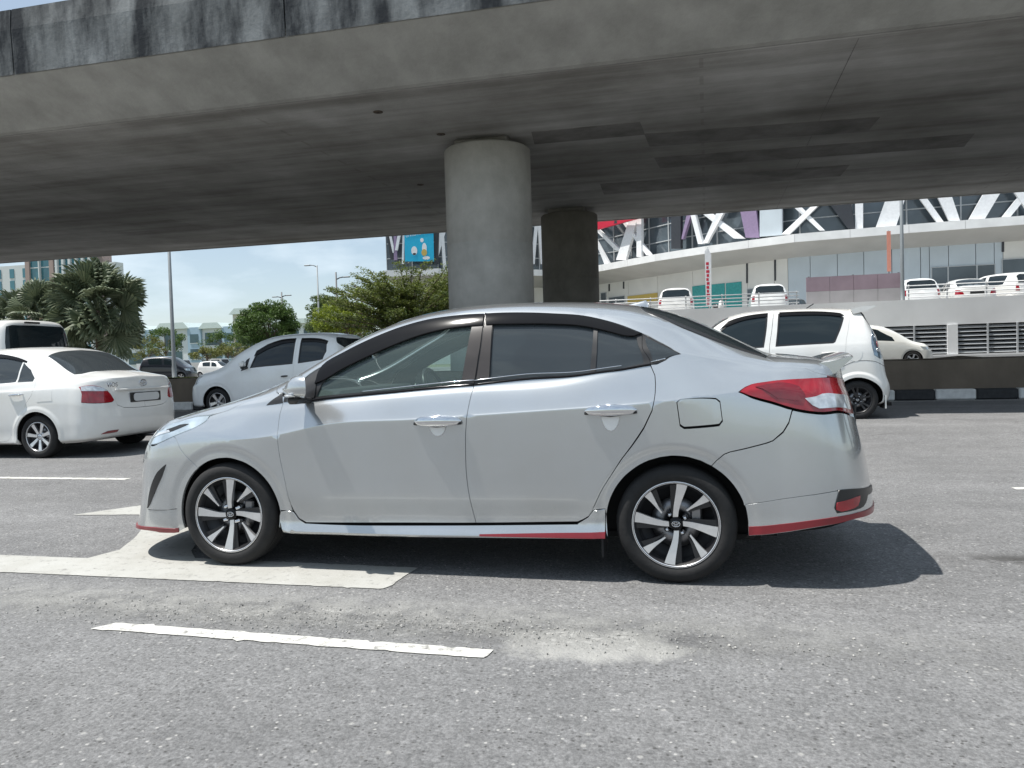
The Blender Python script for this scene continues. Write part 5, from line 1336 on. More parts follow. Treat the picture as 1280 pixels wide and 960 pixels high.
SED, SP = build_car('white_sedan', 'white sedan seen from behind with grey numberless plate, left of the silver sedan', SS, SEDAN_AT, MAT['white'],
    doors=[dict(poly=rear_door, wins=[[(-.36, .785), (-.37, 1.10), (-.55, 1.135), (-.93, 1.14), (-.97, .79)], [(-.33, .775), (-.345, 1.09), (-.18, .985), (-.07, .81), (-.08, .765)]], visor=SL['visor'][1:]+[(-.30, 1.10), (-.4, 1.105), (-.7, 1.125), (-.97, 1.13), (-.98, 1.19), (-.8, 1.19)], handle=(SL['handle'][0], SL['handle'][1]), hmat=MAT['chrome']),
           dict(poly=front_door, wins=[[(-1.08, .79), (-1.05, 1.13), (-1.3, 1.14), (-1.6, 1.11), (-1.9, .95), (-2.0, .80)]], handle=((-1.36, .576), (-1.14, .578)), hmat=MAT['chrome'])],
    windscreen=[(-2.25, 1.27), (-1.9, 1.27), (-1.65, 1.29), (-1.5, 1.36), (-1.46, 1.82), (-2.28, 1.82)],
    rear_window=[(-.053, 1.27), (.159, 1.27), (.40, 1.255), (.44, 1.32), (.475, 1.55), (.48, 1.82), (-.10, 1.82), (-.085, 1.5)],
    lid=[(.46, 1.22), (.66, 1.10), (.80, .985), (.90, .82), (.955, .70), (1.018, .566), (1.045, .531), (1.135, .518), (1.3, .514), (sm, .513), (sm, 1.82), (.51, 1.82), (.505, 1.5)],
    lamps=[dict(name='taillight', poly=sedan_tail, mat=MAT['red_lens'], sub=[('clear_section', chain([(.66, .592), (.80, .600), (.945, .606)], [(.945, .606), (.87, .672), (.74, .700), (.645, .655)], [(.645, .655), (.66, .592)]), MAT['clear_lens'])]),
           dict(name='headlight', poly=pl([(-3.2, .70), (-2.85, .74), (-2.62, .80), (-2.85, .86), (-3.2, .84)]), mat=MAT['head_lens'])],
    extras=[dict(name='reflector', poly=chain(SL['refl'][:3], SL['refl'][2:]+SL['refl'][:1]), mat=MAT['dark_red_lens']), dict(name='fuel_flap', poly=pl(SL['fuel']), mat=MAT['white'], side=-1, off=.003)],
    wheel=dict(R_t=.29, R_r=.198, style='seven', rot=.3, W=.185), wy=.745, glassm=MAT['glass_dark'], ds=.05,
    rows=[.03, .07, .11, .16, .22, .28, .34, .40, .45, .5, .53, .55, .57, .59, .605, .62, .635, .65, .68, .71, .74, .77, .79, .82, .87, .92, .97, 1.03, 1.09, 1.14, 1.18, 1.22, 1.26, 1.31, 1.37, 1.45, 1.53, 1.61, 1.69, 1.76])
SED.scale = (1, 1.10, 1); SED.location.y += .084
# cabin floor and seats of the white sedan
MB().bevbox((-1.3, .0, .55), (.5, 1.3, .2), .05).bevbox((-1.02, .36, .85), (.14, .48, .55), .05).bevbox((-1.02, -.36, .85), (.14, .48, .55), .05).bevbox((-.4, 0, .55), (.5, 1.3, .2), .05).bevbox((-.15, 0, .83), (.14, 1.3, .5), .05).bbox((-.1, -.64, .98), (.42, .64, 1.0)).build('seats', MAT['seat'], SED, 'stuff')
# plate, garnish, badge, emblem, exhaust on the rear face
xr = lambda z: float(np.interp(z, [.5, .7, .86, 1.03], [.965, .95, .925, .902]))
MB().bevbox((xr(.77)+.008, .03, .768), (.016, .56, .135), .005).build('plate_holder', MAT['plate_black'], SED)
def rounded(y0, y1, z0, z1, r, n=5):
    out = []
    for cy, cz, a in ((y1-r, z1-r, 0), (y0+r, z1-r, 90), (y0+r, z0+r, 180), (y1-r, z0+r, 270)):
        out += [(cy+r*math.cos(R(a+90*k/n)), cz+r*math.sin(R(a+90*k/n))) for k in range(n+1)]
    return out
MB().prism(rounded(-.20, .27, .715, .825, .045), xr(.77)+.014, xr(.77)+.022, axis=0).build('number_plate', MAT['plate'], SED)
MB().bevbox((xr(.865)+.012, .0, .885), (.03, .98, .028), .008).build('boot_garnish', MAT['white'], SED)
e = link('emblem', emblem_mesh('boot_emblem', .13, .088, .007, 'x'), MAT['chrome'], SED); e.location = (xr(1.0)+.014, .02, .965)
def text_obj(name, body, size, mat, parent, loc, rot, ext=.002, align='CENTER', shear=0):
    cu = bpy.data.curves.new(name, 'FONT'); cu.body = body; cu.size = size; cu.extrude = ext; cu.align_x = align; cu.shear = shear
    tmp = bpy.data.objects.new(name, cu); me = bpy.data.meshes.new_from_object(tmp); bpy.data.objects.remove(tmp); bpy.data.curves.remove(cu)
    me.name = name; me.materials.clear(); o = link(name, me, mat, parent); o['kind'] = 'stuff'; o.location = loc; o.rotation_euler = rot
    return o
text_obj('badge_lettering', 'VIOS', .085, MAT['chrome'], SED, (xr(.95)+.012, -.53, .93), (R(90), 0, R(90)), .003)
MB().tube([(.55, .30, .20), (.86, .30, .21)], .032, 12).build('exhaust_pipe', MAT['steel'], SED)

MAT['smoke_lens'] = plain('smoke_lens', (.20, .26, .32), rough=.1, metal=.4, coat=1, var=.45, scale=16)
# ---- hatchback rows shared by the three templates
HROWS = [.04, .09, .15, .22, .3, .38, .46, .53, .6, .67, .74, .80, .85, .89, .92, .94, .96, .98, 1.02, 1.08, 1.16, 1.24, 1.32, 1.39, 1.44, 1.48, 1.51, 1.54, 1.60, 1.70, 1.80, 1.92, 2.02]
MS = Surf(H_TK, M_SK, M_TABLE, M_FRONT, M_REAR, **M_KW); sm2 = MS.smax
md_r = chain([(-.067, 1.478), (-.094, 1.29), (-.142, 1.015), (-.166, .813), (-.222, .69)], [(-.222, .69), (-.33, .55), (-.42, .35), (-.46, .10)], [(-.46, .10), (-1.22, .10)], [(-1.22, .10), (-1.25, .6), (-1.244, .97), (-1.16, 1.478)], [(-1.16, 1.478), (-.067, 1.478)])
md_f = chain([(-1.22, .10), (-1.25, .6), (-1.244, .97), (-1.16, 1.478)], [(-1.16, 1.478), (-1.5, 1.478), (-1.84, 1.478), (-2.02, 1.40)], [(-2.02, 1.40), (-2.12, .97), (-2.12, .6), (-2.03, .10)], [(-2.03, .10), (-1.22, .10)])
MYVI, MP = build_car('white_hatchback', 'white hatchback with roof spoiler and black wheels, behind the boot of the silver sedan', MS, MYVI_AT, MAT['white'], z0=.066,
    doors=[dict(poly=md_r, wins=[[(-1.085, 1.445), (-.775, 1.445), (-.34, 1.445), (-.20, 1.44), (-.165, 1.41), (-.31, .995), (-.335, .98), (-.803, .98), (-1.145, .98)]], visor=[(-1.075, 1.478), (-.76, 1.478), (-.20, 1.476), (-.145, 1.45), (-.20, 1.425), (-.76, 1.42), (-1.085, 1.42)], seal=1, handle=(ML['handle'][0], ML['handle'][1]), hmat=MAT['white']),
           dict(poly=md_f, wins=[[(-1.96, 1.39), (-1.83, 1.44), (-1.657, 1.445), (-1.47, 1.445), (-1.26, 1.445), (-1.338, .98), (-1.741, .985), (-2.03, 1.0)]], visor=[(-1.98, 1.42), (-1.84, 1.478), (-1.65, 1.478), (-1.245, 1.478), (-1.255, 1.42), (-1.65, 1.42), (-1.83, 1.41)], seal=1, handle=((-1.6, .832), (-1.36, .827)))],
    windscreen=[(-2.52, 1.54), (-2.3, 1.52), (-2.05, 1.52), (-1.85, 1.56), (-1.8, 2.1), (-2.6, 2.1)],
    rear_window=[(.14, 1.55), (.22, 1.49), (.36, 1.40), (.46, 1.28), (.50, 1.06), (sm2, 1.03), (sm2, 1.60), (.35, 1.6)],
    lamps=[dict(name='taillight', poly=chain([(.425, 1.30), (.475, 1.28), (.50, 1.20), (.52, 1.05), (.50, .88), (.44, .80)], [(.44, .80), (.376, .745), (.246, .785)], [(.246, .785), (.249, .971), (.32, 1.15), (.425, 1.30)]), mat=MAT['smoke_lens'], sub=[('red_section', pl([(.36, .90), (.42, .91), (.43, .98), (.38, .97)]), MAT['red_lens']), ('clear_section', pl([(.31, .84), (.45, .84), (.44, .88), (.32, .88)]), MAT['clear_lens']), ('clear_section', pl([(.34, 1.03), (.47, 1.05), (.46, 1.10), (.36, 1.08)]), MAT['clear_lens'])]),
           dict(name='headlight', poly=pl([(-3.1, .72), (-2.8, .78), (-2.62, .9), (-2.9, .95), (-3.1, .9)]), mat=MAT['head_lens'])],
    extras=[dict(name='fuel_flap', side=-1, off=.003, mat=MAT['white'], poly=[(ML['fuel'][0][0]+.10*math.cos(a), ML['fuel'][0][1]+.095*math.sin(a)) for a in np.linspace(0, 2*math.pi, 25)[:-1]])],
    wb=2.44, wheel=dict(R_t=.292, R_r=.20, style='ten', rot=.5, W=.18, spoke=MAT['alloy_dark']), wy=.735, ds=.06, rows=HROWS)
# roof spoiler, aerial, bumper line
V = []; F = []
ys = np.linspace(-.63, .63, 13)
for y in ys:
    k = abs(y/.6)**2
    V += [(q[0]-.03*k, y, q[1]-.012*k) for q in ((-.02, 1.675), (.12, 1.71), (.325, 1.715), (.33, 1.70), (.20, 1.64), (.02, 1.60))]
for i in range(12):
    for j in range(6): F.append((i*6+j, (i+1)*6+j, (i+1)*6+(j+1) % 6, i*6+(j+1) % 6)[::-1])
F += [tuple(range(6))[::-1], tuple(72+j for j in range(6))]
link('spoiler', pymesh('spoiler', V, F), MAT['white'], MYVI)
MB().tube([(-.62, 0, 1.725), (-.50, 0, 1.80)], .008, 6).build('aerial', MAT['black_trim'], MYVI)
for sd in (-1, 1): MP.strip('bumper_seam', [(-.20, .665), (-.1, .70), (.035, .72), (.243, .714), (.401, .675), (.55, .66)], .004, MAT['well'], None, sd, -.002)
MB().bbox((.38, -.80, .16), (.40, -.62, .36)).build('mud_flap', MAT['pearl'], MYVI)

# ---- pale silver hatchback, left
NS = Surf(H_TK, N_SK, N_TABLE, N_FRONT, N_REAR, **N_KW); sm3 = NS.smax
def shift(L, d): return [(a+d, b) for a, b in L]
fgl = [NL['fglass'][0], (NL['fglass'][1][0]-.0, min(NL['fglass'][1][1], 1.43))]+[(a, min(b, 1.435)) for a, b in NL['fglass'][2:5]]+NL['fglass'][5:]
dm = NL['door_m'][0][0]; df = NL['door_f'][0][0]
nd_f = chain([(dm+.02, 1.47), (dm, .92), (dm-.03, .5), (dm-.03, .08)], [(dm-.03, .08), (df+.1, .08)], [(df+.1, .08), (df-.01, .35), (df-.02, .6), (df, .89)], [(df, .89), (df+.10, 1.22), (df+.24, 1.40), (df+.45, 1.46), (dm+.02, 1.47)])
nd_r = chain([(dm+.02, 1.47), (dm, .92), (dm-.03, .5), (dm-.03, .08)], [(dm-.03, .08), (-.46, .08)], [(-.46, .08), (-.40, .35), (-.2, .6), (.02, .9), (.10, 1.2), (.06, 1.47)], [(.06, 1.47), (dm+.02, 1.47)])
f_w = [(NL['fglass'][0][0]+.01, .95), (NL['fglass'][0][0]+.07, 1.20), (NL['fglass'][2][0], 1.31), (NL['fglass'][3][0], 1.375), (NL['fglass'][4][0], 1.42), (dm-.04, 1.43), (dm-.04, .955)]
r_w = [(dm+.095, 1.43), (-.36, 1.43), (.02, 1.43), (.04, 1.20), (-.02, .97), (dm+.10, .955)]
HATCH, NP = build_car('silver_hatchback', 'pale silver hatchback with dark windows, half hidden behind the bonnet of the silver sedan', NS, HATCH_AT, MAT['pale_silver'], z0=.066,
    doors=[dict(poly=nd_f, wins=[f_w], seal=1, handle=((dm-.27, .705), (dm-.13, .712)), hmat=MAT['black_trim'], visor=[(f_w[1][0]-.02, 1.25), (f_w[2][0]-.02, 1.37), (f_w[3][0], 1.435), (f_w[4][0], 1.465), (dm-.03, 1.468), (dm-.035, 1.40), (f_w[4][0], 1.385), (f_w[3][0], 1.34), (f_w[2][0], 1.27)]),
           dict(poly=nd_r, wins=[r_w], seal=1, handle=((-.38, .705), (-.22, .712)), hmat=MAT['black_trim'], visor=[(dm+.09, 1.468), (.05, 1.466), (.04, 1.40), (dm+.095, 1.40)])],
    windscreen=[(-2.36, 1.53), (-2.0, 1.52), (-1.75, 1.52), (-1.55, 1.58), (-1.5, 2.1), (-2.44, 2.1)],
    rear_window=[(.22, 1.55), (.34, 1.46), (.55, 1.35), (.62, 1.06), (sm3, 1.03), (sm3, 1.58), (.45, 1.6)],
    lamps=[dict(name='headlight', poly=chain([(-3.02, .66), (-2.93, .72), (-2.83, .82), (-2.72, 1.0)], [(-2.72, 1.0), (-2.80, 1.10), (-2.92, 1.0), (-3.05, .92)], [(-3.05, .92), (-3.02, .66)]), mat=MAT['clear_lens']),
           dict(name='taillight', poly=pl([(.35, .62), (.6, .62), (.62, .9), (.42, .92)]), mat=MAT['red_lens'])],
    wb=2.39, wheel=dict(R_t=.28, R_r=.19, style='five', rot=.9, W=.17), wy=.72, ds=.07, rows=HROWS)
for sd in (-1, 1):
    q, _ = NP.point(df+.10, 1.0, sd)
    MB().bevbox((q.x-.01, q.y+sd*.10, q.z+.035), (.10, .16, .13), .035).build('door_mirror', MAT['pale_silver'], HATCH)
    MB().bevbox((q.x+.02, q.y+sd*.085, q.z-.035), (.09, .17, .04), .015).build('mirror_base', MAT['black_trim'], HATCH)
    NP.make('mirror_mount', pl([(df+.01, .90), (df+.11, 1.21), (df+.17, 1.24), (df+.14, .93)]), MAT['black_trim'], side=sd, off=.006, gap=0, flange=.006)

# ---- white van beyond the sedan: tall box with rounded edges
V_TK2 = [0, .06, .5, .95, 1.0, 1.35, 1.60, 1.66, 1.76, 2.0, 2.4]
def van_sec(w, zr): return [(w-.06, .22), (w, .28), (w+.01, .65), (w, 1.05), (w-.01, 1.12), (w-.05, 1.55), (w-.09, zr-.20), (w-.12, zr-.10), (w-.20, zr-.02), (.45, zr+.02), (0, zr+.03)]
VAS = Surf(V_TK2, [-3.1, -2.4, -1.2, 0, .55], [[(.72, .22), (.76, .28), (.77, .60), (.75, .85), (.74, .92), (.72, 1.1), (.70, 1.25), (.69, 1.3), (.66, 1.36), (.4, 1.4), (0, 1.42)]]+[van_sec(.85, 2.07)]*4,
    [(-3.5, .25)]*3+[(-3.45, .8), (-3.42, .9), (-3.3, 1.1), (-3.2, 1.25), (-3.18, 1.3), (-3.15, 1.36), (-3.1, 1.4), (-3.1, 1.42)],
    [(1.0, .25), (1.03, .3), (1.03, .65), (1.01, 1.05), (1.0, 1.12), (.97, 1.55), (.93, 1.86), (.91, 1.95), (.88, 2.04), (.84, 2.08), (.80, 2.09)], nf=3, nr=5.5, arches=((-2.57, .31), (0, .31)), arch_amp=0, Wf=1.0, Wr=1.05)
vsm = VAS.smax
VAN, VNP = build_car('white_van', 'white van with wide black rear window beyond the white sedan', VAS, (-13.22, 12.40, 1.0), MAT['white'], cat='van', z0=.045,
    doors=[], quarter=[[(-.7, 1.05), (-.7, 1.60), (.35, 1.60), (.35, 1.05)], [(-2.0, 1.05), (-2.0, 1.60), (-.8, 1.60), (-.8, 1.05)]],
    windscreen=[(-3.0, 1.4), (-2.55, 1.62), (-2.4, 1.72), (-2.35, 2.4), (-3.1, 2.4)],
    rear_window=[(.905, 1.10), (.885, 1.45), (.90, 1.66), (1.0, 1.685), (vsm, 1.69), (vsm, 1.06), (1.0, 1.06)],
    lamps=[dict(name='taillight', poly=pl([(.70, .55), (.80, .55), (.80, .95), (.70, .95)]), mat=MAT['red_lens'])], wheel=dict(R_t=.31, R_r=.2, style='five', W=.19), wy=.74, ds=.08,
    rows=[.1, .25, .4, .55, .7, .85, .95, 1.0, 1.1, 1.2, 1.3, 1.4, 1.5, 1.58, 1.63, 1.67, 1.71, 1.76, 1.85, 2.0, 2.2])
MB().bevbox((.955, -.18, 2.035), (.05, .34, .035), .012).build('brake_lamp', MAT['plate_black'], VAN)
MALL_CAN = [(-29.2, 68.9), (-24.0, 69.8), (-17.5, 74.2), (-13.5, 77.0), (-9.37, 74.2), (-4.07, 68.7), (0.11, 65.44), (6.4, 61.66), (13.82, 60.41), (20.7, 59.69), (60.0, 57.0)]
MALL_WAL = [(-29.2, 72.8), (-24.0, 73.5), (-19.0, 78.0), (-13.5, 82.0), (-9.0, 78.3), (-4.12, 73.7), (0.08, 69.6), (6.69, 64.8), (14.31, 62.7), (21.57, 62.2), (60.0, 60.0)]
MALL_MEMBERS = {
 'brace': [[(57.41, 15.0), (58.52, 15.0), (55.55, 9.66), (54.6, 9.74)], [(51.25, 15.0), (52.56, 15.0), (54.06, 9.68), (53.38, 9.74)], [(49.4, 15.0), (49.93, 15.0), (53.07, 9.66), (52.62, 9.7)], [(50.62, 15.0), (51.78, 15.0), (49.97, 9.31), (48.68, 9.42)], [(47.48, 15.0), (48.02, 15.0), (47.94, 9.61), (47.43, 9.65)], [(40.09, 15.0), (40.83, 15.0), (45.39, 9.78), (45.01, 9.81)], [(48.21, 15.0), (48.54, 15.0), (42.91, 9.73), (42.28, 9.81)], [(60.55, 15.0), (61.14, 15.0), (57.05, 9.67), (56.56, 9.71)], [(55.29, 15.0), (55.76, 15.0), (58.7, 9.55), (58.24, 9.59)], [(32.24, 15.0), (32.92, 15.0), (39.19, 9.9), (38.3, 10.02)], [(38.41, 15.0), (39.5, 15.0), (35.92, 9.94), (35.52, 9.99)], [(33.61, 15.0), (34.09, 15.0), (35.52, 9.92), (35.04, 9.99)], [(28.0, 15.0), (29.04, 15.0), (26.31, 9.72), (24.9, 9.89)], [(28.1, 15.0), (28.76, 15.0), (28.57, 9.72), (27.91, 9.81)], [(19.99, 15.0), (20.36, 15.0), (25.53, 10.69), (24.69, 10.8)], [(24.12, 15.0), (24.49, 15.0), (29.76, 9.71), (29.12, 9.8)], [(20.66, 15.0), (20.45, 15.0), (23.79, 9.65), (23.12, 9.72)], [(1.8, 15.0), (2.16, 15.0), (1.33, 11.51), (1.1, 11.52)], [(1.99, 15.0), (2.18, 15.0), (1.89, 10.22), (1.7, 10.23)], [(5.47, 15.0), (6.61, 15.0), (5.43, 11.59), (5.09, 10.47)], [(5.41, 15.0), (5.7, 15.0), (5.91, 9.58), (5.6, 9.58)], [(0.18, 15.0), (0.41, 15.0), (1.09, 11.3), (0.86, 11.31)], [(15.18, 15.0), (15.63, 15.0), (15.82, 10.23), (15.49, 10.23)], [(15.07, 15.0), (15.41, 15.0), (14.82, 10.22), (14.48, 10.22)]],
 'purple_brace': [[(38.33, 15.0), (39.94, 15.0), (40.47, 9.8), (39.33, 9.95)], [(34.73, 15.0), (35.55, 15.0), (33.48, 10.59), (33.28, 10.61)], [(1.05, 15.0), (1.29, 15.0), (1.26, 10.62), (0.95, 10.63)]],
 'dark_brace': [[(32.39, 15.0), (33.4, 15.0), (33.26, 9.82), (32.26, 9.95)], [(43.65, 15.0), (46.72, 15.0), (47.43, 9.71), (46.95, 9.75)], [(0.13, 15.0), (0.26, 15.0), (0.92, 10.71), (0.61, 10.72)], [(4.9, 15.0), (5.43, 15.0), (5.15, 10.1), (4.77, 10.11)]],
 'cladding_panel': [[(40.65, 15.0), (42.42, 15.0), (42.32, 9.75), (40.53, 9.86)]],
}
MALL_SIGN = [(22.78, 13.95), (29.94, 13.25), (29.82, 13.0), (22.74, 12.9)]
MALL_BOARD = [(2.13, 13.38), (4.84, 13.27), (4.78, 10.31), (2.06, 10.41)]
MALL_WIN = [
 ('window', [(54.76, 6.71), (55.73, 6.71), (55.72, 5.8), (54.75, 5.8)]),
 ('window', [(55.83, 6.7), (57.55, 6.71), (57.54, 5.75), (55.82, 5.79)]),
 ('window', [(57.65, 6.7), (58.69, 6.69), (58.69, 5.74), (57.64, 5.74)]),
 ('window', [(59.19, 7.0), (60.75, 7.0), (60.74, 5.73), (59.18, 5.71)]),
 ('teal_window', [(35.53, 6.89), (37.3, 6.87), (37.28, 5.85), (35.5, 5.85)]),
 ('teal_window', [(37.55, 6.84), (38.99, 6.85), (38.96, 5.78), (37.52, 5.83)]),
 ('teal_window', [(39.14, 6.83), (40.61, 6.83), (40.58, 5.72), (39.12, 5.77)]),
 ('yellow_hoarding', [(26.95, 6.68), (31.04, 6.72), (31.02, 5.98), (26.92, 5.99)]),
 ('window', [(24.23, 6.74), (26.48, 6.79), (26.46, 6.1), (24.21, 6.03)]),
 ('window', [(23.1, 7.3), (23.79, 7.33), (23.75, 6.06), (23.05, 6.03)]),
 ('window', [(41.19, 6.13), (41.86, 6.14), (41.85, 5.62), (41.18, 5.61)]),
 ('window', [(15.42, 7.24), (16.33, 7.32), (16.3, 6.25), (15.39, 6.25)]),
]
MALL_SEAMS = [24.07, 27.0, 31.08, 35.54, 41.14, 43.6, 44.78, 46.49, 48.43, 50.26, 52.14, 54.02, 54.59, 55.82, 57.54, 58.69, 59.23]
MALL_BLACKS = [[(41.09, 8.41), (41.24, 8.4), (41.2, 6.65), (41.05, 6.66)], [(43.63, 8.38), (43.77, 8.37), (43.74, 6.61), (43.6, 6.62)], [(59.15, 8.28), (59.3, 8.27), (59.29, 7.55), (59.14, 7.56)], [(26.3, 8.2), (26.48, 8.18), (26.45, 7.49), (26.28, 7.51)], [(24.17, 8.17), (24.34, 8.15), (24.31, 7.44), (24.14, 7.46)]]
# ---------------------------------------------------------------- shopping mall, ramp wall, upper parking deck
MAT['white_steel'] = plain('white_brace', (.80, .81, .82), rough=.5, var=.06)
MAT['purple'] = plain('purple_brace', (.27, .20, .32), rough=.5, var=.08)
MAT['charcoal'] = plain('charcoal_brace', (.035, .038, .045), rough=.45, var=.1)
MAT['mall_glass'] = plain('mall_glass', (.085, .105, .12), rough=.12, var=.35, scale=.35, spec=.8)
MAT['mullion'] = plain('mullion', (.45, .47, .48), rough=.4)
MAT['canopy'] = plain('canopy_soffit', (.46, .455, .44), rough=.8, var=.08, scale=.5)
MAT['canopy_edge'] = plain('canopy_edge', (.74, .74, .73), rough=.7, var=.08, scale=1)
MAT['panel_beige'] = plain('panel_beige', (.70, .69, .65), rough=.8, var=.06, scale=.6)
MAT['panel_grey'] = plain('panel_grey', (.50, .56, .60), rough=.6, var=.06, scale=.6)
MAT['teal_glass'] = plain('teal_glass', (.03, .30, .29), rough=.2, var=.15)
MAT['yellow'] = plain('yellow_board', (.55, .40, .10), rough=.6)
MAT['red_sign'] = plain('red_sign', (.52, .02, .05), rough=.5)
MAT['sign_white'] = plain('sign_white', (.80, .80, .80), rough=.5)
MAT['cyan'] = plain('cyan_board', (.01, .42, .66), rough=.5)
MAT['ramp'] = plain('ramp_wall', (.78, .79, .80), rough=.85, var=.10, scale=.5, bump=.2)
MAT['louvre'] = plain('louvre', (.42, .44, .46), rough=.5)
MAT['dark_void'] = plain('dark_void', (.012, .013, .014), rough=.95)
MAT['rail'] = plain('rail_white', (.72, .73, .74), rough=.4)
MAT['deck_top'] = plain('deck_concrete', (.34, .335, .32), rough=.9, var=.1, scale=.5)
MAT['sign_mauve'] = plain('sign_mauve', (.33, .25, .29), rough=.6, var=.12, scale=1.5)
MAT['sign_pale'] = plain('sign_pale', (.46, .44, .45), rough=.6, var=.1, scale=1.5)
MAT['galv'] = plain('galvanised', (.20, .22, .23), rough=.5, metal=.2)

class Wall:
    """upright sheet that follows a plan line; u along, z up, d outward"""
    def __init__(self, P, d=0.0):
        P = np.array(P, float); e = np.diff(P, axis=0); n = np.stack([e[:, 1], -e[:, 0]], 1); n /= np.linalg.norm(n, axis=1, keepdims=True)
        self.N = np.vstack([n[:1], (n[1:]+n[:-1])/2, n[-1:]]); self.P = P+self.N*d
        self.U = np.concatenate([[0], np.cumsum(np.linalg.norm(np.diff(self.P, axis=0), axis=1))])
    def at(self, u, z, d=0.0):
        x = np.interp(u, self.U, self.P[:, 0]); y = np.interp(u, self.U, self.P[:, 1])
        nx = np.interp(u, self.U, self.N[:, 0]); ny = np.interp(u, self.U, self.N[:, 1])
        return (float(x+nx*d), float(y+ny*d), float(z))
def slab(W, poly, d0, d1):
    """polygon in (u,z) given thickness d0..d1"""
    n = len(poly); V = [W.at(u, z, d1) for u, z in poly]+[W.at(u, z, d0) for u, z in poly]
    ar = sum(poly[i][0]*poly[(i+1) % n][1]-poly[(i+1) % n][0]*poly[i][1] for i in range(n))
    F = [tuple(range(n)), tuple(range(2*n-1, n-1, -1))]+[(i, n+i, n+(i+1) % n, (i+1) % n) for i in range(n)]
    if ar < 0: F = [f[::-1] for f in F]
    return V, F
MALL = thing('mall_building', 'shopping mall front of criss-cross white braces over dark glass above a curved canopy', 'building', (0, 0, 0))
WF = Wall(MALL_CAN, -.55); WW = Wall(MALL_WAL, 0); WC = Wall(MALL_CAN, 0)
uend = WF.U[-1]
def run(W, u0, u1, step): 
    us = [u0]+[u for u in W.U if u0+.3 < u < u1-.3]+[u1]; out = []
    for a, b in zip(us[:-1], us[1:]):
        k = max(1, int((b-a)/step)); out += [a+(b-a)*i/k for i in range(k)]
    return out+[u1]
# curtain wall glass, one pane per bay and storey
GL = Wall(MALL_CAN, -1.6)
us = run(GL, 0, GL.U[-1], 2.4); zs = [9.3, 10.9, 12.3, 14.0, 16.0]
for i in range(len(us)-1):
    for j in range(4):
        V, F = slab(GL, [(us[i]+.04, zs[j]+.04), (us[i+1]-.04, zs[j]+.04), (us[i+1]-.04, zs[j+1]-.04), (us[i]+.04, zs[j+1]-.04)], -.04, 0); link('glass_pane', pymesh('glass_pane', V, F), MAT['mall_glass'], MALL)
mb = MB()
for u in us:
    V, F = slab(GL, [(u-.05, 9.2), (u+.05, 9.2), (u+.05, 16), (u-.05, 16)], -.05, .08); mb.add(V, F)
for z in zs:
    for a, b in zip(us[:-1], us[1:]):
        V, F = slab(GL, [(a+.051, z-.04), (b-.051, z-.04), (b-.051, z+.04), (a+.051, z+.04)], -.05, .07); mb.add(V, F)
mb.build('mullion_grid', MAT['mullion'], MALL, 'stuff')
back = Wall(MALL_CAN, -2.4)
for i in range(len(MALL_CAN)-1):
    V, F = slab(back, [(back.U[i], 9.0), (back.U[i+1], 9.0), (back.U[i+1], 20), (back.U[i], 20)], -.3, 0); link('core_wall', pymesh('core_wall', V, F), MAT['charcoal'], MALL)
    V, F = slab(WF, [(WF.U[i], 15.2), (WF.U[i+1], 15.2), (WF.U[i+1], 20), (WF.U[i], 20)], -.4, .02); link('upper_cladding', pymesh('upper_cladding', V, F), MAT['panel_grey'], MALL)
dd = 0
for nm, mt in (('brace', 'white_steel'), ('purple_brace', 'purple'), ('dark_brace', 'charcoal'), ('cladding_panel', 'panel_grey')):
    for q in MALL_MEMBERS[nm]:
        dd += 1; o_ = (dd % 5)*.035
        V, F = slab(WF, [q[3], q[2], q[1], q[0]], -.30+o_, .0+o_); link(nm, pymesh(nm, V, F), MAT[mt], MALL)
for u0 in (63, 67.5, 72, 77, 82, 88, 94):
    for s in (-1, 1):
        V, F = slab(WF, [(u0-s*1.6-.5, 9.4), (u0-s*1.6+.5, 9.4), (u0+s*1.6+.5, 15), (u0+s*1.6-.5, 15)], -.30+.04*s, .04*s); link('brace', pymesh('brace', V, F), MAT['white_steel'], MALL)
# canopy: white edge and grey sloping soffit
ue = run(WC, 0, WC.U[-1], 3.0)
V = []; F = []
for u in ue:
    x, y, _ = WC.at(u, 0); k = u/WC.U[-1]
    w_ = np.interp(u, WC.U, WW.U[:len(WC.U)]) if len(WC.U) == len(WW.U) else u
    xi, yi, _ = WW.at(w_, 0, .0)
    V += [(x, y, 9.55), (x, y, 9.05), (xi, yi, 8.25), (xi, yi, 9.55)]
for i in range(len(ue)-1):
    a = i*4; b = a+4
    F.append((a+1, b+1, b+2, a+2)[::-1])
    F.append((a, a+3, b+3, b)[::-1])
link('canopy', pymesh('canopy', V, F), MAT['canopy'], MALL)
for a, b in zip(ue[:-1], ue[1:]):
    V, F = slab(WC, [(a+.01, 9.03), (b-.01, 9.03), (b-.01, 9.62), (a+.01, 9.62)], -.5, .06); link('canopy_edge', pymesh('canopy_edge', V, F), MAT['canopy_edge'], MALL)
# ground-floor wall panels between the seams
sm_ = [0]+MALL_SEAMS+[64.5, 68, 72, 76, 80, 84, 88, WW.U[-1]]
kn = list(WW.U)
for a, b in zip(sm_[:-1], sm_[1:]):
    cuts = [a]+[k for k in kn if a+.05 < k < b-.05]+[b]
    for c, d in zip(cuts[:-1], cuts[1:]):
        ga = .02 if c == a else 0; gb = .02 if d == b else 0
        V, F = slab(WW, [(c+ga, 2.8), (d-gb, 2.8), (d-gb, 8.3), (c+ga, 8.3)], -.25, .0)
        link('wall_panel', pymesh('wall_panel', V, F), MAT['panel_beige' if a < MALL_SEAMS[6]-.1 or a > MALL_SEAMS[15]+.1 else 'panel_grey'], MALL)
    
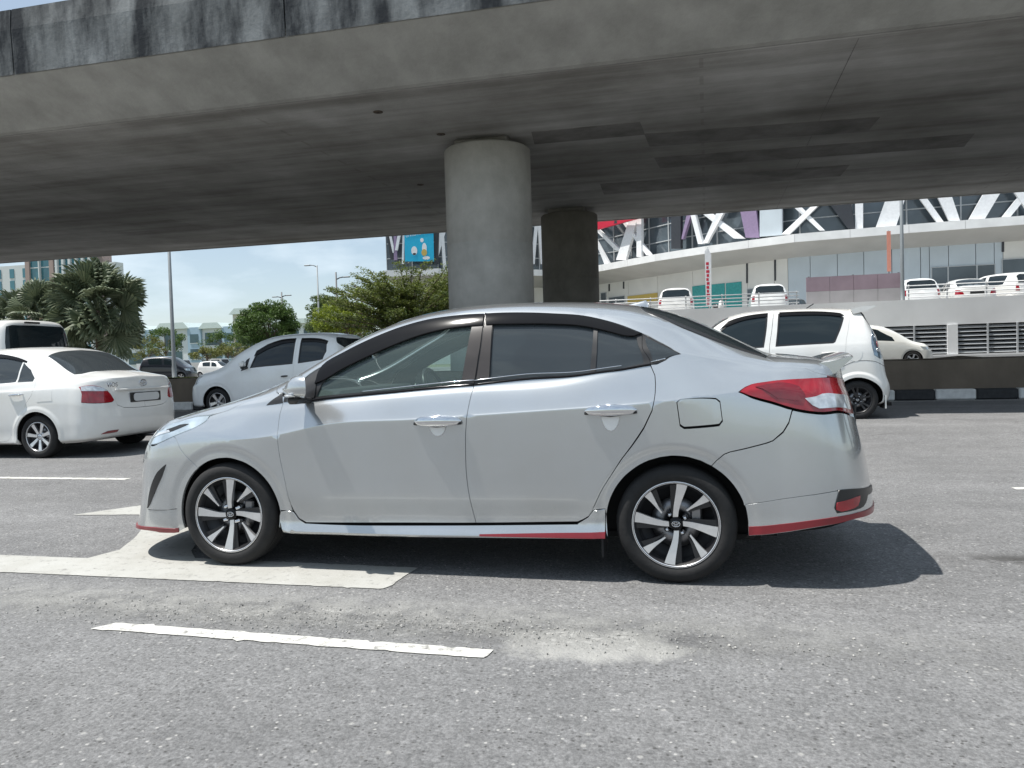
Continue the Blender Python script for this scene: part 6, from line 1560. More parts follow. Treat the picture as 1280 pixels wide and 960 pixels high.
for i in range(len(kn)-1):
    V, F = slab(WW, [(kn[i], 2.5), (kn[i+1], 2.5), (kn[i+1], 8.3), (kn[i], 8.3)], -.45, -.27); link('wall_backing', pymesh('wall_backing', V, F), MAT['charcoal'], MALL)
for nm, q in MALL_WIN:
    q = [q[3], q[2], q[1], q[0]]; lo = [min(c[k] for c in q) for k in (0, 1)]; hi = [max(c[k] for c in q) for k in (0, 1)]
    if nm != 'yellow_hoarding' and lo[1] < 6.4: lo[1] = 3.2
    V, F = slab(WW, [(lo[0], lo[1]), (hi[0], lo[1]), (hi[0], hi[1]), (lo[0], hi[1])], .005, .06)
    o = link(nm, pymesh(nm, V, F), MAT[{'window': 'mall_glass', 'teal_window': 'teal_glass', 'yellow_hoarding': 'yellow'}[nm]], MALL)
    if nm == 'window':
        mb = MB(); w_ = .05
        for a, b, c, d in ((lo[0]-w_, lo[0], lo[1], hi[1]), (hi[0], hi[0]+w_, lo[1], hi[1]), (lo[0]-w_, hi[0]+w_, hi[1]+.001, hi[1]+w_), (lo[0], hi[0], (lo[1]+hi[1]*2)/3-.03, (lo[1]+hi[1]*2)/3+.03)):
            V, F = slab(WW, [(a, c), (b, c), (b, d), (a, d)], .004, .09); mb.add(V, F)
        mb.build('window_frame', MAT['mullion'], o)
for q in MALL_BLACKS:
    V, F = slab(WW, [q[3], q[2], q[1], q[0]], .004, .05); link('black_fin', pymesh('black_fin', V, F), MAT['charcoal'], MALL)
# red wedge sign with white lettering, cyan banner
q = MALL_SIGN
SG = thing('red_sign', 'red wedge-shaped sign with white lettering on the mall front, right of the dark column', 'sign', (0, 0, 0))
WS = Wall(MALL_CAN, -.2)
V, F = slab(WS, [q[3], q[2], q[1], (q[0][0], 14.6)], .15, .45); link('sign_panel', pymesh('sign_panel', V, F), MAT['red_sign'], SG)
def on_wall(o, W, u, z, d):
    a, b = Vector(W.at(u-.2, z, d)), Vector(W.at(u+.2, z, d)); ang = math.atan2(b.y-a.y, b.x-a.x)
    c = Vector(W.at(u, z, d)); o.location = c; o.rotation_euler = (R(90), 0, ang)
for k, (du, w_, h_) in enumerate(((0, .12, .5), (.35, .34, .42), (.85, .14, .5), (1.2, .36, .40), (1.75, .30, .46), (2.2, .12, .38))):
    z_ = 13.25+.03*k; V, F = slab(WS, [(23.4+du, z_), (23.4+du+w_, z_+.02), (23.4+du+w_, z_+h_), (23.4+du, z_+h_)], .455, .48); link('letter_shape', pymesh('letter_shape', V, F), MAT['sign_white'], SG)
for u in (25.4, 28.2):
    V, F = slab(WS, [(u, 13.05), (u+.45, 13.0), (u+.4, 13.3), (u+.08, 13.35)], .455, .5); link('lamp_bracket', pymesh('lamp_bracket', V, F), MAT['charcoal'], SG)
BD = thing('cyan_banner', 'tall cyan advertising banner with white lettering on the mall, left of the thick column', 'banner', (0, 0, 0))
q = MALL_BOARD; WB = Wall(MALL_CAN, -.3)
V, F = slab(WB, [q[3], q[2], (q[1][0], 15.4), (q[0][0], 15.4)], .1, .22); link('banner_panel', pymesh('banner_panel', V, F), MAT['cyan'], BD)
for body, sz, u, z in (('Di Kota-mara Selvije', .30, 3.47, 12.82),):
    t = text_obj('lettering', body, sz, MAT['sign_white'], BD, (0, 0, 0), (0, 0, 0), .006); on_wall(t, WB, u, z, .235); t.rotation_euler.y = 0
    t.rotation_euler = (Matrix.Rotation(t.rotation_euler.z, 3, 'Z') @ Matrix.Rotation(R(90), 3, 'X') @ Matrix.Rotation(R(9), 3, 'Z')).to_euler()
def blob(W, u, z, a, b, d, mat, nm):
    u = u-1.83; P = [(u+a*math.cos(t), z+b*math.sin(t)) for t in np.linspace(0, 2*math.pi, 15)[:-1]]
    V, F = slab(W, P, .221, d); link(nm, pymesh(nm, V, F), mat, BD)
blob(WB, 4.8, 11.35, .28, .42, .24, MAT['sign_white'], 'printed_shape'); blob(WB, 5.75, 11.55, .22, .5, .24, MAT['sign_white'], 'printed_shape')
blob(WB, 5.72, 11.15, .26, .32, .25, MAT['yellow'], 'printed_shape'); blob(WB, 4.8, 11.05, .16, .10, .25, MAT['charcoal'], 'printed_shape'); blob(WB, 5.55, 12.3, .16, .20, .24, MAT['sign_white'], 'printed_shape'); blob(WB, 5.9, 10.65, .34, .16, .24, MAT['sign_white'], 'printed_shape')

# ---- ramp wall with louvres in front of the lower car park
RW = thing('ramp_wall', 'pale grey parking ramp wall with louvred openings and railings, right', 'wall', (0, 37, 0))
MB().bbox((-11, 0, 2.02), (45, .25, 3.14)).build('parapet', MAT['ramp'], RW)
MB().bbox((-11, -.10, 0), (45, .20, .70)).build('plinth', MAT['ramp'], RW)
MB().bbox((-11, -.14, .701), (45, .24, .76)).build('plinth_cap', MAT['rail'], RW)
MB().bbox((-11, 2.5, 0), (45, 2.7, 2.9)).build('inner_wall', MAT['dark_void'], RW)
piers = [-10.8, -6.4, -2.3, 1.85, 5.95, 10.1, 14.6, 19.1, 23.6, 28.1, 32.6]
pme = MB().bbox((-.2, -.06, .762), (.2, .22, 2.018)).mesh('pier'); pme.materials.append(MAT['ramp'])
for x in piers: o = link('pier', pme, None, RW); o.location = (x, 0, 0)
lme = MB().box((0, 0, 0), (1.0, .15, .025), Matrix.Rotation(R(38), 3, 'X')).mesh('louvre_slat'); lme.materials.append(MAT['louvre'])
vme = MB().bbox((-.03, -.05, .762), (.03, .02, 2.018)).mesh('louvre_post'); vme.materials.append(MAT['louvre'])
for a, b in zip(piers[:-1], piers[1:]):
    w_ = b-a-.41
    for k in range(7):
        o = link('louvre_slat', lme, None, RW); o.location = ((a+b)/2, .08, .86+.175*k); o.scale = (w_, 1, 1)
    for f in ((.33, .66) if w_ < 4 else (.28, .55, .82)):
        o = link('louvre_post', vme, None, RW); o.location = (a+.2+w_*f, 0, 0)
sheet('upper_parking_deck', -11, 60, 37.25, 84, 2.62, MAT['deck_top'])
def railing(name, x0, x1, y, z, h, label, nrail=4):
    t = thing(name, label, 'railing', (x0, y, z), 0)
    n = int((x1-x0)/1.45)
    pm = MB().bbox((-.025, -.025, 0), (.025, .025, h)).mesh('post'); pm.materials.append(MAT['rail'])
    for k in range(n+1): o = link('post', pm, None, t); o.location = ((x1-x0)*k/n, 0, 0)
    for k in range(nrail):
        zz = h*(k+.8)/nrail-.03
        MB().tube([(-.1, -.03, zz), (x1-x0+.1, -.03, zz)], .026, 6).build('rail', MAT['rail'], t)
    return t
railing('railing', -10.5, 3.9, 37.12, 3.14, .62, 'white metal railing on the ramp wall, left of the mauve sign')
railing('railing', 8.45, 40, 37.12, 3.14, .66, 'white metal railing on the ramp wall, right of the lamp post')
SB = thing('mauve_signboard', 'wide plain signboard, mauve over pale grey, standing on the ramp wall', 'sign', (6.5, 38.6, 2.62))
for k in range(4):
    x0, x1 = -2.03+1.015*k, -2.03+1.015*(k+1)
    MB().bbox((x0+.006, -.04, 1.16), (x1-.006, .04, 1.82)).build('upper_panel', MAT['sign_mauve'], SB)
    MB().bbox((x0+.006, -.04, .50), (x1-.006, .04, 1.154)).build('lower_panel', MAT['sign_pale'], SB)
for x in (-1.9, 0, 1.9): MB().bbox((x-.04, .05, 0), (x+.04, .12, 1.86)).build('post', MAT['galv'], SB)
# lamp post and banners on the deck
def lamp_post(name, label, loc, h, r0, arms=(), head='flat', mat='galv'):
    t = thing(name, label, 'lamp post', loc)
    MB().lathe([(0, 0), (r0*2.2, 0), (r0*2.2, .04), (r0*1.25, .06), (r0*1.15, 1.2), (r0, 1.25), (r0*.55, h), (0, h)], 12, 'z').build('pole', MAT[mat], t)
    for dx, dz, l in arms:
        MB().tube([(0, 0, h-.12+dz), (dx*.5, 0, h+.02+dz), (dx, 0, h+.06+dz)], r0*.45, 6).build('arm', MAT[mat], t)
        MB().bevbox((dx*1.0+math.copysign(l*.5, dx), 0, h+.05+dz), (l, .22, .09), .03, None).build('lamp_head', MAT[mat], t)
    return t
lamp_post('lamp_post', 'grey lamp post behind the ramp wall before the mall, its top hidden', (8.47, 38.3, 2.62), 9.9, .085, ((1.2, 0, .7),))
t = thing('feather_banner', 'narrow white feather banner with red printing before the mall', 'banner', (.13, 41.5, 2.98-.36))
MB().tube([(0, .02, 0), (0, .02, 3.86)], .02, 6).build('pole', MAT['galv'], t)
MB().prism([(-.14, .91), (.13, .86), (.17, 3.46), (.02, 3.81), (-.15, 3.66)], -.01, .01, 1).build('banner_cloth', MAT['sign_white'], t)
for k in range(11): MB().bbox((-.10+.015*(k % 2), -.016, .95+.2*k), (.02+.02*(k % 3), -.011, 1.09+.2*k)).build('printed_mark', MAT['red_sign'], t)
t = thing('orange_banner', 'thin orange banner strip on a pole before the grey mall wall', 'banner', (8.6, 41.5, 2.62))
MB().tube([(0, .06, 0), (0, .06, 4.15)], .03, 6).build('pole', MAT['galv'], t)
MAT['orange'] = plain('orange_cloth', (.72, .30, .22), rough=.7)
MB().bbox((-.09, -.01, 2.16), (.09, .01, 4.1)).build('banner_cloth', MAT['orange'], t)
# ---------------------------------------------------------------- far cars from three templates
HR = [.1, .3, .55, .8, .93, .97, 1.1, 1.25, 1.4, 1.46, 1.53, 1.7, 1.9]
def bg_hatch(name, label, at, mat, rotz, z0=0.0, group=None, surf=MS, glassm=None, cat='car'):
    e = surf.smax; f = surf.smin
    if surf is NS: win = [pl([(-1.80, .97), (-1.72, 1.22), (-1.25, 1.42), (-.95, 1.44), (-.98, .97)], .15), pl([(-.93, .97), (-.90, 1.44), (.05, 1.44), (.08, 1.0)], .15)]
    else: win = [pl([(-1.95, 1.0), (-1.95, 1.25), (-1.75, 1.42), (-1.3, 1.43), (-1.36, 1.0)], .15), pl([(-1.2, 1.0), (-1.15, 1.43), (-.22, 1.43), (-.35, 1.0)], .15)]
    return build_car(name, label, surf, at, mat, rotz, group, doors=[], quarter=win,
        windscreen=[(-2.36, 1.53), (-2.0, 1.52), (-1.75, 1.52), (-1.55, 1.58), (-1.5, 2.1), (-2.44, 2.1)] if surf is NS else [(-2.5, 1.54), (-2.05, 1.54), (-1.8, 1.60), (-1.75, 2.1), (-2.6, 2.1)],
        rear_window=[(.44, 1.02), (.42, 1.30), (.36, 1.44), (.50, 1.56), (e, 1.56), (e, 1.02)],
        lamps=[dict(name='taillight', poly=pl([(.30, .72), (.46, .72), (.46, .95), (.34, .95)]), mat=MAT['red_lens']), dict(name='headlight', poly=pl([(-3.2, .70), (-2.75, .76), (-2.65, .9), (-3.2, .92)]), mat=MAT['head_lens'])],
        extras=[dict(name='bumper_strip', mat=MAT['black_trim'], poly=pl([(.5, .14), (e, .14), (e, .24), (.5, .24)]))],
        wheel=dict(R_t=.30, R_r=.20, style='five', W=.18), wy=.735, ds=.14, rows=HR, detail=False, z0=z0, glassm=glassm, cat=cat)
def bg_sedan(name, label, at, mat, rotz, z0=0.0, group=None):
    win = [pl([(-2.0, .80), (-1.75, 1.02), (-1.4, 1.12), (-1.06, 1.13), (-1.10, .80)], .15), pl([(-1.0, .80), (-.97, 1.13), (-.45, 1.12), (-.08, .84)], .15)]
    e = SS.smax
    return build_car(name, label, SS, at, mat, rotz, group, doors=[], quarter=win,
        windscreen=[(-2.25, 1.27), (-1.9, 1.27), (-1.6, 1.30), (-1.46, 1.4), (-1.46, 1.82), (-2.28, 1.82)],
        rear_window=[(-.053, 1.27), (.40, 1.255), (.48, 1.55), (.48, 1.82), (-.10, 1.82)],
        lamps=[dict(name='taillight', poly=sedan_tail, mat=MAT['red_lens']), dict(name='headlight', poly=pl([(-3.2, .70), (-2.85, .74), (-2.62, .80), (-2.85, .86), (-3.2, .84)]), mat=MAT['head_lens'])],
        extras=[dict(name='plate_panel', mat=MAT['plate_black'], poly=pl([(1.22, .56), (e, .56), (e, .63), (1.22, .63)]))],
        wheel=dict(R_t=.29, R_r=.2, style='seven', W=.18), wy=.745, ds=.14, rows=[.1, .3, .5, .6, .65, .77, .85, .95, 1.1, 1.2, 1.27, 1.4, 1.55, 1.7], detail=False, z0=z0)
# cars on the upper deck: rears towards the road (rear is +x of the template, turned to face -y)
DK = 2.625; GU = 'cars parked on the upper deck'
def deck(kind, x, y, k, mat, label, name, rot=-90):
    fn = bg_hatch if kind == 'h' else bg_sedan
    return fn(name, label, (x, y, k), mat, R(rot), DK, GU)
deck('h', -1.47, 40.6, 1.06, MAT['white'], 'white people carrier with dark rear window behind the railing, leftmost on the upper deck', 'parked_car')
deck('h', 3.02, 40.9, 1.06, MAT['pale_silver'], 'pale car with dark rear glass behind the railing, just left of the mauve signboard', 'parked_car')
deck('h', 9.75, 40.7, 1.0, MAT['pale_silver'], 'pale silver hatchback behind the railing, just right of the lamp post', 'parked_car')
deck('s', 11.85, 40.6, 1.06, MAT['white'], 'white sedan with red tail lights behind the railing, right of the silver hatchback', 'parked_car')
deck('h', 14.2, 41.0, 1.05, MAT['white'], 'white car at the right edge of the picture behind the railing', 'parked_car', -60)
deck('s', 5.0, 49.0, 1.0, MAT['navy'], 'dark sedan parked deeper on the upper deck, hidden mostly by the signboard', 'parked_car')
deck('s', 16.6, 47.5, 1.0, MAT['pale_silver'], 'silver sedan parked deeper on the upper deck beyond the right edge', 'parked_car')
# white car in the lower car park, nose to the right
ALP, _ = bg_hatch('white_car', 'white car facing right in the lower car park before the louvres', (5.35, 35.4, 1.10), MAT['pearl'], R(180), .30, None, NS)
sheet('lower_parking', -12, 45, 33.2, 36.9, .30, MAT['far_asphalt'])
MB().bbox((-12, 33.0, -.02), (45, 33.195, .36)).build('parking_kerb', MAT['ramp'], None, 'structure')
# motorcycle by the railing
mo = thing('motorcycle', 'white scooter parked behind the railing below the feather banner', 'motorcycle', (.55, 39.6, DK), R(-70))
for x in (-.62, .62): MB().lathe([(.20, -.05), (.26, -.05), (.28, 0), (.26, .05), (.20, .05)], 18, 'y', (x, 0, .28), closed=True).build('wheel', MAT['rubber'], mo)
for x in (-.62, .62): MB().lathe([(.0, -.02), (.20, -.02), (.20, .02), (0, .02)], 18, 'y', (x, 0, .28)).build('rim', MAT['steel'], mo)
MB().tube([(.62, 0, .3), (.45, 0, .75), (.38, 0, 1.0)], .04, 8).build('fork', MAT['steel'], mo)
MB().tube([(.38, -.33, 1.02), (.40, 0, 1.0), (.38, .33, 1.02)], .018, 6).build('handlebar', MAT['black_trim'], mo)
MB().tube([(.42, 0, .95), (.46, 0, .7), (.30, 0, .42), (0, 0, .36), (-.35, 0, .5), (-.7, 0, .68)], [.10, .15, .13, .11, .16, .08], 10).build('body', MAT['white'], mo)
MB().tube([(.05, 0, .72), (-.25, 0, .74), (-.62, 0, .78)], [.10, .13, .09], 8).build('seat', MAT['black_trim'], mo)
MB().tube([(.50, 0, .86), (.53, 0, .86)], .07, 10).build('headlight', MAT['clear_lens'], mo)
# ---- left: dark four-wheel-drive on the far carriageway, vehicles in the open car park
bg_hatch('dark_suv', 'dark navy four-wheel-drive facing right beyond the median, left of the lamp post', (-45.2, 56.6, 1.22), MAT['navy'], R(195), 0, None, MS, cat='suv')
GL_ = 'vehicles in the far car park'
bg_hatch('parked_car', 'white parked hatchback right of the lamp post, beyond the median grass', (-51.5, 73.0, 1.0), MAT['white'], R(180), 0, GL_)
bg_hatch('parked_car', 'red parked car beyond the bonnet of the pale silver hatchback', (-64.5, 96.5, 1.05), MAT['maroon'], R(200), 0, GL_)
bg_sedan('parked_car', 'silver sedan parked in the row behind the white lorry', (-73, 101, 1.1), MAT['pale_silver'], R(180), 0, GL_)
bg_hatch('parked_car', 'dark parked hatchback deep in the far car park', (-67, 104, 1.1), MAT['navy'], R(200), 0, GL_)
bg_hatch('parked_car', 'pale grey parked people carrier behind the silver hatchback', (-58, 99, 1.15), MAT['pale_silver'], R(180), 0, GL_)
lo_ = thing('white_lorry', 'small white lorry with pale load bed in the far car park, front one of two', 'lorry', (-64.0, 86.0, 0), R(12), GL_)
MB().prism([(-1.0, .5), (.95, .5), (1.0, 1.2), (.65, 2.1), (-1.0, 2.15)], -.95, .95, 1).build('cab', MAT['white'], lo_)
MB().prism([(1.005, 1.28), (.97, 1.28), (.66, 2.0), (.70, 2.0)], -.8, .8, 1).build('windscreen', MAT['black_gloss'], lo_)
for s in (-1, 1): MB().bbox((-.6, s*.95, 1.3), (.5, s*.965, 1.95)).build('side_window', MAT['black_gloss'], lo_)
MB().bbox((-5.2, -1.0, .75), (-1.1, 1.0, .9)).bbox((-5.2, -1.0, .9), (-5.1, 1.0, 1.75)).bbox((-1.2, -1.0, .9), (-1.1, 1.0, 1.75)).bbox((-5.1, -1.0, .9), (-1.2, -.93, 1.7)).bbox((-5.1, .93, .9), (-1.2, 1.0, 1.7)).build('load_bed', MAT['pearl'], lo_)
for x in (.2, -3.9):
    for s in (-1, 1): MB().lathe([(0, -.13), (.36, -.13), (.40, -.06), (.40, .06), (.36, .13), (0, .13)], 18, 'y', (x, s*.82, .4)).build('wheel', MAT['rubber'], lo_)
lo2 = copy_tree(lo_); lo2.location = (-60.2, 88.5, 0); lo2.rotation_euler.z = R(4)
lo2['label'] = 'second small white lorry, right behind the first in the far car park'
# ---------------------------------------------------------------- buildings, lamps, trees on the left
MAT['office_glass'] = plain('office_glass', (.05, .19, .24), rough=.12, var=.4, scale=.06, spec=.8)
MAT['office_white'] = plain('office_white', (.60, .62, .63), rough=.7)
MAT['office_pink'] = plain('office_pink', (.34, .26, .24), rough=.8)
MAT['shop_white'] = plain('shop_white', (.64, .67, .70), rough=.8, var=.05)
MAT['shop_blue'] = plain('shop_blue', (.34, .46, .56), rough=.8, var=.05)
MAT['shop_roof'] = plain('shop_roof', (.58, .66, .64), rough=.6, var=.06)
MAT['shop_glass'] = plain('shop_glass', (.06, .11, .13), rough=.15, var=.4, scale=.3)
MAT['shop_cream'] = plain('shop_cream', (.60, .58, .52), rough=.8)
of = thing('office_tower', 'tall office block with blue glass, white fins and pink piers above the palms', 'building', (-165, 172, 0))
MB().bbox((-40, 0, 0), (-6.6, 6, 29.3)).build('wall', MAT['office_white'], of)
MB().bbox((-6.5, -2.0, 0), (13.5, 3, 32.5)).build('wall', MAT['office_glass'], of)
MB().bbox((-6.52, -2.6, 32.51), (13.6, 3, 33.6)).build('roof_band', MAT['office_white'], of)
MB().bbox((13.6, 0, 0), (15.4, 3, 31.0)).build('wall', MAT['office_pink'], of)
MB().bbox((15.41, .5, 0), (18.4, 3.5, 28.6)).build('wall', MAT['office_white'], of)
for x in (-5.9, 1.6): MB().bbox((x-.65, -2.5, 0), (x+.65, -2.01, 32.5)).build('pier', MAT['office_pink'], of)
fin = MB().bbox((-.32, -2.7, 0), (.32, -2.01, 32.5)).mesh('fin'); fin.materials.append(MAT['office_white'])
for k in range(6): o = link('fin', fin, None, of); o.location = (3.3+2.0*k, 0, 0)
o = link('fin', fin, None, of); o.location = (-2.1, 0, 0); o.scale = (.5, 1, 1)
wme = MB().bbox((-.7, -.12, 0), (.7, -.01, 2.4)).mesh('window'); wme.materials.append(MAT['office_glass'])
for j in range(9):
    for k in range(8): o = link('window', wme, None, of); o.location = (-38.5+4.2*k, 0, 1.2+3.1*j)
flo = MB().bbox((-6.49, -2.12, -.12), (13.49, -2.02, .12)).mesh('floor_band'); flo.materials.append(MAT['office_white'])
for j in range(1, 8): o = link('floor_band', flo, None, of); o.location = (0, 0, 4*j)

sh = thing('shophouses', 'row of white and pale blue three-storey shophouses with light roofs, far left', 'building', (-107, 150, 0))
def block(x0, x1, h, mat, roofh, y=0):
    MB().bbox((x0+.01, y, 0), (x1-.01, y+14, h)).build('wall', MAT[mat], sh)
    if roofh: MB().prism([(x0-.5, h+.01), (x1+.5, h+.01), (x1-.8, h+roofh*.62), (x0+.8, h+roofh*.62)], y-.7, y+14, 1).build('roof', MAT['shop_roof'], sh)
block(-19, -13.2, 9.4, 'shop_white', 1.9); block(-13.2, -9.9, 9.6, 'shop_blue', 0, -.5); block(-9.9, -2.4, 9.5, 'shop_white', 2.2); block(-2.4, .9, 9.7, 'shop_blue', 0, -.5)
block(.9, 6.0, 9.3, 'shop_white', 2.0); block(6.0, 9.2, 9.6, 'shop_blue', 0, -.5); block(9.2, 15.0, 12.0, 'shop_cream', 2.0, -1.0); block(15.0, 34, 9.6, 'shop_white', 1.6, .3)
def win(x0, x1, z0, z1, y, n=1):
    w_ = (x1-x0)/n
    for k in range(n):
        f = MB().bbox((x0+w_*k+.04, y-.08, z0), (x0+w_*(k+1)-.04, y-.01, z1)).build('window', MAT['shop_glass'], sh)
        MB().bbox((x0+w_*k, y-.13, z0-.12), (x0+w_*(k+1), y-.081, z0-.02)).build('sill', MAT['shop_white'], f)
for x, y in ((-12.6, -.5), (-1.8, -.5), (6.6, -.5)):
    win(x, x+2.1, 6.3, 8.2, y); win(x, x+2.1, 2.8, 5.0, y)
for x in (-18, -8.6, 1.6):
    win(x, x+4.4, 5.7, 8.4, 0, 3); win(x, x+4.4, 2.0, 4.6, 0, 3)
win(9.8, 14.4, 9.6, 11.0, -1.0, 5); win(9.8, 14.4, 5.2, 8.0, -1.0, 4); win(9.8, 14.4, 1.0, 3.6, -1.0, 3)
MB().bbox((9.6, -1.5, 4.1), (14.8, -1.02, 5.0)).build('shop_sign', MAT['charcoal'], sh)
for x in (16, 20.5, 25, 29.5): win(x, x+3.4, 5.9, 8.2, .3, 2); win(x, x+3.4, 2.2, 4.5, .3, 2)
hl_ = thing('distant_block', 'low white block far behind the trees, left of the thick column', 'building', (-60, 185, 0))
MB().bbox((-16, 0, 0), (36, 14, 9)).build('wall', MAT['shop_white'], hl_)
MB().prism([(-17, 9.01), (37, 9.01), (31, 11.4), (-11, 11.4)], -.8, 14, 1).build('roof', MAT['shop_roof'], hl_)
for k in range(11): MB().bbox((-14+4.5*k, -.1, 5.4), (-11.6+4.5*k, -.01, 7.6)).build('window', MAT['shop_glass'], hl_)

lamp_post('lamp_post', 'tall plain grey lamp post at left, its top hidden by the viaduct', (-30.4, 40.2, 0), 13.5, .115, ((1.6, 0, .8),))
lamp_post('lamp_post', 'slim grey lamp post with one short arm, before the yellow-green tree', (-30.25, 58, 0), 9.0, .09, ((-.6, 0, .5),))
lamp_post('lamp_post', 'dark lamp post with two short arms behind the round tree', (-44.75, 77.5, 0), 9.0, .12, ((.55, -.45, .6), (-.55, -.55, .6)), mat='charcoal')
lamp_post('lamp_post', 'dark lamp post with one arm reaching right, behind the feathery tree', (-29.9, 60.6, 0), 8.7, .11, ((.65, -.5, .6),), mat='charcoal')

# ---------------------------------------------------------------- trees
MAT['bark'] = plain('bark', (.12, .09, .065), rough=.95, var=.3, scale=8, bump=.5)
MAT['leaf_round'] = leaf_mat('leaf_round', (.042, .080, .020), (.115, .185, .045))
MAT['leaf_yellow'] = leaf_mat('leaf_yellow', (.10, .145, .018), (.27, .32, .035), .35)
MAT['leaf_olive'] = leaf_mat('leaf_olive', (.055, .090, .030), (.13, .18, .060))
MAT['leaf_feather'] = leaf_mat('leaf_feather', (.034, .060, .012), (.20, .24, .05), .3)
MAT['leaf_palm'] = leaf_mat('leaf_palm', (.045, .072, .036), (.20, .225, .135), .15)
MAT['leaf_shrub'] = leaf_mat('leaf_shrub', (.09, .11, .025), (.21, .21, .06))

def leaf_mesh(name, pts, size, flat=.0, rng=None, tone=None, aspect=.45):
    """many small leaf faces; flat 0..1 lays them towards horizontal"""
    rng = rng or RNG; n = len(pts); P = np.asarray(pts, float)
    d = rng.normal(size=(n, 3)); d[:, 2] *= (1-flat*.8); d /= np.linalg.norm(d, axis=1, keepdims=True)
    nn = rng.normal(size=(n, 3)); nn[:, 2] += flat*3; w = np.cross(d, nn); w /= np.maximum(np.linalg.norm(w, axis=1, keepdims=True), 1e-6)
    L = size*rng.uniform(.6, 1.3, (n, 1)); 
    A = P-d*L*.5; B = P+w*L*aspect*.5; C = P+d*L*.5; D = P-w*L*aspect*.5
    V = np.stack([A, B, C, D], 1).reshape(-1, 3); F = np.arange(4*n).reshape(n, 4)
    me = bpy.data.meshes.new(name); me.vertices.add(4*n); me.vertices.foreach_set('co', V.ravel())
    me.loops.add(4*n); me.loops.foreach_set('vertex_index', F.ravel()); me.polygons.add(n)
    me.polygons.foreach_set('loop_start', np.arange(0, 4*n, 4)); me.polygons.foreach_set('loop_total', np.full(n, 4))
    at = me.attributes.new('tone', 'FLOAT', 'FACE')
    t = rng.uniform(0, 1, n) if tone is None else np.clip(tone+rng.normal(0, .22, n), 0, 1)
    at.data.foreach_set('value', t.astype(np.float32)); me.update(calc_edges=True)
    return me
def limbs(mb, base, top, r0, n, spread, rg, ends=None):
    mb.tube([base, (base[0]+.05, base[1], (base[2]+top)/2), (base[0], base[1], top)], [r0, r0*.8, r0*.6], 8)
    for k in range(n):
        e = ends[k] if ends is not None and k < len(ends) else (base[0]+rg.uniform(-1, 1)*spread, base[1]+rg.uniform(-1, 1)*spread, top+rg.uniform(.3, 1)*spread)
        s = (base[0], base[1], top-rg.uniform(0, .4)*(top-base[2]))
        m_ = tuple((a+b)/2+rg.uniform(-.1, .1)*spread+(0, 0, .12*spread)[i] for i, (a, b) in enumerate(zip(s, e)))
        mb.tube([s, m_, e], [r0*.42, r0*.25, r0*.07], 5)
def round_tree(name, label, loc, h0, rx, rz, mat, seed, nclump=60, per=130, leaf=.22, trunk=.16, flat=.2, group=None):
    t = thing(name, label, 'tree', loc, 0, group); rg = random.Random(seed); rn = np.random.default_rng(seed)
    pts = []; tone = []; ends = []
    for k in range(nclump):
        th = rg.uniform(0, 2*math.pi); u = rg.uniform(-.75, 1); q = math.sqrt(max(0, 1-u*u)); f = rg.uniform(.45, 1.0)**.5
        wob = 1+.12*math.sin(3*th+seed)+.09*math.sin(5*th+u*4)
        c = np.array([rx*q*math.cos(th)*f*wob, rx*q*math.sin(th)*f*wob, h0+rz*u*f*wob])
        if k % 3 == 0: ends.append(tuple(c*.95))
        r_ = rx*rg.uniform(.16, .30); g = rn.normal(size=(per, 3)); g /= np.linalg.norm(g, axis=1, keepdims=True); g *= rn.uniform(.2, 1, (per, 1))**.4*r_; g[:, 2] *= .62
        pts.append(c+g); tone.append(np.full(per, rg.uniform(.2, .8)))
    me = leaf_mesh('crown', np.vstack(pts), leaf, flat, rn, np.concatenate(tone)); link('crown', me, mat, t)
    mb = MB(); limbs(mb, (0, 0, 0), h0-rz*.5, trunk, len(ends), rx*.6, rg, ends); mb.build('trunk', MAT['bark'], t)
    return t
round_tree('round_tree', 'round dark green tree under two dark lamp arms, left of the silver hatchback roof', (-45.0, 75, 0), 5.1, 3.0, 2.6, MAT['leaf_round'], 3, 170, 150, .24)
round_tree('leafy_tree', 'loose olive green tree behind the slim lamp post', (-31.3, 61.5, 0), 4.8, 1.9, 2.2, MAT['leaf_olive'], 5, 90, 140, .18, .12)
round_tree('leafy_tree', 'bright yellow-green tree below the feathery tree', (-26.4, 55, 0), 4.3, 2.3, 1.35, MAT['leaf_yellow'], 8, 110, 140, .17, .12, .5)
round_tree('leafy_tree', 'low olive tree behind the roof of the silver hatchback', (-29.5, 66, 0), 3.6, 2.6, 1.6, MAT['leaf_olive'], 12, 50, 110, .2, .12)
for k, (x, y, h, rx, rz, s, lab) in enumerate(((-63.9, 80, 3.4, 2.1, 1.5, 21, 'low yellowish tree between the palm and the plain lamp post'), (-59.3, 84.5, 2.7, 1.9, .8, 22, 'flat spreading shrub before the shophouses, right of the plain lamp post'), (-55.7, 85, 2.8, 2.2, .85, 23, 'wide flat shrub before the shophouses, left of the round tree'), (-52.2, 84, 2.7, 1.7, .8, 24, 'small flat shrub half behind the silver hatchback bonnet'))):
    round_tree('spreading_shrub', lab, (x, y, 0), h, rx, rz, MAT['leaf_shrub'], s, 34, 90, .2, .09, .4, 'shrubs before the shophouses')
round_tree('orange_bush', 'low orange-tinged bush at the foot of the plain lamp post', (-53.4, 70, 0), 1.5, 1.0, .8, MAT['leaf_shrub'], 31, 22, 80, .15, .05)
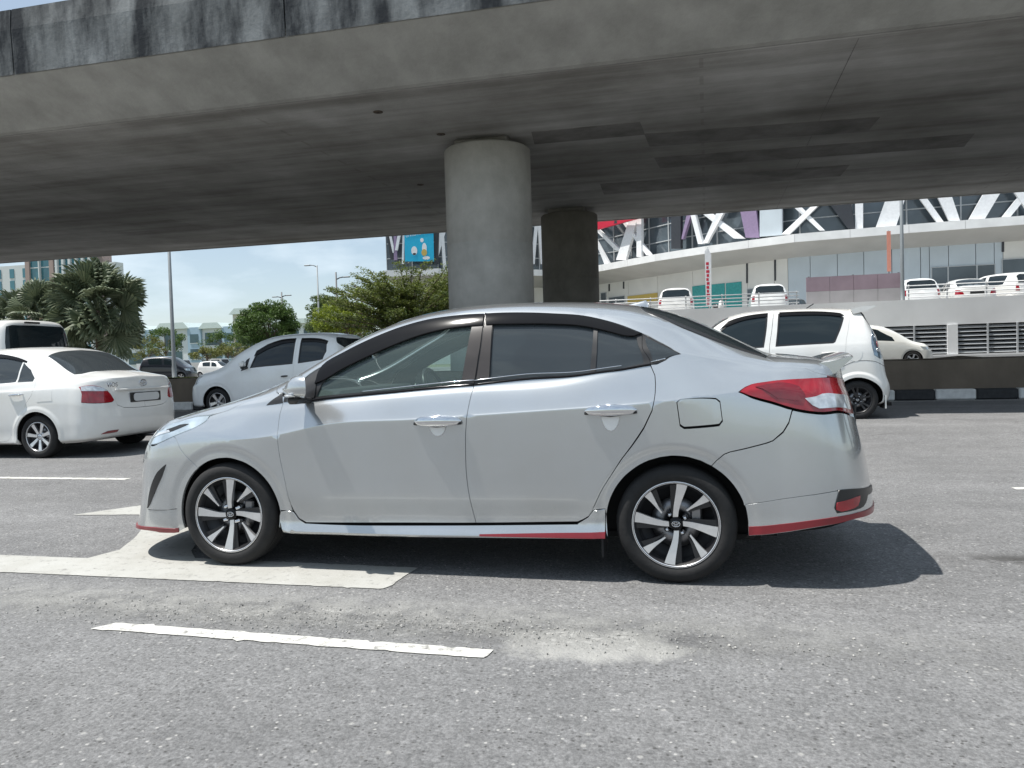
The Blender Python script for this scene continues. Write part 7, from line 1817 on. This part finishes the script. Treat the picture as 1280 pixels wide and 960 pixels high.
for k, (x, y, h, s) in enumerate(((-80, 120, 5.2, 41), (-36, 92, 4.2, 42), (-29, 98, 4.8, 43), (-20, 96, 5.0, 44), (-100, 130, 6, 45))):
    round_tree('leafy_tree', ['far dark tree behind the palm, above the car park', 'dark tree filling the gap behind the silver hatchback roof', 'dark tree low behind the yellow-green tree', 'dark tree behind the thick column', 'farthest dark tree at left behind the palms'][k], (x, y, 0), h, 3.6, 2.8, MAT['leaf_round'], s, 40, 90, .34)

# feathery tree: flat sprays in tiers on long limbs
def feather_tree(name, label, loc):
    t = thing(name, label, 'tree', loc); rg = random.Random(77); rn = np.random.default_rng(77)
    pts = []; tone = []; mb = MB()
    mb.tube([(0, 0, 0), (.1, 0, 1.2), (0, .05, 2.4)], [.24, .19, .16], 9)
    tiers = []
    for k in range(80):
        th = rg.uniform(0, 2*math.pi); u = rg.random(); z = 2.0+3.3*u; reach = 6.0*(1-.50*u)*rg.uniform(.6, 1.0)
        tiers.append((th, z, reach))
    for th, z, reach in tiers:
        e = Vector((reach*math.cos(th), reach*math.sin(th)*.9, z+reach*.24)); s = Vector((0, .05, min(2.4, z*.55)))
        mid = s.lerp(e, .45)+Vector((0, 0, .30+.1*reach)); mb.tube([s, mid, e], [.07, .045, .012], 5)
        n = int(5+reach*3.2)
        for j in range(n):
            f = .34+.66*j/max(1, n-1); a = s.lerp(mid, min(1, f*2)) if f < .5 else mid.lerp(e, (f-.5)*2)
            for q in range(2):
                th2 = th+rg.choice((-1, 1))*rg.uniform(.3, 1.1); l_ = rg.uniform(.5, 1.15)*(1.1-.5*f); m_ = 30
                tt = rn.uniform(0, 1, (m_, 1)); dr = np.array([[math.cos(th2), math.sin(th2), .22+rg.uniform(-.12, .2)]])
                p = np.array(a)[None]+dr*tt*l_; p += rn.normal(0, 1, (m_, 3))*np.array([.10, .10, .035])
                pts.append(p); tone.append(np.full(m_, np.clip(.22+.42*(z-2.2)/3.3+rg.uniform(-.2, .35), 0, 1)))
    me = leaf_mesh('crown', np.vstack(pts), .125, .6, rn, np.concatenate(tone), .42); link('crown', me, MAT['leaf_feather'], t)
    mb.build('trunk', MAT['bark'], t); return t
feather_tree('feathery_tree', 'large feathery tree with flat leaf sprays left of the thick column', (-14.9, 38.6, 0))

# fan palms: every frond is a part
def frond_mesh(seed):
    rg = random.Random(seed); V = []; F = []; tone = []
    def add(v, f): b = len(V); V.extend(v); F.append(tuple(i+b for i in f)); tone.append(rg.uniform(.15, .75))
    add([(0, -.03, 0), (1.5, -.025, .10), (1.5, .025, .10), (0, .03, 0)], (0, 1, 2, 3))
    n = 22
    for k in range(n):
        a0 = -2.15+4.3*k/n; a1 = -2.15+4.3*(k+1)/n; am = (a0+a1)/2; l_ = rg.uniform(1.05, 1.35)*(.72+.28*math.cos(am*.6))
        def pt(r_, a, up): return (1.5+r_*math.cos(a), r_*math.sin(a), .10+up-.20*(r_/1.3)**2)
        add([pt(.04, a0, 0), pt(l_*.80, a0+.01, 0), pt(l_*.80, am, .055), pt(.04, am, .02)], (0, 1, 2, 3))
        add([pt(.04, am, .02), pt(l_*.80, am, .055), pt(l_*.80, a1-.01, 0), pt(.04, a1, 0)], (0, 1, 2, 3))
        add([pt(l_*.80, a0+.01, 0), pt(l_, am-.02, -.04-rg.uniform(0, .10)), pt(l_*.80, am, .055)], (0, 1, 2))
        add([pt(l_*.80, am, .055), pt(l_, am-.02, -.04-rg.uniform(0, .10)), pt(l_*.80, a1-.01, 0)], (0, 1, 2))
    me = pymesh('frond', V, F); at = me.attributes.new('tone', 'FLOAT', 'FACE'); at.data.foreach_set('value', tone); me.materials.append(MAT['leaf_palm'])
    return me
FR = [frond_mesh(s) for s in (1, 2, 3)]
def palm(name, label, loc, h, k, n, seed):
    t = thing(name, label, 'palm', loc, 0, 'fan palms beyond the median'); rg = random.Random(seed)
    mb = MB(); mb.tube([(0, 0, 0), (.08, 0, h*.5), (0, 0, h)], [.30, .24, .22], 10); mb.build('trunk', MAT['bark'], t)
    for i in range(n):
        u = (i+.5)/n; el = R(86)-u*R(122)+rg.uniform(-.35, .35); az = rg.uniform(0, 6.283); s = k*rg.uniform(.85, 1.12)
        o = link('frond', FR[i % 3], None, t)
        o.location = (0, 0, h-.25+.5*(1-u))
        o.rotation_mode = 'QUATERNION'
        q = Matrix.Rotation(az, 4, 'Z') @ Matrix.Rotation(-el, 4, 'Y') @ Matrix.Rotation(rg.uniform(-1.35, 1.35), 4, 'X')
        o.rotation_quaternion = q.to_quaternion(); o.scale = (s, s, s)
    return t
palm('fan_palm', 'big dense fan palm left of the plain lamp post', (-42.5, 48, 0), 5.4, 1.30, 74, 4)
palm('fan_palm', 'smaller pale fan palm above the white van roof', (-49.2, 50, 0), 5.2, 1.05, 52, 9)
palm('fan_palm', 'fan palm low between the big palm and the pale palm', (-46.0, 52, 0), 3.4, 1.0, 40, 15)
palm('fan_palm', 'fan palm at the left edge of the picture', (-54.5, 53, 0), 5.0, 1.05, 46, 19)

# rough grass on the sunlit part of the median and along the car park
def grass(name, x0, x1, y0, y1, z, n, h, seed):
    rn = np.random.default_rng(seed); P = np.stack([rn.uniform(x0, x1, n), rn.uniform(y0, y1, n), np.full(n, z)], 1)
    a = rn.uniform(0, 6.28, n); w_ = .012; l_ = h*rn.uniform(.5, 1.3, n); lean = rn.normal(0, .35, (n, 2))*l_[:, None]
    dx, dy = np.cos(a)*w_, np.sin(a)*w_
    A = P+np.stack([dx, dy, 0*dx], 1); B = P-np.stack([dx, dy, 0*dx], 1); C = P+np.stack([lean[:, 0], lean[:, 1], l_], 1)
    V = np.stack([A, B, C], 1).reshape(-1, 3); me = bpy.data.meshes.new(name); me.vertices.add(3*n); me.vertices.foreach_set('co', V.ravel())
    me.loops.add(3*n); me.loops.foreach_set('vertex_index', np.arange(3*n)); me.polygons.add(n)
    me.polygons.foreach_set('loop_start', np.arange(0, 3*n, 3)); me.polygons.foreach_set('loop_total', np.full(n, 3))
    at = me.attributes.new('tone', 'FLOAT', 'FACE'); at.data.foreach_set('value', rn.uniform(0, 1, n).astype(np.float32)); me.update(calc_edges=True)
    return link(name, me, MAT['leaf_grass'], None, 'stuff')
MAT['leaf_grass'] = leaf_mat('leaf_grass', (.10, .13, .03), (.24, .25, .07), .3)
grass('grass', -30, -8.6, 17.8, 19.4, .83, 16000, .07, 3)
grass('grass', -8.6, 14, 17.8, 19.4, .82, 2500, .05, 4)
